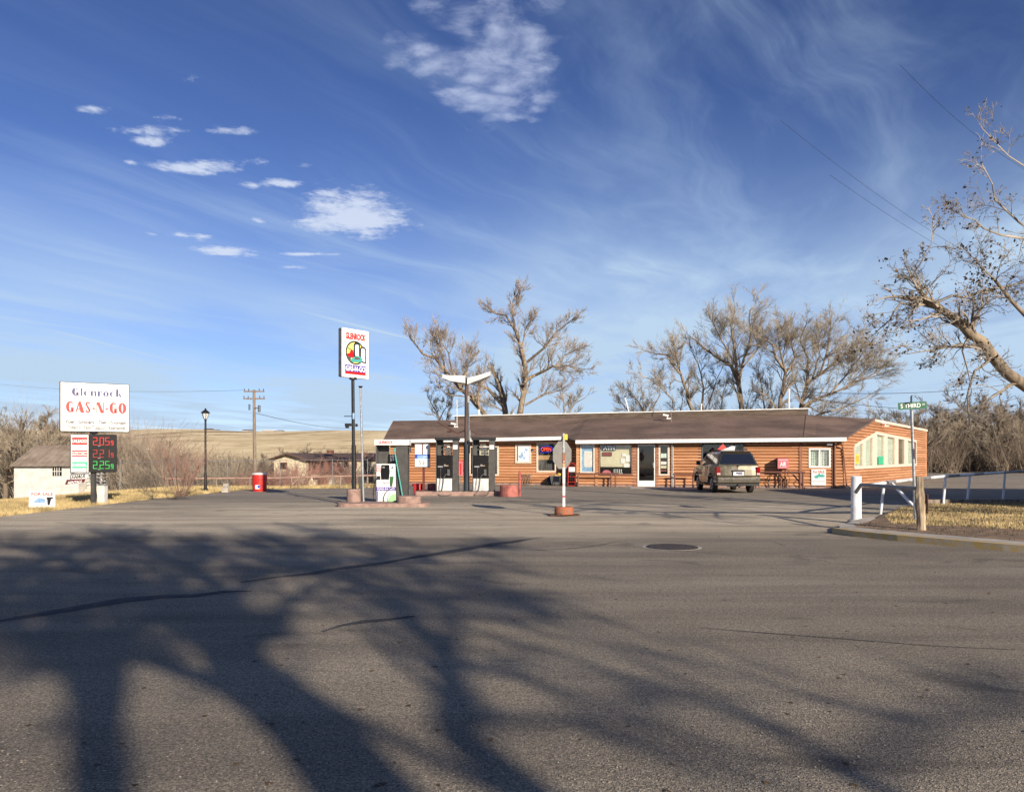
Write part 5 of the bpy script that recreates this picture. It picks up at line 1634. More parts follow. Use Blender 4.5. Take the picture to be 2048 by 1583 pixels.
# street sign
Yg = 18.3
sb_ = pt(1831, 1046, Yg); stp = pt(1822.5, 806, Yg)
sg = thing('street_sign', 'green S THIRD ST street sign with a small cross sign on a galvanised pole', 'street sign', (sb_.x, Yg, .1))
o_ = Vector((sb_.x, Yg, .1))
build(MB().cyl((0, 0, 0), tuple(stp - o_), .034, n=10), 'pole', M['galv'], sg)
c_ = pt(1822.5, 811, Yg) - o_
MG = Matrix.Translation(c_) @ Matrix.Rotation(R(-3.6), 4, 'Y') @ Matrix.Rotation(R(10), 4, 'Z')
hw = .385; hh = .085
build(MB().box(-hw, hw, -.045, -.040, -hh, hh).xf(MG), 'name_plate', M['street_green'], sg)
lettering('S THIRD', -hw + .06, hw - .17, -.05, .05, -.045, M['letter_white'], sg, .005, M=MG)
lettering('ST', hw - .12, hw - .05, -.005, .035, -.045, M['letter_white'], sg, .005, M=MG)
MG2 = Matrix.Translation(c_ + Vector((0, .0, .155))) @ Matrix.Rotation(R(66), 4, 'Z')
build(MB().box(-.27, .27, -.004, .004, -.075, .085).xf(MG2), 'cross_plate', M['street_green'], sg)
lettering('OPAL', -.10, .16, -.035, .045, -.004, M['letter_white'], sg, .01, M=MG2)
build(MB().cyl(tuple(c_ + Vector((0, 0, -.12))), tuple(c_ + Vector((0, 0, .09))), .04, n=8), 'clamp', M['galv'], sg)

# ------------------------------------------------------------------ left road sign and things round it
YQ = 25.7
qx = (187 - 1024) * YQ / F
ls = thing('price_sign', 'white gas station road sign above a black electronic fuel price panel on one post', 'road sign', (qx, YQ, 0), 0)
build(MB().box(-.065, .065, -.065, .065, -.05, 1.2).box(-.055, .055, -.055, .055, 1.2, 2.62), 'post', M['dark'], ls)
MQ = Matrix.Translation((.05, 0, 0)) @ Matrix.Rotation(R(31), 4, 'Z')
HWd = 1.03
zb = EYE + (HZ - 864) * 25.6 / F; zt = EYE + (HZ - 765.5) * 25.6 / F
cab = build(MB().box(-HWd, HWd, -.11, .11, zb, zt).xf(MQ), 'sign_cabinet', M['jet'], ls, bevel=.015)  # jet black puts the shade of the visible left side into the colour
build(MB().box(-HWd + .03, HWd - .02, -.122, -.112, zb + .03, zt - .02).xf(MQ), 'sign_face', M['sign_white'], cab)
hgt = zt - zb


def fat(mbx, glyph, x, z, w, h, y):
    """fat-face capitals and lower case letters drawn as polygons in a unit box"""
    def P(q):
        mbx.prism([(x + a * w, z + c * h) for a, c in q], y, y - .003, 'y')
    def ring(x0, x1, z0, z1, tk, tn, a0=0, a1=360, n=26, bias=0):
        cx_, cz_ = (x0 + x1) / 2, (z0 + z1) / 2; rx, rz = (x1 - x0) / 2, (z1 - z0) / 2
        o = []; i_ = []
        for k in range(n + 1):
            a = R(a0 + (a1 - a0) * k / n)
            o.append((x + (cx_ + rx * math.cos(a)) * w, z + (cz_ + rz * math.sin(a)) * h))
            ix = (rx - tk) * math.cos(a)
            if bias and math.cos(a) > 0: ix = (rx - tn) * math.cos(a)
            i_.append((x + (cx_ + ix) * w, z + (cz_ + (rz - tn) * math.sin(a)) * h))
        v = [(q[0], yy, q[1]) for yy in (y, y - .003) for q in o + i_]
        m = n + 1
        f = []
        for k in range(n):
            f += [(2 * m + k, 2 * m + k + 1, 3 * m + k + 1, 3 * m + k), (k, m + k, m + k + 1, k + 1)]
        mbx.add(v, f)
    if glyph == 'O': ring(0, 1, 0, 1, .41, .13)
    elif glyph == 'G':
        ring(0, 1, 0, 1, .43, .13, 42, 330, bias=1); P([(.60, .06), (.96, .0), (.96, .46), (.60, .46)])
    elif glyph == 'A':
        P([(.0, 0), (.14, 0), (.44, .70), (.44, 1), (.40, 1)]); P([(.442, 1), (.66, 1), (1.10, 0), (.62, 0), (.442, .5)]); P([(.22, .24), (.56, .24), (.53, .34), (.27, .34)])
    elif glyph == 'S':
        ring(.06, .92, .48, 1, .24, .14, 20, 200); P([(.05, .80), (.30, .86), (.97, .25), (.70, .12)]); ring(.06, .95, 0, .52, .26, .14, 185, 380)
    elif glyph == 'N':
        P([(.0, 0), (.12, 0), (.12, .88), (.0, 1)]); P([(.0, 1), (.42, 1), (.87, .22), (.87, 0), (.56, 0)]); P([(.872, 0), (1.0, 0), (1.0, 1), (.872, 1)])
    elif glyph == '-': P([(.1, .33), (.9, .33), (.9, .47), (.1, .47)])
    elif glyph == 'l': P([(.2, 0), (.8, 0), (.8, 1.02), (.2, 1.02)])
    elif glyph == 'e': ring(0, 1, 0, .68, .36, .09, 15, 320, bias=1); P([(.3, .33), (.95, .33), (.95, .38), (.3, .38)])
    elif glyph == 'n': P([(.03, 0), (.40, 0), (.40, .68), (.03, .68)]); ring(.2, .98, .2, .68, .34, .10, 0, 140); P([(.66, 0), (.98, 0), (.98, .46), (.66, .46)])
    elif glyph == 'r': P([(.05, 0), (.52, 0), (.52, .68), (.05, .68)]); P([(.52, .5), (.98, .56), (.98, .68), (.7, .68)])
    elif glyph == 'o': ring(0, 1, 0, .68, .36, .09)
    elif glyph == 'c': ring(0, 1, 0, .68, .38, .09, 35, 325, bias=1)
    elif glyph == 'k': P([(.03, 0), (.42, 0), (.42, 1.02), (.03, 1.02)]); P([(.42, .34), (.50, .30), (.92, .68), (.82, .68)]); P([(.46, .38), (.62, .48), (1.02, 0), (.66, 0)])


def fat_text(s, x0, x1, z0, z1, widths, mat, M_):
    mbx = MB(); tot = sum(widths) + .14 * (len(s) - 1); u_ = (x1 - x0) / tot; x = x0
    for ch, w_ in zip(s, widths):
        fat(mbx, ch, x, z0, w_ * u_, z1 - z0, -.123); x += (w_ + .14) * u_
    build(mbx.xf(M_), 'lettering', mat, cab)


fat_text('Glenrock', -.68, .80, zb + hgt * .73, zb + hgt * .885, [1.1, .45, .9, .95, .75, .9, .85, .95], M['letter_blue'], MQ)
fat_text('GAS-N-GO', -.85, .94, zb + hgt * .39, zb + hgt * .615, [1, 1.05, .75, .42, .95, .42, 1, 1.05], M['letter_red'], MQ)
lettering('Fuel - Grocery - Deli - Fountain', -.84, .93, zb + hgt * .15, zb + hgt * .24, -.122, M['letter_black'], cab, .035, M=MQ)
lettering('Tobacco - Non-Tobacco - Alternatives', -.80, .91, zb + hgt * .055, zb + hgt * .135, -.122, M['letter_black'], cab, .025, M=MQ)
build(MB().box(-.98, 1.28, -.05, .05, zb - .14, zb - .06).xf(MQ), 'cross_beam', M['greywood'], ls)
build(MB().box(-.09, .09, -.09, .09, zb - .20, zb + .02), 'bracket', M['black'], ls)
# price panel
z0 = EYE + (HZ - 944) * YQ / F; z1 = EYE + (HZ - 868.5) * YQ / F; hz_ = z1 - z0
MR = Matrix.Translation((.05, -.10, 0)) @ Matrix.Rotation(R(22), 4, 'Z')
XL = -.68; XM = -.14; XR = .70
pp = build(MB().box(XL, XR, -.06, .06, z0, z1).xf(MR), 'price_panel', M['jet'], ls, bevel=.01)
build(MB().box(XL + .03, XM, -.068, -.061, z0 + .02, z1 - .02).xf(MR), 'grade_panel', M['sign_white'], pp)
for (f0, f1, nm, mt, led, txt) in [(.72, .92, 'UNLEADED', 'letter_red', 'led_red', '2.05'), (.41, .58, 'PREMIUM', 'letter_red', 'led_dim', '2.21'), (.11, .28, 'DIESEL', 'green_band', 'led_green', '2.25')]:
    za, zc = z0 + hz_ * f0, z0 + hz_ * f1
    bh = (zc - za) * .20
    bands = MB().box(XL + .06, XM - .03, -.072, -.069, za, za + bh).box(XL + .06, XM - .03, -.072, -.069, zc - bh, zc)
    if nm != 'PREMIUM':
        bands = MB().box(XL + .06, XM - .03, -.072, -.069, za, zc)
    build(bands.xf(MR), 'grade_band', M[mt], pp)
    lettering(nm, XL + .07, XM - .04, za + (zc - za) * .28, za + (zc - za) * .72, -.072, M['letter_white'] if nm != 'PREMIUM' else M['letter_red'], pp, .015, M=MR)
    # seven segment digits
    SEG = {'0': 'abcdef', '1': 'bc', '2': 'abged', '5': 'afgcd', '9': 'abcdfg'}
    x = XM + .14; dh = hz_ * .20; dw = dh * .48; th = .015; zb2 = (za + zc) / 2 - dh / 2
    for ch in txt + '9':
        b = MB()
        if ch == '.':
            b.box(x - .02, x - .02 + th, -.068, -.061, zb2, zb2 + th); x += .03; build(b.xf(MR), 'led_dot', M[led], pp); continue
        s_ = 1.0 if ch != '9' or txt.count(ch) else .6
        h_ = dh * s_; w2 = dw * s_; zz = zb2 + (dh - h_)
        if ch == '9': zz = zb2
        g = {'a': (0, w2, h_ - th, h_), 'd': (0, w2, 0, th), 'g': (0, w2, h_ / 2 - th / 2, h_ / 2 + th / 2), 'f': (0, th, h_ / 2, h_), 'b': (w2 - th, w2, h_ / 2, h_), 'e': (0, th, 0, h_ / 2), 'c': (w2 - th, w2, 0, h_ / 2)}
        for k in SEG[ch]:
            q = g[k]; b.box(x + q[0], x + q[1], -.068 - .0002 * ord(k) / 100, -.061, zz + q[2], zz + q[3])
        x += w2 + .045
        build(b.xf(MR), 'led_digit', M[led], pp)['kind'] = 'stuff'
    build(MB().box(XM + .28, XM + .36, -.066, -.061, zb2 - .035, zb2 - .02).xf(MR), 'status_bar', M['grey'], pp)

# tilted rental sign hanging from the price sign
c_ = pt(154, 957, 25.4)
rs = thing('rental_sign', 'small tilted white and maroon U-HAUL RENTALS sign below the price panel', 'sign', tuple(c_))
sh = .12
b = MB().prism([(-.36, -.20), (.26, -.13), (.42, .22), (-.22, .20)], 0, .02, 'y'); build(b, 'sign_plate', M['off_white'], rs)
b = MB().prism([(-.40, -.20), (.24, -.12), (.30, .0), (-.34, -.03)], -.006, -.001, 'y'); build(b, 'maroon_band', M['maroon'], rs)
b = MB().prism([(-.22, .12), (.40, .16), (.42, .21), (-.20, .18)], -.006, -.001, 'y'); build(b, 'grey_band', M['grey'], rs)
MT = Matrix.Rotation(R(-6), 4, 'Y') @ Matrix(((1, 0, .45, 0), (0, 1, 0, 0), (0, 0, 1, 0), (0, 0, 0, 1)))
lettering('U-HAUL', -.26, .28, .01, .13, -.001, M['letter_black'], rs, .03, M=MT)
lettering('RENTALS', -.26, .20, -.15, -.06, -.006, M['letter_white'], rs, .02, M=MT)
b = MB().cyl((-.15, .01, .19), (-.10, .01, .34), .008, n=4).cyl((.3, .01, .2), (.32, .01, .36), .008, n=4); build(b, 'hanger', M['black'], rs)

p = gp(203, 1003)
ec = thing('utility_cabinet', 'pale grey electrical cabinet in the grass beside the price sign post', 'cabinet', (-14.2, 26.35, 0))
build(MB().box(-.125, .125, -.12, .12, 0, .64), 'cabinet_body', M['off_white'], ec, bevel=.01)
build(MB().box(-.135, .135, -.13, .13, .641, .66), 'cabinet_lid', M['grey'], ec)

p = gp(88, 1018); Yk = 24.0
k0 = pt(88, 1012, Yk)
fs2 = thing('sale_sign', 'low white FOR SALE board in the grass at the far left edge', 'sign', ((84 - 1024) * Yk / F, Yk, .03))
build(MB().prism([(-.42, 0), (.42, .0), (.40, .50), (-.40, .52)], 0, .02, 'y'), 'board', M['sign_white'], fs2)
lettering('FOR SALE', -.33, .35, .38, .47, -.001, M['letter_red'], fs2, .01)
b = MB(); b.prism([(-.3, .16), (.08, .14), (.12, .26), (-.1, .32)], -.004, -.001, 'y'); build(b, 'logo', M['bluewin'], fs2)
b = MB(); b.prism([(.18, .08), (.24, .08), (.30, .30), (.16, .32)], -.004, -.001, 'y'); b.prism([(.14, .26), (.36, .28), (.34, .33), (.16, .33)], -.006, -.005, 'y'); build(b, 'figure_print', M['letter_black'], fs2)
build(MB().box(-.38, -.35, .02, .05, -.06, .5).box(.35, .38, .02, .05, -.06, .5), 'stake', M['greywood'], fs2)

# old fashioned street lamp
p = gp(411, 982)
z_ = float(zg(p.x, p.y + 1)); Yl = p.y
sl_ = thing('street_lamp', 'black lantern street lamp on a tall post in the dry grass', 'street lamp', (p.x, Yl, z_ - .03))
s_ = Yl / F
HT = EYE + (HZ - 836) * s_ - z_
build(MB().lathe([(0, 0), (.14, 0), (.12, .12), (.075, .2), (.062, .9), (.05, 1.0), (.046, HT - .1), (.06, HT - .05), (.05, HT), (0, HT)], n=12), 'post', M['black'], sl_)
cage = MB()
for k in range(6):
    a = 2 * math.pi * k / 6
    cage.cyl((.085 * math.cos(a), .085 * math.sin(a), HT), (.175 * math.cos(a), .175 * math.sin(a), HT + .28), .010, n=4)
ln = build(cage, 'lantern_frame', M['black'], sl_)
build(MB().lathe([(0, .0), (.075, 0), (.160, .27), (0, .27)], (0, 0, HT + .004), n=6), 'lantern_glass', M['lampglass'], ln)
build(MB().lathe([(0, .28), (.22, .28), (.20, .31), (.09, .40), (.04, .43), (.05, .46), (.03, .50), (0, .51)], (0, 0, HT), n=12), 'lantern_cap', M['black'], ln)
# ------------------------------------------------------------------ the parked car, seen from behind (x right, y forward)
car = thing('parked_suv', 'champagne coloured SUV parked facing the store under the dark window', 'SUV', (10.12, 33.95, 0), R(-1.2))


def arch(cy, r, z0, n=10):
    a0 = math.asin(max(-1, min(1, (z0 - .40) / r)))
    return [(cy + r * math.cos(math.pi - a0 - (math.pi - 2 * a0) * k / n), .40 + r * math.sin(math.pi - a0 - (math.pi - 2 * a0) * k / n)) for k in range(n + 1)]


def body_profile(dx):
    rear = [(.10 + dx, .46), (.04 + dx, .60), (.02 + dx, .78), (.05 + dx, 1.02), (.10 + dx, 1.20)]
    topl = [(1.2, 1.22), (3.55, 1.20), (4.35, 1.12), (4.80, .98), (4.93 - dx, .80), (4.95 - dx, .50), (4.80, .38)]
    low = arch(3.98, .46, .40)[::-1] + arch(1.12, .46, .40)[::-1]
    return rear + topl + low + [(.5, .42)]


N_ = len(body_profile(0))
secs = [(-.975, .10, .965), (-.93, .03, 1.0), (-.60, .0, 1.0), (0, -.02, 1.005), (.60, .0, 1.0), (.93, .03, 1.0), (.975, .10, .965)]
V_ = []
for x, dx, s in secs:
    for (y, z) in body_profile(dx):
        V_.append((x * (1.0 if z > .5 else .985), y, .40 + (z - .40) * (s if z > .9 else 1)))
f = []
for j in range(len(secs) - 1):
    for i in range(N_):
        f.append((j * N_ + i, j * N_ + (i + 1) % N_, (j + 1) * N_ + (i + 1) % N_, (j + 1) * N_ + i))
f += [tuple(range(N_))[::-1], tuple(range((len(secs) - 1) * N_, len(secs) * N_))]
body = build(MB().add(V_, f), 'body', M['suv'], car, smooth=False, bevel=.02)
# greenhouse
def gh(z, inset=0.0):
    t = (z - 1.19) / (1.82 - 1.19)
    hw = .93 + (.68 - .93) * t - inset
    return hw, .10 + .30 * t + inset, 3.75 + (2.75 - 3.75) * t - inset
rings = []
for z in (1.19, 1.45, 1.70, 1.785, 1.82):
    hw, y0, y1 = gh(z)
    if z > 1.75: hw -= .03 + (z - 1.78) * 1.4; y0 += .03 + (z - 1.78) * 3; y1 -= .05 + (z - 1.78) * 4
    c = .07
    rings.append([(-hw + c, y0, z), (hw - c, y0, z), (hw, y0 + c, z), (hw, y1 - c, z), (hw - c, y1, z), (-hw + c, y1, z), (-hw, y1 - c, z), (-hw, y0 + c, z)])
v = [p for r_ in rings for p in r_]
f = [(j * 8 + i, j * 8 + (i + 1) % 8, (j + 1) * 8 + (i + 1) % 8, (j + 1) * 8 + i) for j in range(4) for i in range(8)] + [tuple(range(8))[::-1], tuple(range(32, 40))]
build(MB().add(v, f), 'cabin', M['suv'], car)
def quadplate(pts, n, th, mat, nm, par):
    n = Vector(n).normalized() * th
    v = [tuple(Vector(p) + n) for p in pts] + [tuple(Vector(p) - n * 2) for p in pts]
    k = len(pts)
    return build(MB().add(v, [tuple(range(k)), tuple(range(2 * k - 1, k - 1, -1))] + [(i, k + i, k + (i + 1) % k, (i + 1) % k) for i in range(k)]), nm, mat, par)
def gr_(z, f_):  # rear glass corner
    hw, y0, _ = gh(z); return (f_ * (hw - .085), y0, z)
quadplate([gr_(1.25, -1), gr_(1.25, 1), gr_(1.70, 1), gr_(1.70, -1)], (0, -1, .45), .008, M['carglass'], 'rear_window', car)
for s in (-1, 1):
    for (ya, yb, yc, yd) in [(.32, 1.18, 1.14, .50), (1.28, 2.10, 2.06, 1.24), (2.20, 3.30, 2.62, 2.16)]:
        q = []
        for (y, z) in ((ya, 1.27), (yb, 1.27), (yc, 1.70), (yd, 1.70)):
            q.append((s * gh(z)[0], y, z))
        quadplate(q, (s, 0, .32), .008, M['carglass'], 'side_window', car)
q = []
for (x, z) in ((-.84, 1.26), (.84, 1.26), (.66, 1.70), (-.66, 1.70)):
    q.append((x, gh(z)[2], z))
quadplate(q, (0, 1, .6), .008, M['carglass'], 'windscreen', car)
# bumpers, lamps, plate
b = MB().prism([(-.96, -.06), (.96, -.06), (.985, .02), (.985, .62), (.93, .62), (-.93, .62), (-.985, .62), (-.985, .02)], .44, .70, 'z')
bump = build(b, 'rear_bumper', M['suv_low'], car, bevel=.05, seg=3)
build(MB().box(-.80, .80, -.078, -.05, .60, .63), 'bumper_strip', M['chrome'], bump)
build(MB().box(-.93, .93, .02, .5, .34, .44), 'underside_valance', M['black'], car)
build(MB().prism([(-.95, 4.75), (.95, 4.75), (.90, 5.02), (-.90, 5.02)], .42, .68, 'z'), 'front_bumper', M['suv_low'], car, bevel=.04)
for s in (-1, 1):
    tl = build(MB().prism([(s * .80, .0), (s * .975, .04), (s * .99, .20), (s * .80, .10)], .78, 1.14, 'z'), 'tail_light', M['taillight'], car, bevel=.02)
    build(MB().box(s * .88 - .07, s * .88 + .07, -.008, .03, .80, .88), 'reverse_lens', M['palered'], tl)
    build(MB().box(s * .78 - .09, s * .78 + .09, 4.86, 4.94, .78, .92), 'headlight', M['lampglass'], car, bevel=.02)
pr = build(MB().box(-.27, .27, -.02, .02, .76, .98), 'plate_recess', M['black'], car)
npl = build(MB().box(-.235, .235, -.032, -.022, .775, .925), 'number_plate', M['sign_white'], pr)
build(MB().box(-.12, .16, -.036, -.033, .84, .90).box(-.05, .18, -.036, -.033, .80, .825), 'plate_print', M['letter_blue'], npl)
build(MB().box(-.29, .29, -.045, .0, .985, 1.015), 'tailgate_handle', M['chrome'], car, bevel=.008)
build(MB().box(-.20, .22, .36, .42, 1.775, 1.815), 'high_brake_light', M['taillight'], car, bevel=.01)
build(MB().box(-.66, .66, .28, .50, 1.785, 1.815), 'roof_spoiler', M['suv_low'], car, bevel=.012)
b = MB().cyl((.02, .06, 1.20), (.32, .17, 1.30), .012, n=5); b.box(-.03, .05, .02, .08, 1.17, 1.23); build(b, 'rear_wiper', M['black'], car)
b = MB()
for s in (-1, 1):
    b.tube([(s * .62, .8, 1.83), (s * .62, .9, 1.875), (s * .62, 2.5, 1.875), (s * .62, 2.6, 1.82)], .016, 5)
for y in (1.2, 2.1): b.box(-.62, .62, y - .025, y + .025, 1.868, 1.888)
build(b, 'roof_rack', M['black'], car)
for s in (-1, 1):
    build(MB().box(s * 1.08 - .10, s * 1.08 + .10, 3.12, 3.24, 1.20, 1.38), 'wing_mirror', M['black'], car, bevel=.03)
    build(MB().box(s * .985 - .012, s * .985 + .012, 1.70, 1.88, 1.08, 1.12).box(s * .985 - .012, s * .985 + .012, 2.85, 3.03, 1.08, 1.12), 'door_handle', M['suv_low'], car)
    build(MB().box(s * .99 - .08, s * .99 + .06, 1.75, 3.3, .32, .37), 'side_step', M['black'], car, bevel=.01)
    b = MB()
    for y in (1.25, 2.18): b.box(s * .979 - .003, s * .979 + .003, y - .006, y + .006, .5, 1.2)
    b.box(s * .981 - .006, s * .981 + .006, .6, 4.4, .72, .77)
    build(b, 'body_trim', M['suv_low'], car)
    for y in (1.12, 3.98):
        wh = build(MB().cyl((s * .93, y, .375), (s * .72, y, .375), .375, n=24), 'wheel', M['tire'], car, bevel=.025)
        b = MB().cyl((s * .937, y, .375), (s * .90, y, .375), .23, n=20)
        b.cyl((s * .945, y, .375), (s * .93, y, .375), .06, n=10)
        for k in range(5):
            a = 2 * math.pi * k / 5
            b.cyl((s * .941, y, .375), (s * .941, y + .21 * math.cos(a), .375 + .21 * math.sin(a)), .025, n=5)
        build(b, 'rim', M['rim'], wh)
        ar = []
        pts = [(s * .975, yy, zz) for yy, zz in arch(y, .47, .44)]
        build(MB().tube(pts, .028, 5), 'wheel_flare', M['suv_low'], car)
b = MB(); b.box(-.85, .85, .9, 4.6, .30, .5); b.cyl((-.7, 1.12, .36), (.7, 1.12, .36), .06, n=8); b.box(-.10, .10, .02, .5, .30, .40); build(b, 'chassis', M['black'], car)
b = MB().cyl((-.45, .10, .30), (-.10, .4, .31), .035, n=8); b.cyl((-.35, .12, .33), (.25, .12, .33), .02, n=6); build(b, 'exhaust', M['grey'], car)
build(MB().cyl((.0, -.10, .38), (.0, .10, .38), .03, n=8), 'tow_hitch', M['black'], car)
car.scale = (1, 1, 1.045)
W[car.name] = W[car.name] @ Matrix.Diagonal((1, 1, 1.045, 1))
# red and white card lying on the car roof
rc = thing('roof_card', 'red triangular card and white board lying on the roof of the SUV', 'sign', (9.80, 35.3, 1.87))
build(MB().prism([(-.30, .08), (.24, .10), (.0, .38)], 0, .03, 'y'), 'red_card', M['red'], rc)
build(MB().prism([(-.20, .03), (.52, .06), (.56, .26), (.40, .27)], -.04, -.01, 'y'), 'white_board', M['sign_white'], rc)
build(MB().box(-.1, .4, -.1, .3, .0, .035), 'card_foot', M['grey'], rc)

# ------------------------------------------------------------------ background buildings
# split level house beyond the lot
YH = 84.0; s_ = YH / F
gz = float(zg((620 - 1024) * s_, YH)) - .3
hs = thing('brown_house', 'split level house with dark brown roof and cream stone walls beyond the fence', 'house', ((600 - 1024) * s_, YH, gz))
def HX(px): return (px - 600) * s_
def HZ_(py): return EYE - (py - HZ) * s_ - gz
def hbox(px0, px1, y0, y1, pt_, pb_):
    return MB().box(HX(px0), HX(px1), y0, y1, HZ_(pb_) if pb_ else 0, HZ_(pt_))
build(hbox(548, 612, 0, 8, 917, None), 'stone_wall', M['house_stone'], hs)
build(hbox(612.3, 676, 1.2, 8, 919, 949), 'siding_wall', M['house_brown'], hs)
build(hbox(612.3, 750, 1.0, 8, 949.2, None), 'lower_wall', M['house_stone'], hs)
build(hbox(676.3, 752, .6, 8, 919, 949), 'stone_wall', M['house_stone'], hs)
build(MB().prism([(HX(540), HZ_(917)), (HX(577), HZ_(905)), (HX(618), HZ_(918)), (HX(618), HZ_(920.5)), (HX(577), HZ_(908)), (HX(540), HZ_(919.5))], -.7, 9, 'y'), 'gable_roof', M['house_roof'], hs)
build(MB().prism([(HX(548), HZ_(917)), (HX(577), HZ_(907.5)), (HX(612), HZ_(918))], 0.02, .2, 'y'), 'gable_end', M['house_stone'], hs)
build(MB().add([(HX(590), .3, HZ_(919.5)), (HX(760), .3, HZ_(919.5)), (HX(745), 6, HZ_(905)), (HX(578), 6, HZ_(905)), (HX(590), .3, HZ_(921)), (HX(760), .3, HZ_(921)), (HX(745), 9, HZ_(917)), (HX(578), 9, HZ_(917))],
               [(0, 1, 2, 3), (7, 6, 5, 4), (0, 4, 5, 1), (1, 5, 6, 2), (2, 6, 7, 3), (3, 7, 4, 0)]), 'main_roof', M['house_roof'], hs)
build(MB().prism([(HX(650), HZ_(917)), (HX(672), HZ_(919)), (HX(690), HZ_(944)), (HX(640), HZ_(944))], .5, .9, 'y'), 'porch_roof', M['house_brown'], hs)
for (a, c, t_, b_, y, mt) in [(560, 574, 924, 938, 0, 'black'), (618, 628, 923, 938, 1.2, 'black'), (634, 644, 923, 940, 1.2, 'black'), (686, 694, 923, 934, .6, 'black'), (702, 712, 923, 936, .6, 'black'),
                              (536, 545, 952, 962, 0, 'black'), (620, 632, 953, 961, 1.0, 'grey'), (690, 700, 953, 962, 1.0, 'grey'), (722, 732, 925, 937, .6, 'black')]:
    wn = build(MB().box(HX(a), HX(c), y - .06, y + .01, HZ_(b_), HZ_(t_)), 'window', M['house_brown'] if mt == 'black' else M['white'], hs)
    build(MB().box(HX(a) + .06, HX(c) - .06, y - .075, y - .062, HZ_(b_) + .06, HZ_(t_) - .06), 'pane', M['carglass'], wn)
for a in (616, 647, 668, 678):
    build(MB().box(HX(a), HX(a) + .1, .7, .8, HZ_(949), HZ_(919.5)), 'porch_post', M['house_brown'], hs)
build(hbox(640, 652, 3, 3.8, 899, 907), 'chimney', M['house_brown'], hs)

# white shed on the left behind the road sign
YW = 54.0; s_ = YW / F; gz = float(zg((100 - 1024) * s_, YW)) - .1
sd = thing('white_shed', 'whitewashed shed with a rusty tin roof behind the road sign', 'shed', ((100 - 1024) * s_, YW, gz))
def SX(px): return (px - 100) * s_
def SZ(py): return EYE - (py - HZ) * s_ - gz
build(MB().box(SX(28), SX(157), 0, 5, 0, SZ(930)), 'wall', M['shed_wall'], sd)
rf = build(MB().add([(SX(24), -.35, SZ(932)), (SX(160), -.35, SZ(932)), (SX(151), 2.6, SZ(889)), (SX(24), 2.6, SZ(889)), (SX(24), 5.3, SZ(932)), (SX(160), 5.3, SZ(932))],
                    [(0, 1, 2, 3), (3, 2, 5, 4), (0, 3, 4), (1, 5, 2), (0, 4, 5, 1)]), 'roof', M['shed_roof'], sd)
b = MB(); rr = random.Random(2)
k = 30
while k < 155:
    x = SX(k); b.cyl((x, -.36, SZ(932) + .03), (x - .25 * (1 if k > 120 else 0), 2.6, SZ(889) + .03), .03, n=4); k += 13
build(b, 'roof_ribs', M['shed_roof'], rf)
wn = build(MB().box(SX(105), SX(125.5), -.05, .02, SZ(952), SZ(931.5)), 'window', M['off_white'], sd)
build(MB().box(SX(106), SX(124.5), -.065, -.052, SZ(951), SZ(932)), 'pane', M['carglass'], wn)
b = MB()
for q in (110.5, 115, 119.7): b.box(SX(q) - .02, SX(q) + .02, -.085, -.066, SZ(951), SZ(932))
b.box(SX(106), SX(124.5), -.08, -.067, SZ(942) - .02, SZ(942) + .02); build(b, 'glazing_bars', M['off_white'], wn)
# pale porch and steps to the right of it
pc = thing('porch_steps', 'pale wooden porch with steps and posts right of the white shed', 'porch', ((195 - 1024) * s_, YW + 1, gz))
def SX2(px): return (px - 195) * s_
build(MB().box(SX2(159), SX2(178), 0, 2, 0, SZ(944)), 'wall', M['shed_wall'], pc)
for k in range(6):
    build(MB().box(SX2(160), SX2(187), -1.3 + .3 * k, -1.0 + .3 * k, .18 * k + .0, .18 * k + .16), 'step', M['cream'], pc)
b = MB()
for q in (187, 199, 207, 216): b.box(SX2(q), SX2(q) + .12, -.1, .02, 0, SZ(938))
build(b, 'porch_posts', M['off_white'], pc)
build(MB().box(SX2(218), SX2(228), -.1, .1, 0, SZ(936)), 'post', M['cream'], pc)
b = MB()
for k in range(4): b.box(SX2(160), SX2(216), -.14, -.11, SZ(970 - 7 * k), SZ(970 - 7 * k) + .07)
build(b, 'railing_bars', M['off_white'], pc)
build(MB().box(SX2(176), SX2(222), -.3, 2.5, SZ(938), SZ(936)), 'porch_roof', M['shed_roof'], pc)

# houses far away on the ridge
for (px, w, h, roofm, wallm, lb, Y) in [(418, 16, 4, 'house_roof', 'white', 'tiny pale house on the ridge above the street lamp', 735), (434, 10, 3, 'grey', 'off_white', 'tiny grey roofed outbuilding on the ridge right of the lamp', 738),
                                 (497, 22, 5, 'grey', 'off_white', 'small pale roofed house on the ridge left of the utility pole', 735), (538, 26, 4.5, 'white', 'pale_stucco', 'small house with a bright white roof on the ridge', 740), (561, 12, 3, 'grey', 'off_white', 'low grey shed at the right end of the ridge houses', 742)]:
    s_ = Y / F; X = (px - 1024) * s_; g = float(zg(X, Y))
    t = thing('ridge_house', lb, 'house', (X, Y, g - .5), 0)
    hw = w * s_ / 2; hh = h * s_
    build(MB().box(-hw, hw, -4, 4, 0, hh * .45 + .5), 'wall', M[wallm], t)
    build(MB().add([(-hw - .5, -4.6, hh * .45 + .5), (hw + .5, -4.6, hh * .45 + .5), (hw * .8, 0, hh + .6), (-hw * .8, 0, hh + .6), (-hw - .5, 4.6, hh * .45 + .5), (hw + .5, 4.6, hh * .45 + .5)],
                    [(0, 1, 2, 3), (3, 2, 5, 4), (0, 3, 4), (1, 5, 2), (0, 4, 5, 1)]), 'roof', M[roofm], t)
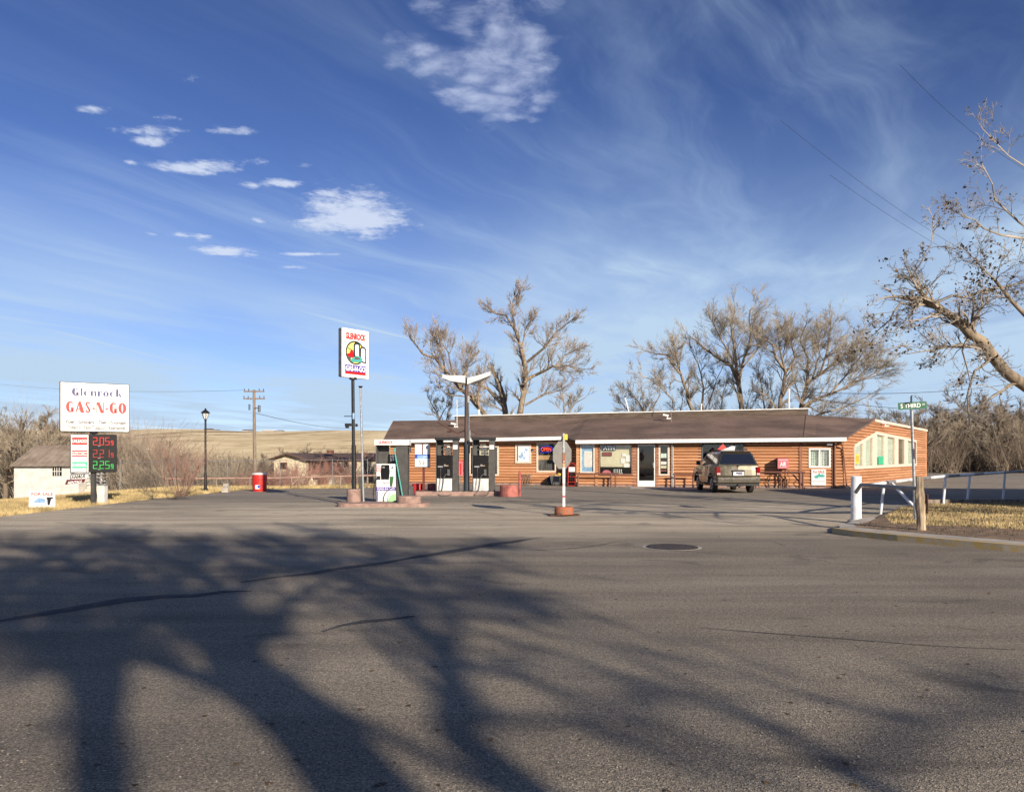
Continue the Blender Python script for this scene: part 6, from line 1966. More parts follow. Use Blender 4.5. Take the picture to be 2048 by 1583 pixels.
# dirt tracks on the hill follow the ground
def track(name, pts, w):
    mb = MB(); P = []
    for a, c in zip(pts, pts[1:]):
        for k in range(14):
            t = k / 14; P.append((a[0] + (c[0] - a[0]) * t, a[1] + (c[1] - a[1]) * t))
    v = []
    for i, p in enumerate(P):
        q = P[min(i + 1, len(P) - 1)]; o = P[max(i - 1, 0)]; dx, dy = q[0] - o[0], q[1] - o[1]; l = math.hypot(dx, dy)
        for s in (-1, 1):
            x, y = p[0] - s * dy / l * w, p[1] + s * dx / l * w
            v.append((x, y, float(zg(x, y)) + .5))
    mb.add(v, [(2 * i, 2 * i + 1, 2 * i + 3, 2 * i + 2) for i in range(len(P) - 1)])
    o = build(mb, name, M['dirttrack']); o['kind'] = 'structure'
M['dirttrack'] = material('pale_dirt_track', (.52, .42, .27), .95, var=.1, scale=.2)
track('dirt_track', [(-330, 480), (-300, 520), (-270, 560), (-240, 600), (-225, 650), (-235, 700)], 4.0)
track('dirt_track', [(-330, 470), (-270, 500), (-230, 540), (-180, 600), (-150, 660)], 2.4)

# ------------------------------------------------------------------ fence along the far side of the lot
def fpost(px, pyb, Y, h):
    return
YFc = 46.0
fc = thing('wire_fence', 'thin pipe framed wire fence running behind the dry grass beyond the lot', 'fence', (-24, YFc, 0))
b = MB(); pts = []
xs_ = [(px - 1024) * YFc / F for px in (240, 350, 455, 560, 665, 735)]
for x in xs_:
    g = float(zg(x, YFc)); z = EYE - (920.0 - HZ) * YFc / F
    build(MB().cyl((x + 24, 0, g), (x + 24, 0, z + .08), .022, n=6), 'post', M['galv'], fc)
build(MB().cyl((xs_[0] + 24, 0, EYE - (924 - HZ) * YFc / F), (xs_[-1] + 24, 0, EYE - (918.5 - HZ) * YFc / F), .016, n=6), 'top_rail', M['galv'], fc)
b = MB()
for i in range(150):
    x = xs_[0] + (xs_[-1] - xs_[0]) * i / 150; g = float(zg(x, YFc))
    b.cyl((x + 24, .02, g), (x + 24 + .35, .02, 1.44), .0018, n=3, caps=False)
    b.cyl((x + 24 + .35, .025, g), (x + 24, .025, 1.44), .0018, n=3, caps=False)
o = build(b, 'wire_mesh', M['galv'], fc); o['kind'] = 'stuff'
Yr = 41.2
rf = thing('pipe_fence', 'low rusty pink pipe fence at the far edge of the lot', 'fence', (-16, Yr, 0))
px_posts = (335, 433, 500, 583, 597, 681, 735, 752)
for px in px_posts:
    x = (px - 1024) * Yr / F; g = float(zg(x, Yr)); z = EYE - (953.5 - HZ) * Yr / F
    build(MB().cyl((x + 16, 0, g - .05), (x + 16, 0, z), .05, n=7), 'post', M['greywood'], rf)
xa = (330 - 1024) * Yr / F; xb = (755 - 1024) * Yr / F
railp = material('rusty_pink_pipe', (.36, .23, .18), .8, var=.15, scale=5)
build(MB().tube([(xa + 16, 0, EYE - (957 - HZ) * Yr / F), (xa + 22, 0, EYE - (955.5 - HZ) * Yr / F), (xb + 16, 0, EYE - (950 - HZ) * Yr / F)], .05, 7), 'top_rail', railp, rf)
build(MB().cyl(((583 - 1024) * Yr / F + 16, 0, .1), ((600 - 1024) * Yr / F + 16, 0, .55), .04, n=6), 'brace', railp, rf)

# utility pole
YU = 78.0; s_ = YU / F; X = (510 - 1024) * s_
up = thing('utility_pole', 'wooden utility pole with two cross arms beyond the lot', 'utility pole', (X, YU, float(zg(X, YU))))
gz = float(zg(X, YU)); zt = EYE + (HZ - 779) * s_ - gz
build(MB().cyl((0, 0, 0), (-.1, 0, zt), .20, .13, n=10), 'pole', M['greywood'], up)
for (py, l, r, t) in ((782.5, 487, 528, 0), (797, 486, 529, 0)):
    z = EYE + (HZ - py) * s_ - gz
    arm = build(MB().box((l - 509) * s_, (r - 509) * s_, -.14, -.02, z - .07, z + .07).xf(Matrix.Rotation(R(0), 4, 'Z')), 'cross_arm', M['greywood'], up)
    b = MB()
    for q in (l + 1.5, l + 10, r - 10, r - 1.5):
        b.cyl(((q - 509) * s_, -.08, z + .07), ((q - 509) * s_, -.08, z + .28), .05, n=6)
    build(b, 'insulators', M['darkgrey'], arm)
b = MB().cyl((.0, -.18, zt - 1.9), (.45, -.18, zt - 1.9), .05, n=6); b.cyl((.5, -.2, zt - 2.3), (.5, -.2, zt - 1.6), .14, n=8); b.cyl((-.5, -.2, zt - 2.1), (-.5, -.2, zt - 1.5), .10, n=8); build(b, 'transformer_gear', M['darkgrey'], up)


def wire(a, c, sag, label, r=.012, cat='wire', grp=None, n=14):
    a = Vector(a); c = Vector(c)
    P = [a.lerp(c, t / n) - Vector((0, 0, sag * 4 * (t / n) * (1 - t / n))) for t in range(n + 1)]
    t = thing('overhead_wire', label, cat, tuple(a), 0, grp)
    build(MB().tube([tuple(p - a) for p in P], r, 4, caps=False), 'cable', M['black'], t)


wire(pt(512, 826, YU), pt(706, 855, 190), .6, 'thin wire dropping right from the utility pole towards the hill', .03)
wire(pt(487, 780, YU), pt(-80, 758, 120), .8, 'wire leaving the left end of the utility pole cross arm', .015)
wire(pt(1596, 783, 47), pt(2080, 758, 60), .5, 'upper wire from the roof mast to the right edge', .022, grp=None)
wire(pt(1596, 792, 47), pt(2080, 800, 75), .9, 'lower wire from the roof mast to the right edge', .020)
wire(pt(1640, 822, 75), pt(2080, 786, 75), .9, 'wire crossing behind the street sign name plate', .025)
wire(pt(1700, 838, 90), pt(2080, 812, 90), .9, 'lowest wire crossing behind the street sign pole', .025)
wire(pt(1560, 240, 24), pt(2090, 590, 30), .4, 'thin wire high in the sky slanting down to the right tree', .0045)
wire(pt(1660, 350, 26), pt(2090, 600, 33), .3, 'second thin wire slanting down below the first', .0045)
wire(pt(1800, 130, 20), pt(2090, 360, 25), .3, 'short thin wire at the top right corner', .0040)

# pole outside the frame which carries the sky wires
# ------------------------------------------------------------------ building on the right, outside the frame: its shade falls on the lot
ob = thing('corner_building', 'plain low building on the corner to the right', 'building', (19.2, 15.5, 0))
build(MB().box(0, 16, 0, 11.0, 0, 4.6), 'wall', M['pale_stucco'], ob)
build(MB().prism([(-.3, 4.6), (16.3, 4.6), (16.3, 4.9), (8, 6.2), (-.3, 4.9)], -.3, 11.3, 'y'), 'roof', M['shingle'], ob)
for k in range(4):
    wn = build(MB().box(1.5 + k * 3.8, 3.2 + k * 3.8, -.05, .02, 1.0, 2.6), 'window', M['off_white'], ob)
    build(MB().box(1.6 + k * 3.8, 3.1 + k * 3.8, -.07, -.052, 1.1, 2.5), 'pane', M['carglass'], wn)
# ------------------------------------------------------------------ trees
def segs_mesh(name, S, n=3):
    """S: array (m, 8) of p0 p1 r0 r1 -> open prisms with n sides"""
    S = np.asarray(S, float)
    p0, p1, r0, r1 = S[:, 0:3], S[:, 3:6], S[:, 6], S[:, 7]
    d = p1 - p0; L = np.linalg.norm(d, axis=1, keepdims=True); L[L == 0] = 1; d = d / L
    up = np.where(np.abs(d[:, 2:3]) < .9, np.array([[0, 0, 1.]]), np.array([[1., 0, 0]]))
    a = np.cross(d, up); a /= np.linalg.norm(a, axis=1, keepdims=True); b = np.cross(d, a)
    ang = 2 * np.pi * np.arange(n) / n
    ring = a[:, None, :] * np.cos(ang)[None, :, None] + b[:, None, :] * np.sin(ang)[None, :, None]
    V = np.concatenate([p0[:, None] + ring * r0[:, None, None], p1[:, None] + ring * r1[:, None, None]], 1).reshape(-1, 3)
    m = len(S)
    i = np.arange(n); j = (i + 1) % n
    fq = np.stack([i, j, n + j, n + i], 1)
    Fq = (fq[None] + (np.arange(m) * 2 * n)[:, None, None]).reshape(-1, 4)
    me = mesh_np(name, V, Fq)
    if n > 4: me.polygons.foreach_set('use_smooth', [True] * len(me.polygons))
    return me


class Tree:
    def __init__(self, seed):
        self.r = random.Random(seed); self.big = []; self.tw = []; self.tips = []

    def seg(self, a, b, r0, r1):
        (self.big if r0 > .035 else self.tw).append((*a, *b, r0, r1))

    def rdir(self, d, spread):
        r = self.r
        q = Vector((r.gauss(0, 1), r.gauss(0, 1), r.gauss(0, 1)))
        q = (q - d * q.dot(d))
        if q.length < 1e-4: q = d.orthogonal()
        q.normalize()
        return (d * math.cos(spread) + q * math.sin(spread)).normalized()

    def branch(self, p, d, L, r0, lvl, P):
        r = self.r
        n = P['steps'][lvl]
        step = L / n
        rr = r0
        p = Vector(p)
        kids = P['kids'][lvl] if lvl < len(P['kids']) else 0
        for i in range(n):
            d = self.rdir(d, abs(r.gauss(0, P['wob'])))
            d = (d + Vector((0, 0, P['up'] * (1 if lvl < 3 else .6)))).normalized()
            q = p + d * step
            r1 = r0 * (1 - (i + 1) / n * .72)
            self.seg(p, q, rr, r1)
            if kids:
                k = kids / n
                k = int(k) + (1 if r.random() < k - int(k) else 0)
                if lvl == 0 and i == 0: k = 0
                for _ in range(k):
                    f = r.random()
                    self.branch(p.lerp(q, f), self.rdir(d, R(r.uniform(*P.get('ang', (22, 52))))), L * r.uniform(*P['len']), max(rr * .55, P['rmin']), lvl + 1, P)
            p, rr = q, r1
        self.tips.append(p)

    def limb(self, pts, r0, r1, P, kids=14, start=.2, blen=2.6):
        """pts polyline; side branches grow along it"""
        pts = [Vector(p) for p in pts]
        # resample with a little unevenness
        Q = [pts[0]]
        for a, b in zip(pts, pts[1:]):
            n = max(2, int((b - a).length / .7))
            for k in range(1, n + 1):
                j = Vector((self.r.gauss(0, 1), self.r.gauss(0, 1), self.r.gauss(0, 1))) * (.045 * min(1.0, (b - a).length) if k < n else 0)
                Q.append(a.lerp(b, k / n) + j)
        N = len(Q) - 1
        for i in range(N):
            ra = r0 + (r1 - r0) * i / N; rb = r0 + (r1 - r0) * (i + 1) / N
            self.seg(Q[i], Q[i + 1], ra, rb)
        for _ in range(kids):
            f = start + (1 - start) * self.r.random() ** .8
            x = f * N; i = min(int(x), N - 1)
            p = Q[i].lerp(Q[i + 1], x - i); d = (Q[i + 1] - Q[i]).normalized()
            rr = (r0 + (r1 - r0) * f) * .45
            self.branch(p, self.rdir(d, R(self.r.uniform(25, 60))), blen * self.r.uniform(.5, 1.05) * (1.1 - .62 * f), max(rr, P['rmin'] * 1.6), 0, P)
        self.branch(Q[-1], (Q[-1] - Q[-2]).normalized(), blen * .5, max(r1, P['rmin'] * 1.4), 0, P)

    def finish(self, name, label, cat, base, tmat, cmat, group=None, sides=8):
        t = thing(name, label, cat, tuple(base), 0, group)
        off = np.array([base[0], base[1], base[2], base[0], base[1], base[2], 0, 0])
        if self.big:
            link('trunk', segs_mesh('trunk', np.array(self.big) - off, sides), tmat, t)
        if self.tw:
            link('crown', segs_mesh('crown', np.array(self.tw) - off, 3), cmat, t)
        return t


PF = dict(steps=[4, 3, 3, 2], kids=[6, 5, 4, 0], wob=.12, up=.11, len=(.42, .72), rmin=.0095, ang=(14, 42))     # far trees
def poly(pxs, Y, rg=None, dy=1.2):
    return [pt(x, y, Y + (rg.uniform(-dy, dy) if rg and i else 0)) for i, (x, y) in enumerate(pxs)]


rg = random.Random(21)
YT1 = 62
# leaning tree behind the light pole
t = Tree(1)
base = pt(985, 905, YT1); base.z = 0
t.limb([base] + poly([(968, 826), (941, 795), (921, 777), (894, 746), (870, 715), (845, 707), (822, 676)], YT1, rg), .30, .05, PF, 24, .35, 2.7)
t.limb(poly([(894, 746), (880, 700), (872, 665)], YT1, rg), .09, .03, PF, 12, .2, 2.0)
t.limb(poly([(921, 777), (905, 742), (897, 705), (880, 680)], YT1, rg), .10, .03, PF, 14, .2, 2.2)
t.limb(poly([(930, 772), (926, 738), (945, 702)], YT1, rg), .09, .03, PF, 14, .2, 2.0)
t.limb(poly([(941, 795), (900, 790), (870, 770)], YT1, rg), .06, .02, PF, 9, .2, 1.8)
t.limb(poly([(968, 826), (950, 800), (960, 770), (968, 742)], YT1, rg), .10, .03, PF, 12, .3, 2.0)
t.finish('bare_tree', 'bare cottonwood leaning left behind the light pole', 'tree', base, M['bark'], M['twig_tan'])
t = Tree(2)
base = pt(1018, 905, YT1 + 3); base.z = 0
t.limb([base] + poly([(1011, 826), (1004, 785), (997, 765), (993, 757)], YT1 + 3, rg, .3), .34, .17, PF, 8, .4, 2.0)
t.limb(poly([(1007, 812), (976, 777), (948, 763), (920, 762)], YT1 + 3, rg), .16, .05, PF, 12, .3, 2.0)
t.limb(poly([(1012, 826), (990, 812), (960, 800)], YT1 + 3, rg), .08, .03, PF, 12, .1, 2.0)
t.finish('bare_tree', 'broken topped tree with pale snag trunk between the two tall bare trees', 'tree', base, M['bark'], M['twig'])
# tall upright tree
t = Tree(3)
base = pt(1036, 905, YT1); base.z = 0
t.limb([base] + poly([(1040, 826), (1048, 781), (1052, 746), (1042, 697), (1032, 664), (1011, 630), (982, 619)], YT1, rg, .6), .36, .04, PF, 30, .40, 2.2)
t.limb(poly([(1032, 664), (1025, 629), (1027, 599), (1038, 583)], YT1, rg, .6), .10, .03, PF, 14, .2, 1.7)
t.limb(poly([(1042, 697), (1050, 660), (1062, 640)], YT1, rg, .6), .07, .03, PF, 10, .2, 1.7)
t.limb(poly([(1054, 724), (1089, 695), (1112, 664), (1142, 640)], YT1, rg), .12, .03, PF, 18, .2, 2.0)
t.limb(poly([(1048, 765), (1070, 750), (1105, 732), (1132, 730), (1168, 738)], YT1, rg), .15, .03, PF, 20, .2, 2.1)
t.limb(poly([(1110, 732), (1130, 710), (1150, 700)], YT1, rg), .06, .03, PF, 10, .1, 1.9)
t.limb(poly([(1050, 810), (1089, 787), (1124, 778)], YT1, rg), .09, .03, PF, 12, .1, 2.0)
t.finish('bare_tree', 'tallest bare cottonwood with an open upright crown left of centre', 'tree', base, M['bark'], M['twig_tan'])
# small ones peeping over the roof
for i, (ps, lb) in enumerate([([(880, 900), (880, 838), (868, 815), (858, 795)], 'small bare tree over the left end of the roof'), ([(893, 900), (893, 838), (905, 800)], 'slim bare sapling left of the light pole'),
                              ([(1140, 900), (1138, 826), (1150, 806), (1170, 795)], 'small bare tree over the middle of the roof'), ([(1130, 900), (1128, 820), (1126, 795)], 'thin leaning sapling over the middle of the roof')]):
    t = Tree(30 + i); base = pt(ps[0][0], ps[0][1], 66); base.z = 0
    t.limb([base] + poly(ps[1:], 66, rg, .4), .10, .025, PF, 10, .45, 1.7)
    if i == 0: t.limb(poly([(880, 838), (892, 815), (894, 798)], 66, rg), .05, .02, PF, 8, .2, 1.5)
    t.finish('small_tree', lb, 'tree', base, M['bark'], M['twig'])

# group of trees to the right of the middle
PG = dict(PF); PG['up'] = .06
def group_tree(seed, Y, base_px, limbs, label, mat, kids=16, bl=2.6, tr=.30):
    t = Tree(seed); base = pt(base_px, 905, Y); base.z = 0
    for li, (ps, r0, r1) in enumerate(limbs):
        P = poly(ps, Y, rg, 1.5)
        if li == 0 or ps[0][1] >= 800: P = [base] + P
        t.limb(P, r0, r1, PG, kids, .3 if li == 0 else .12, bl)
    return t.finish('bare_tree', label, 'tree', base, M['bark'], mat)


group_tree(41, 64, 1484, [([(1483, 816), (1478, 771), (1463, 732), (1430, 712), (1382, 674)], .34, .04), ([(1478, 771), (1472, 726), (1463, 661), (1469, 610)], .16, .03),
                          ([(1478, 771), (1483, 737), (1500, 683), (1500, 620), (1512, 608)], .15, .03), ([(1470, 726), (1440, 675), (1425, 640)], .09, .03), ([(1485, 735), (1515, 700), (1520, 670)], .08, .03)],
           'broad bare cottonwood, tallest of the group right of centre', M['twig'], 20, 2.6)
group_tree(42, 60, 1562, [([(1560, 814), (1571, 743), (1551, 715), (1546, 689), (1516, 669)], .28, .04), ([(1571, 743), (1590, 715), (1580, 680), (1574, 650)], .12, .03),
                          ([(1571, 743), (1560, 700), (1556, 660)], .10, .03)], 'bare tree in the middle of the group right of centre', M['twig'], 20, 2.4)
group_tree(43, 62, 1604, [([(1602, 814), (1616, 766), (1616, 717), (1600, 680), (1612, 650)], .28, .04), ([(1616, 766), (1639, 749), (1670, 725), (1701, 703), (1715, 675)], .14, .03),
                          ([(1640, 748), (1655, 700), (1662, 645)], .10, .03), ([(1625, 755), (1640, 710), (1636, 680)], .08, .03)], 'bare tree with sweeping right limbs behind the store roof', M['twig'], 22, 2.5)
group_tree(44, 58, 1600, [([(1608, 811), (1640, 795), (1673, 783), (1715, 762), (1755, 743)], .20, .04), ([(1660, 788), (1700, 740), (1725, 705)], .09, .03), ([(1631, 831), (1660, 822), (1687, 814), (1747, 785)], .10, .03),
                          ([(1690, 778), (1735, 735), (1750, 715)], .06, .03)], 'low wide bare tree stretching right over the gable roof', M['twig'], 22, 2.3)
group_tree(45, 63, 1386, [([(1384, 819), (1362, 749), (1333, 709), (1296, 703)], .24, .04), ([(1345, 800), (1305, 760), (1280, 749)], .10, .03), ([(1362, 749), (1350, 700)], .08, .03)], 'bare tree at the left of the group right of centre', M['twig'], 18, 2.4)
group_tree(46, 66, 1406, [([(1404, 808), (1407, 774), (1396, 726), (1385, 705)], .16, .03), ([(1420, 800), (1430, 770), (1440, 745)], .10, .03)], 'slender bare tree between the two widest crowns', M['twig_dark'], 16, 2.2)
group_tree(47, 68, 1290, [([(1290, 830), (1275, 800), (1255, 780)], .14, .03), ([(1300, 825), (1320, 790), (1322, 770)], .12, .03), ([(1285, 830), (1250, 815), (1238, 800)], .08, .03)], 'low bushy bare tree rising just over the roof', M['twig'], 18, 2.4)
group_tree(48, 68, 1530, [([(1530, 830), (1525, 780), (1518, 745)], .16, .03), ([(1535, 820), (1545, 790), (1540, 760)], .12, .03)], 'dense bare tree behind the chimney mast', M['twig_dark'], 18, 2.4)
group_tree(49, 70, 1440, [([(1440, 830), (1445, 800), (1450, 775)], .14, .03), ([(1360, 825), (1365, 800)], .08, .03), ([(1490, 825), (1500, 790)], .08, .03)], 'low dark bare tree filling in behind the tallest crown', M['twig_dark'], 16, 2.3)

# thicket to the right: individual trees copied from three prototypes, underbrush as one mass
def proto(seed, H, mat, spread=.45, kids=15, name='thicket_tree', P=PF, rt=.22):
    t = Tree(seed); r = t.r
    base = Vector((0, 0, 0))
    top = Vector((r.uniform(-.6, .6), r.uniform(-.5, .5), H * .62))
    mid = Vector((r.uniform(-.3, .3), 0, H * .3))
    t.limb([base, mid, top], rt, .05, P, kids, .35, H * .24)
    for k in range(5):
        a = 2 * math.pi * (k + r.random()) / 5; f = r.uniform(.25, .6)
        p0 = base.lerp(top, f); l = H * r.uniform(.28, .5)
        p1 = p0 + Vector((math.cos(a) * l * spread, math.sin(a) * l * spread, l * .45)); p2 = p1 + Vector((math.cos(a) * l * spread * .7, math.sin(a) * l * spread * .7, l * .5))
        t.limb([p0, p1, p2], rt * .5, .03, P, kids - 3, .15, H * .22)
    return t


PT = dict(steps=[4, 3, 2, 2], kids=[6, 5, 4, 0], wob=.15, up=.09, len=(.42, .70), rmin=.012, ang=(16, 45))
protos = []
for i, (H, mt) in enumerate([(9.5, 'twig_dark'), (8.0, 'twig'), (7.0, 'twig_dark')]):
    t = proto(60 + i, H, M[mt], .75, 16, P=PT)
    protos.append((t, H, M[mt]))
spots_r = [(1768, 76, 7.6, 0), (1838, 82, 9.2, 1), (1880, 96, 10.2, 0), (1925, 104, 11.5, 1), (1972, 92, 11.0, 0), (2020, 100, 12.0, 2), (1800, 112, 8.5, 2), (1862, 120, 9.0, 2), (1905, 88, 7.2, 2),
           (1948, 112, 11.5, 2), (1996, 86, 9.5, 1), (2044, 90, 10, 0)]
side_lab = ['small bare tree peeping over the gable roof', 'spreading dark bare tree just behind the street sign', 'tall thicket tree right of the gable end', 'widest tree of the thicket beyond the far street',
            'dark thicket tree above the far railing', 'thicket tree at the right edge beyond the frame edge', 'low tree seen between the gable and the street sign', 'dense small tree behind the gable corner',
            'short dark tree near the far street right of the gable', 'tall tree deep in the thicket on the right', 'bushy tree near the right edge by the far street', 'tree at the far right end of the thicket']
made = {}
def place(pi, X, Y, H, rz, label, group, name='thicket_tree', z=None, scl=1.0):
    t, H0, mt = protos[pi]
    z = float(zg(X, Y)) - .05 if z is None else z
    if pi not in made:
        th = t.finish(name, label, 'tree', Vector((0, 0, 0)), M['twig_dark'], mt)
        made[pi] = th
    else:
        src = made[pi]; th = src.copy(); COL.objects.link(th)
        for ch in src.children:
            c = ch.copy(); COL.objects.link(c); c.parent = th
        th.name = name
    th.location = (X, Y, z); th.rotation_euler = (0, 0, rz); s = H / H0 * scl; th.scale = (s, s, s)
    W[th.name] = Matrix.Translation(th.location)
    th['label'] = label
    if group: th['group'] = group
    elif 'group' in th: del th['group']
    return th


for i, ((px, Y, H, pi), lb) in enumerate(zip(spots_r, side_lab)):
    place(pi, (px - 1024) * Y / F, Y, H, rg.uniform(0, 6.28), lb, 'trees of the right hand thicket', z=0.0)

# left side: trees behind the sign and in the valley
left = [(95, 60, 9.5, 1, 'tall tan bare tree left of the road sign'), (50, 66, 10, 0, 'bare tree at the far left beyond the shed'), (10, 58, 8, 1, 'bare tree at the extreme left edge'), (140, 70, 8.5, 1, 'bare tree hidden partly by the road sign'),
        (262, 75, 7.4, 0, 'dark bare tree showing right of the road sign'), (300, 62, 5.0, 2, 'rounded grey bush tree right of the price panel'), (245, 52, 4.6, 1, 'tan bush tree just right of the price panel'), (330, 70, 4.2, 2, 'grey bush between the road sign and the lamp'),
        (605, 105, 6.4, 0, 'dark upright tree rising above the brown house'), (665, 112, 5.6, 1, 'pinkish bare tree above the right roof of the brown house'), (735, 100, 5.2, 2, 'bare tree right of the tall pole sign'), (705, 110, 5.0, 1, 'bare tree behind the tall pole sign'),
        (455, 100, 4.2, 2, 'grey bush tree left of the utility pole'), (400, 95, 4.0, 1, 'bush tree behind the street lamp'), (530, 104, 4.6, 2, 'bush tree right of the utility pole'),
        (480, 60, 2.8, 2, 'low bush below the utility pole')]
for px, Y, H, pi, lb in left:
    X = (px - 1024) * Y / F
    place(pi, X, Y, H, rg.uniform(0, 6.28), lb, None, 'bare_tree' if H > 4.5 else 'bare_bush')


PQ = dict(steps=[4, 3, 2], kids=[4, 3, 0], wob=.34, up=.03, len=(.38, .62), rmin=.014)
for i, (px, Y, H, lb) in enumerate([(566, 64, 3.2, 'crooked bare fruit tree in front of the stone gable of the brown house'), (648, 60, 2.7, 'crooked bare tree before the brown house porch'),
                                    (728, 56, 2.8, 'crooked dark tree by the right end of the brown house'), (606, 66, 2.5, 'thin bare sapling before the middle of the brown house')]):
    X = (px - 1024) * Y / F; z = float(zg(X, Y)); b0 = Vector((X, Y, z)); t = Tree(200 + i)
    for k in range(5):
        a = t.r.uniform(0, 6.28); o = Vector((math.cos(a), math.sin(a) * .6, 0))
        t.limb([b0, b0 + o * .25 * H + Vector((0, 0, H * .3)), b0 + o * .6 * H * .6 + Vector((0, 0, H * t.r.uniform(.5, .8)))], .07, .02, PQ, 6, .3, H * .28)
    t.finish('fruit_tree', lb, 'tree', b0, M['twig_dark'], M['twig_pink'])


def brush(name, centers, label, mat, nst=70, seed=1, rad=.012, n=3):
    """masses of bare stems: centers (x, y, z, height, halfwidth)"""
    g = np.random.RandomState(seed); out = []
    C = np.asarray(centers, float); m = len(C)
    ci = np.repeat(np.arange(m), nst)
    c = C[ci]; K = len(ci)
    a = g.uniform(0, 2 * np.pi, K); lean = g.uniform(.02, .9, K)
    p = c[:, :3] + np.stack([g.normal(0, .25, K) * c[:, 4], g.normal(0, .25, K) * c[:, 4], np.zeros(K)], 1)
    d = np.stack([np.cos(a) * lean, np.sin(a) * lean, np.ones(K)], 1)
    d[:, :2] *= (c[:, 4] / c[:, 3])[:, None] * 1.2
    h = c[:, 3] * g.uniform(.55, 1.05, K)
    r0 = np.full(K, rad)
    P = p; D = d
    S = 3
    nodes = [P]
    for s in range(S):
        D2 = D + g.normal(0, .22, D.shape) * np.array([1, 1, .3])
        Q = P + D2 * (h / S)[:, None]
        ra = r0 * (1 - s / S * .7); rb = r0 * (1 - (s + 1) / S * .7)
        out.append(np.concatenate([P, Q, ra[:, None], rb[:, None]], 1))
        # side twigs
        for q_ in range(2):
            f = g.uniform(0, 1, K)[:, None]
            b0 = P + (Q - P) * f
            bd = D2 * .5 + g.normal(0, .55, D.shape) * (c[:, 4] / c[:, 3])[:, None].clip(.4, 2); bd[:, 2] = np.abs(bd[:, 2]) * .9
            b1 = b0 + bd * (h * g.uniform(.12, .3, K))[:, None]
            out.append(np.concatenate([b0, b1, (ra * .6)[:, None], (rb * .35)[:, None]], 1))
            b2 = b1 + (bd + g.normal(0, .5, D.shape)) * (h * .12)[:, None]
            out.append(np.concatenate([b1, b2, (rb * .4)[:, None], (rb * .25)[:, None]], 1))
        P = Q; D = D2
    o = link(name, segs_mesh(name, np.concatenate(out), n), mat)
    tag(o, label, None, None, 'stuff')
    return o


g_ = np.random.RandomState(7)
C = []
for _ in range(150):
    Y = g_.uniform(78, 128); px = g_.uniform(1745, 2120); X = (px - 1024) * Y / F
    C.append((X, Y, 0, g_.uniform(2.5, 6.0), g_.uniform(1.2, 2.4)))
brush('underbrush', C, 'dense grey brown leafless underbrush of the thicket on the right', M['twig_dark'], 30, 3, .034)
C = []
for _ in range(70):
    Y = g_.uniform(90, 125); px = g_.uniform(1745, 2120); X = (px - 1024) * Y / F
    C.append((X, Y, 0, g_.uniform(4, 7.5), g_.uniform(1.5, 2.4)))
brush('thicket_brush', C, 'tall tan leafless brush behind the thicket trees on the right', M['twig'], 36, 9, .03)
C = []
for _ in range(210):
    Y = g_.uniform(86, 150); px = g_.uniform(215, 770); X = (px - 1024) * Y / F
    if 535 < px < 765 and Y < 100: Y = 105 + (Y - 86)
    C.append((X, Y, float(zg(X, Y)), g_.uniform(1.8, 4.3), g_.uniform(1.0, 2.2)))
brush('valley_brush', C, 'grey brown leafless brush filling the valley below the golden hill', M['twig_dark'], 20, 5, .033)
C = []
for _ in range(90):
    Y = g_.uniform(150, 240); px = g_.uniform(200, 790); X = (px - 1024) * Y / F
    C.append((X, Y, float(zg(X, Y)), g_.uniform(3.0, 6.5), g_.uniform(2, 3.5)))
brush('far_brush', C, 'far band of grey leafless trees at the foot of the golden hill', M['twig'], 26, 6, .055)
C = []
for _ in range(46):
    Y = g_.uniform(48, 66); px = g_.uniform(222, 470); X = (px - 1024) * Y / F
    C.append((X, Y, float(zg(X, Y)), g_.uniform(1.4, 3.2), g_.uniform(.8, 1.5)))
brush('hedge_brush', C, 'tan leafless shrubs behind the wire fence on the left', M['twig'], 40, 8, .017)
C = []
for _ in range(40):
    Y = g_.uniform(60, 90); px = g_.uniform(-60, 130); X = (px - 1024) * Y / F
    C.append((X, Y, float(zg(X, Y)), g_.uniform(4, 8.5), g_.uniform(1.5, 2.8)))
brush('left_brush', C, 'tall tan leafless brush behind the white shed', M['twig_white'], 42, 12, .026)
C = []
for _ in range(26):
    Y = g_.uniform(48, 58); px = g_.uniform(470, 760); X = (px - 1024) * Y / F
    C.append((X, Y, float(zg(X, Y)), g_.uniform(.6, 1.8), g_.uniform(.5, 1.1)))
brush('weed_brush', C, 'low reddish weeds and stems along the pipe fence', M['twig_pink'], 50, 13, .010)

C = []
for _ in range(16):
    Y = g_.uniform(49, 57); px = g_.uniform(236, 345); X = (px - 1024) * Y / F
    C.append((X, Y, float(zg(X, Y)), g_.uniform(3.2, 4.9), g_.uniform(1.1, 1.8)))
brush('russet_brush', C, 'tall warm tan leafless brush just right of the price panel', M['twig_tan'], 60, 15, .015)

# red stemmed bush by the road
p = gp(362, 992)
t = Tree(77)
PB = dict(steps=[4, 4, 3], kids=[7, 5, 0], wob=.16, up=.10, len=(.4, .65), rmin=.005)
for k in range(16):
    a = 2 * math.pi * k / 16; ln = t.r.uniform(.1, .75)
    d = Vector((math.cos(a) * ln, math.sin(a) * ln, 1)).normalized()
    t.branch(p + Vector((math.cos(a) * .12, math.sin(a) * .12, 0)), d, t.r.uniform(1.5, 2.1), .018, 0, PB)
t.finish('red_willow_bush', 'reddish bare bush fanning up from the dry grass left of the lamp post', 'bush', p, M['twig_white'], M['twig_pink'])
p = gp(325, 1000)
t = Tree(78)
for k in range(9):
    a = t.r.uniform(0, 6.28)
    t.branch(p + Vector((-.3 + t.r.uniform(-.4, .4), .6, -.02)), Vector((math.cos(a), math.sin(a), .25)).normalized(), .8, .014, 0, PB)
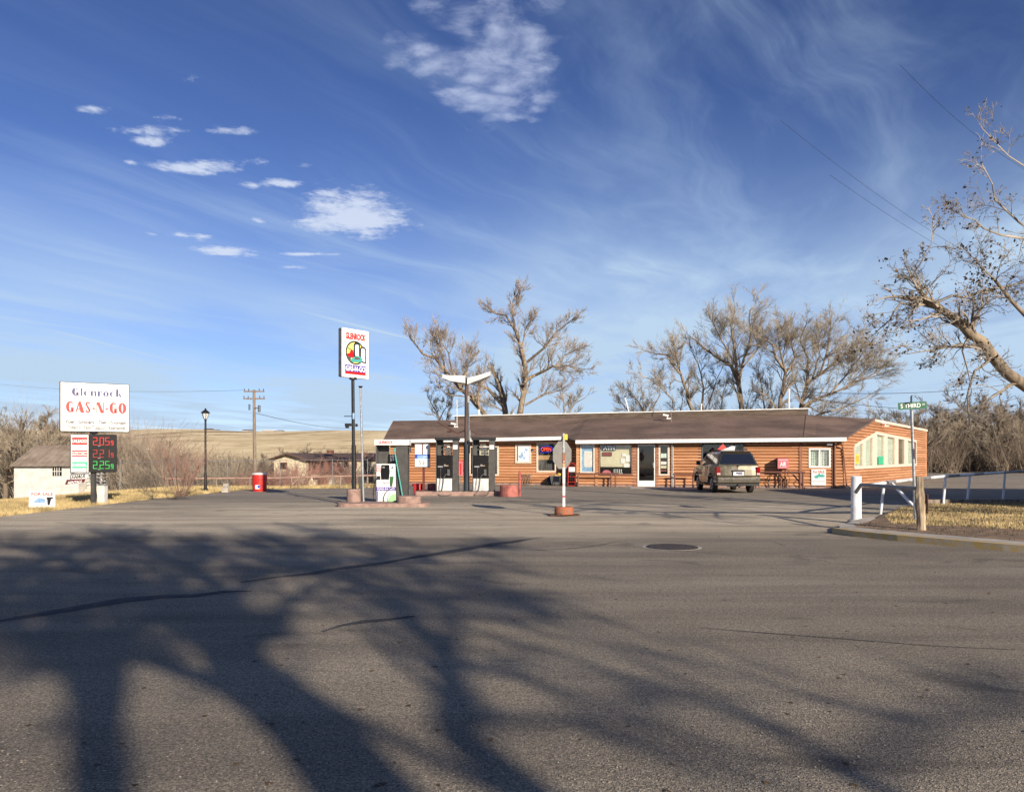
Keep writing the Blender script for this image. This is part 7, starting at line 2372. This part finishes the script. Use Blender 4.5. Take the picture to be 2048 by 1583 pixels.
t.finish('fallen_branches', 'dark tangle of fallen twigs on the grass left of the reddish bush', 'branches', p, M['twig_dark'], M['twig_dark'])

# near tree at the right edge, trunk outside the frame
PN = dict(steps=[4, 3, 3, 2], kids=[5, 4, 3, 0], wob=.28, up=.02, len=(.38, .62), rmin=.0045)
YR = 14.2
t = Tree(90)
base = Vector((14.6, 18.6, .1)); cr = [base, Vector((14.0, 18.0, 1.4))]
main = [pt(2180, 850, 16.9), pt(2060, 778, 15.3), pt(1985, 712, YR), pt(1940, 668, YR - .1), pt(1900, 630, YR - .2), pt(1868, 606, YR - .2), pt(1838, 597, YR - .25)]
t.limb(cr + main, .16, .05, PN, 22, .60, 1.3)
t.big[0] = t.big[0]
t.limb([pt(1870, 606, YR - .2), pt(1845, 590, YR - .3), pt(1832, 575, YR - .3), pt(1822, 556, YR - .3)], .05, .02, PN, 7, .2, .8)
t.limb([pt(1822, 556, YR - .3), pt(1842, 525, YR - .4), pt(1862, 490, YR - .4), pt(1866, 446, YR - .5)], .016, .008, PN, 6, .2, .7)
t.limb([pt(1875, 604, YR), pt(1930, 594, YR + .5), pt(1975, 580, YR + .8), pt(2060, 560, YR + 1)], .03, .02, PN, 7, .1, .9)
t.limb([pt(1850, 608, YR - .2), pt(1800, 606, YR - .3), pt(1780, 640, YR - .3), pt(1745, 670, YR - .2)], .03, .008, PN, 8, .1, .7)
t.limb([pt(1905, 632, YR - .2), pt(1860, 632, YR - .5), pt(1815, 642, YR - .6)], .02, .008, PN, 6, .1, .7)
t.limb([pt(1965, 700, YR), pt(1915, 690, YR - .4), pt(1870, 700, YR - .4), pt(1830, 705, YR - .4)], .03, .01, PN, 9, .1, .9)
t.limb([pt(1985, 712, YR), pt(1950, 740, YR - .3), pt(1935, 790, YR - .5), pt(1940, 840, YR - .5)], .035, .01, PN, 9, .1, .9)
t.limb([pt(1940, 668, YR), pt(1925, 700, YR - .5), pt(1940, 760, YR - .5)], .03, .01, PN, 6, .1, .7)
t.limb([pt(2040, 760, 15.0), pt(1990, 790, YR + .4), pt(1960, 815, YR)], .04, .01, PN, 8, .1, 1.0)
t.limb([pt(2230, 850, 17), pt(2170, 640, YR + 1.5), pt(2090, 480, YR + .6), pt(1990, 400, YR + .4), pt(1965, 330, YR + .2)], .07, .008, PN, 9, .4, 1.1)
t.limb([pt(2170, 640, YR + 1.5), pt(2140, 480, YR), pt(2060, 340, YR), pt(1975, 268, YR)], .05, .007, PN, 8, .3, 1.0)
t.limb([pt(2090, 480, YR + .6), pt(2000, 470, YR), pt(1950, 440, YR - .2), pt(1915, 425, YR - .3)], .03, .008, PN, 9, .1, .8)
t.limb([pt(2055, 770, 15.3), pt(2060, 640, YR + .6), pt(1990, 560, YR + .5), pt(1950, 520, YR + .5)], .06, .012, PN, 13, .2, 1.0)
t.limb([base + Vector((-.3, .1, 1.0)), Vector((15.2, YR + 4, 5)), Vector((14.0, YR + 3, 9)), Vector((13, YR + 3.5, 12.5))], .22, .05, PN, 10, .3, 1.8)
t.limb([base + Vector((-.2, .0, 1.2)), Vector((15.5, YR + 2, 5)), Vector((17, YR - 1.5, 8.5))], .22, .05, PN, 14, .3, 1.8)
near = t.finish('near_tree', 'near bare tree with a broken pale limb and clinging dead leaves at the right edge', 'tree', base, M['bark'], M['twig_near'])
# clinging dead leaves
def leaves(tree, parent, base, frac, size, seed, nm='dead_leaves'):
    g = np.random.RandomState(seed)
    T = np.array([tuple(p) for p in tree.tips]); T = T[g.uniform(0, 1, len(T)) < frac]
    T = T - np.array(tuple(base)) + g.normal(0, .03, T.shape)
    u = g.normal(0, 1, T.shape); u /= np.linalg.norm(u, axis=1, keepdims=True)
    w_ = np.cross(u, g.normal(0, 1, T.shape)); w_ /= np.linalg.norm(w_, axis=1, keepdims=True)
    s = size * g.uniform(.5, 1.3, (len(T), 1))
    V = np.stack([T - u * s * .1, T + w_ * s * .4 + u * s * .5, T + u * s * 1.2, T - w_ * s * .4 + u * s * .5], 1).reshape(-1, 3)
    o = link(nm, mesh_np(nm, V, np.arange(len(V)).reshape(-1, 4)), M['deadleaf'], parent)
    o['kind'] = 'stuff'
leaves(t, near, base, .10, .05, 4)
# bunches of leaves seen against the sky
mbk = []
g = np.random.RandomState(12)
for (px, py, n, s) in [(1960, 560, 90, .16), (1940, 575, 50, .12), (1970, 540, 60, .12), (1765, 520, 12, .06), (1852, 500, 8, .05), (1740, 672, 10, .05), (1797, 706, 10, .05), (1965, 520, 30, .1), (1950, 600, 26, .1), (1920, 505, 18, .06)]:
    c0 = np.array(tuple(pt(px, py, YR + .1) - base))
    T = c0 + g.normal(0, s, (n, 3)); u = g.normal(0, 1, T.shape); u /= np.linalg.norm(u, axis=1, keepdims=True)
    w_ = np.cross(u, g.normal(0, 1, T.shape)); w_ /= np.linalg.norm(w_, axis=1, keepdims=True)
    sz = .05 * g.uniform(.5, 1.3, (n, 1))
    mbk.append(np.stack([T - u * sz * .1, T + w_ * sz * .4 + u * sz * .5, T + u * sz * 1.2, T - w_ * sz * .4 + u * sz * .5], 1).reshape(-1, 3))
V = np.concatenate(mbk)
o = link('leaf_bunches', mesh_np('leaf_bunches', V, np.arange(len(V)).reshape(-1, 4)), M['deadleaf'], near); o['kind'] = 'stuff'

# ------------------------------------------------------------------ trees behind the camera: they throw the shade on the street
SH = Vector((-0.488, 0.873)) / 0.378
def sh(px, py, Yb):
    """point at depth Yb whose shadow falls where the photograph shows px, py"""
    g0 = gp(px, py)
    z = (g0.y - Yb) / SH.y
    return Vector((g0.x - SH.x * z, Yb, z))


PS = dict(steps=[4, 3, 2, 2], kids=[7, 6, 4, 0], wob=.22, up=.05, len=(.38, .62), rmin=.009)
Yb = -9.6
t = Tree(101)
b0 = sh(640, 1475, Yb); base = Vector((b0.x, Yb, 0))
t.limb([base, Vector((b0.x - .05, Yb, 3)), b0, sh(540, 1400, Yb), sh(455, 1300, Yb)], .30, .24, PS, 5, .75, 2.6)
t.limb([sh(455, 1300, Yb), sh(350, 1240, Yb), sh(250, 1190, Yb), sh(150, 1130, Yb - .4), sh(60, 1100, Yb - .8)], .17, .05, PS, 20, .15, 2.6)
t.limb([sh(455, 1300, Yb), sh(452, 1220, Yb), sh(440, 1170, Yb + .3), sh(330, 1110, Yb + .5), sh(230, 1075, Yb + .5)], .14, .04, PS, 20, .2, 2.6)
t.limb([sh(452, 1220, Yb), sh(500, 1150, Yb), sh(590, 1100, Yb - .3), sh(640, 1070, Yb - .3)], .08, .03, PS, 18, .1, 2.4)
t.limb([sh(500, 1150, Yb), sh(680, 1120, Yb), sh(860, 1110, Yb), sh(980, 1090, Yb)], .06, .02, PS, 16, .1, 2.0)
t.limb([sh(250, 1190, Yb), sh(120, 1180, Yb), sh(0, 1160, Yb)], .07, .03, PS, 16, .1, 2.2)
t.limb([sh(470, 1310, Yb), sh(620, 1180, Yb - .5), sh(760, 1120, Yb - 1)], .09, .03, PS, 18, .2, 2.4)
t.finish('street_tree', 'large forked bare cottonwood standing on the near side of the street', 'tree', base, M['bark'], M['twig'])
Yb = -12.5
t = Tree(102)
b0 = sh(190, 1480, Yb); base = Vector((b0.x, Yb, 0))
t.limb([base, Vector((b0.x, Yb, 3.5)), b0, sh(225, 1360, Yb), sh(205, 1290, Yb), sh(120, 1230, Yb)], .27, .08, PS, 18, .55, 2.4)
t.limb([sh(225, 1360, Yb), sh(90, 1290, Yb), sh(-60, 1230, Yb)], .12, .04, PS, 16, .2, 2.3)
t.limb([sh(205, 1300, Yb), sh(300, 1230, Yb), sh(370, 1150, Yb), sh(420, 1100, Yb)], .09, .03, PS, 18, .2, 2.3)
t.finish('street_tree', 'bare tree left of the forked cottonwood on the near side of the street', 'tree', base, M['bark'], M['twig'])
Yb = -12.0
t = Tree(103)
b0 = sh(925, 1480, Yb); base = Vector((b0.x, Yb, 0))
t.limb([base, Vector((b0.x, Yb, 3.5)), b0, sh(915, 1390, Yb), sh(880, 1300, Yb), sh(800, 1210, Yb), sh(700, 1150, Yb)], .24, .05, PS, 16, .5, 2.2)
t.limb([sh(895, 1330, Yb), sh(910, 1240, Yb), sh(900, 1190, Yb), sh(960, 1160, Yb)], .08, .025, PS, 14, .2, 1.9)
t.finish('street_tree', 'bare tree right of the forked cottonwood on the near side of the street', 'tree', base, M['bark'], M['twig'])
Yb = -13.0
t = Tree(104)
base = Vector((sh(1700, 1600, Yb).x + 1.5, Yb, 0))
q = sh(1700, 1560, Yb)
PS2 = dict(PS); PS2['kids'] = [4, 3, 2, 0]
t.limb([base, Vector((base.x, Yb, 4)), q, sh(1580, 1460, Yb), sh(1380, 1390, Yb), sh(1200, 1350, Yb)], .10, .02, PS2, 8, .6, 1.6)
t.limb([q, sh(1850, 1440, Yb), sh(1650, 1400, Yb), sh(1450, 1330, Yb)], .05, .015, PS2, 6, .2, 1.6)
t.limb([q, sh(2000, 1400, Yb), sh(2100, 1330, Yb)], .05, .015, PS2, 5, .2, 1.6)
t.finish('street_tree', 'thin crowned bare tree farthest right on the near side of the street', 'tree', base, M['bark'], M['twig'])
# two tall trees beyond the frame on the right shade the car and the store wall
for i, (X, Y, H, lb) in enumerate([(27.5, 6.0, 15.5, 'tall bare tree behind the corner building'), (33.5, 4.0, 16.0, 'tallest bare tree behind the corner building')]):
    t = proto(110 + i, H, M['twig'], .6, 12, P=PS2, rt=.32)
    t.finish('tall_tree', lb, 'tree', Vector((0, 0, 0)), M['bark'], M['twig']).location = (X, Y, 0)

# loose grit and windblown leaves on the street
def scatter(name, n, size, mat, seed, label, flat=.6, near=3.6, far=20.0):
    g = np.random.RandomState(seed)
    Y = near + (far - near) * g.uniform(0, 1, n) ** 1.6; X = g.uniform(-.72, .72, n) * Y
    ok = ~((X > 6.0) & (Y > 9)); X = X[ok]; Y = Y[ok]; m = len(X)
    s = size * g.uniform(.4, 1.4, (m, 1)); a = g.uniform(0, 6.28, m)
    c = np.stack([X, Y, np.full(m, .003)], 1)
    P = []
    for k in range(3):
        ang = a + k * 2.1 + g.uniform(-.3, .3, m)
        P.append(c + np.stack([np.cos(ang), np.sin(ang), np.zeros(m)], 1) * s)
    top = c + np.stack([g.normal(0, .2, m), g.normal(0, .2, m), np.full(m, flat)], 1) * s
    V = np.stack([*P, top], 1).reshape(-1, 3)
    b = (np.arange(m) * 4)[:, None, None]
    Fq = (np.array([[0, 1, 3], [1, 2, 3], [2, 0, 3]])[None] + b).reshape(-1, 3)
    o = link(name, mesh_np(name, V, Fq), mat); tag(o, label, None, None, 'stuff')


M['grit'] = material('pale_grit', (.42, .38, .32), .9, var=.3, scale=30)
scatter('grit', 9000, .006, M['grit'], 31, 'loose pale grit scattered over the street')
scatter('leaf_litter', 260, .022, M['deadleaf'], 32, 'a few dead leaves blown over the street', .25)
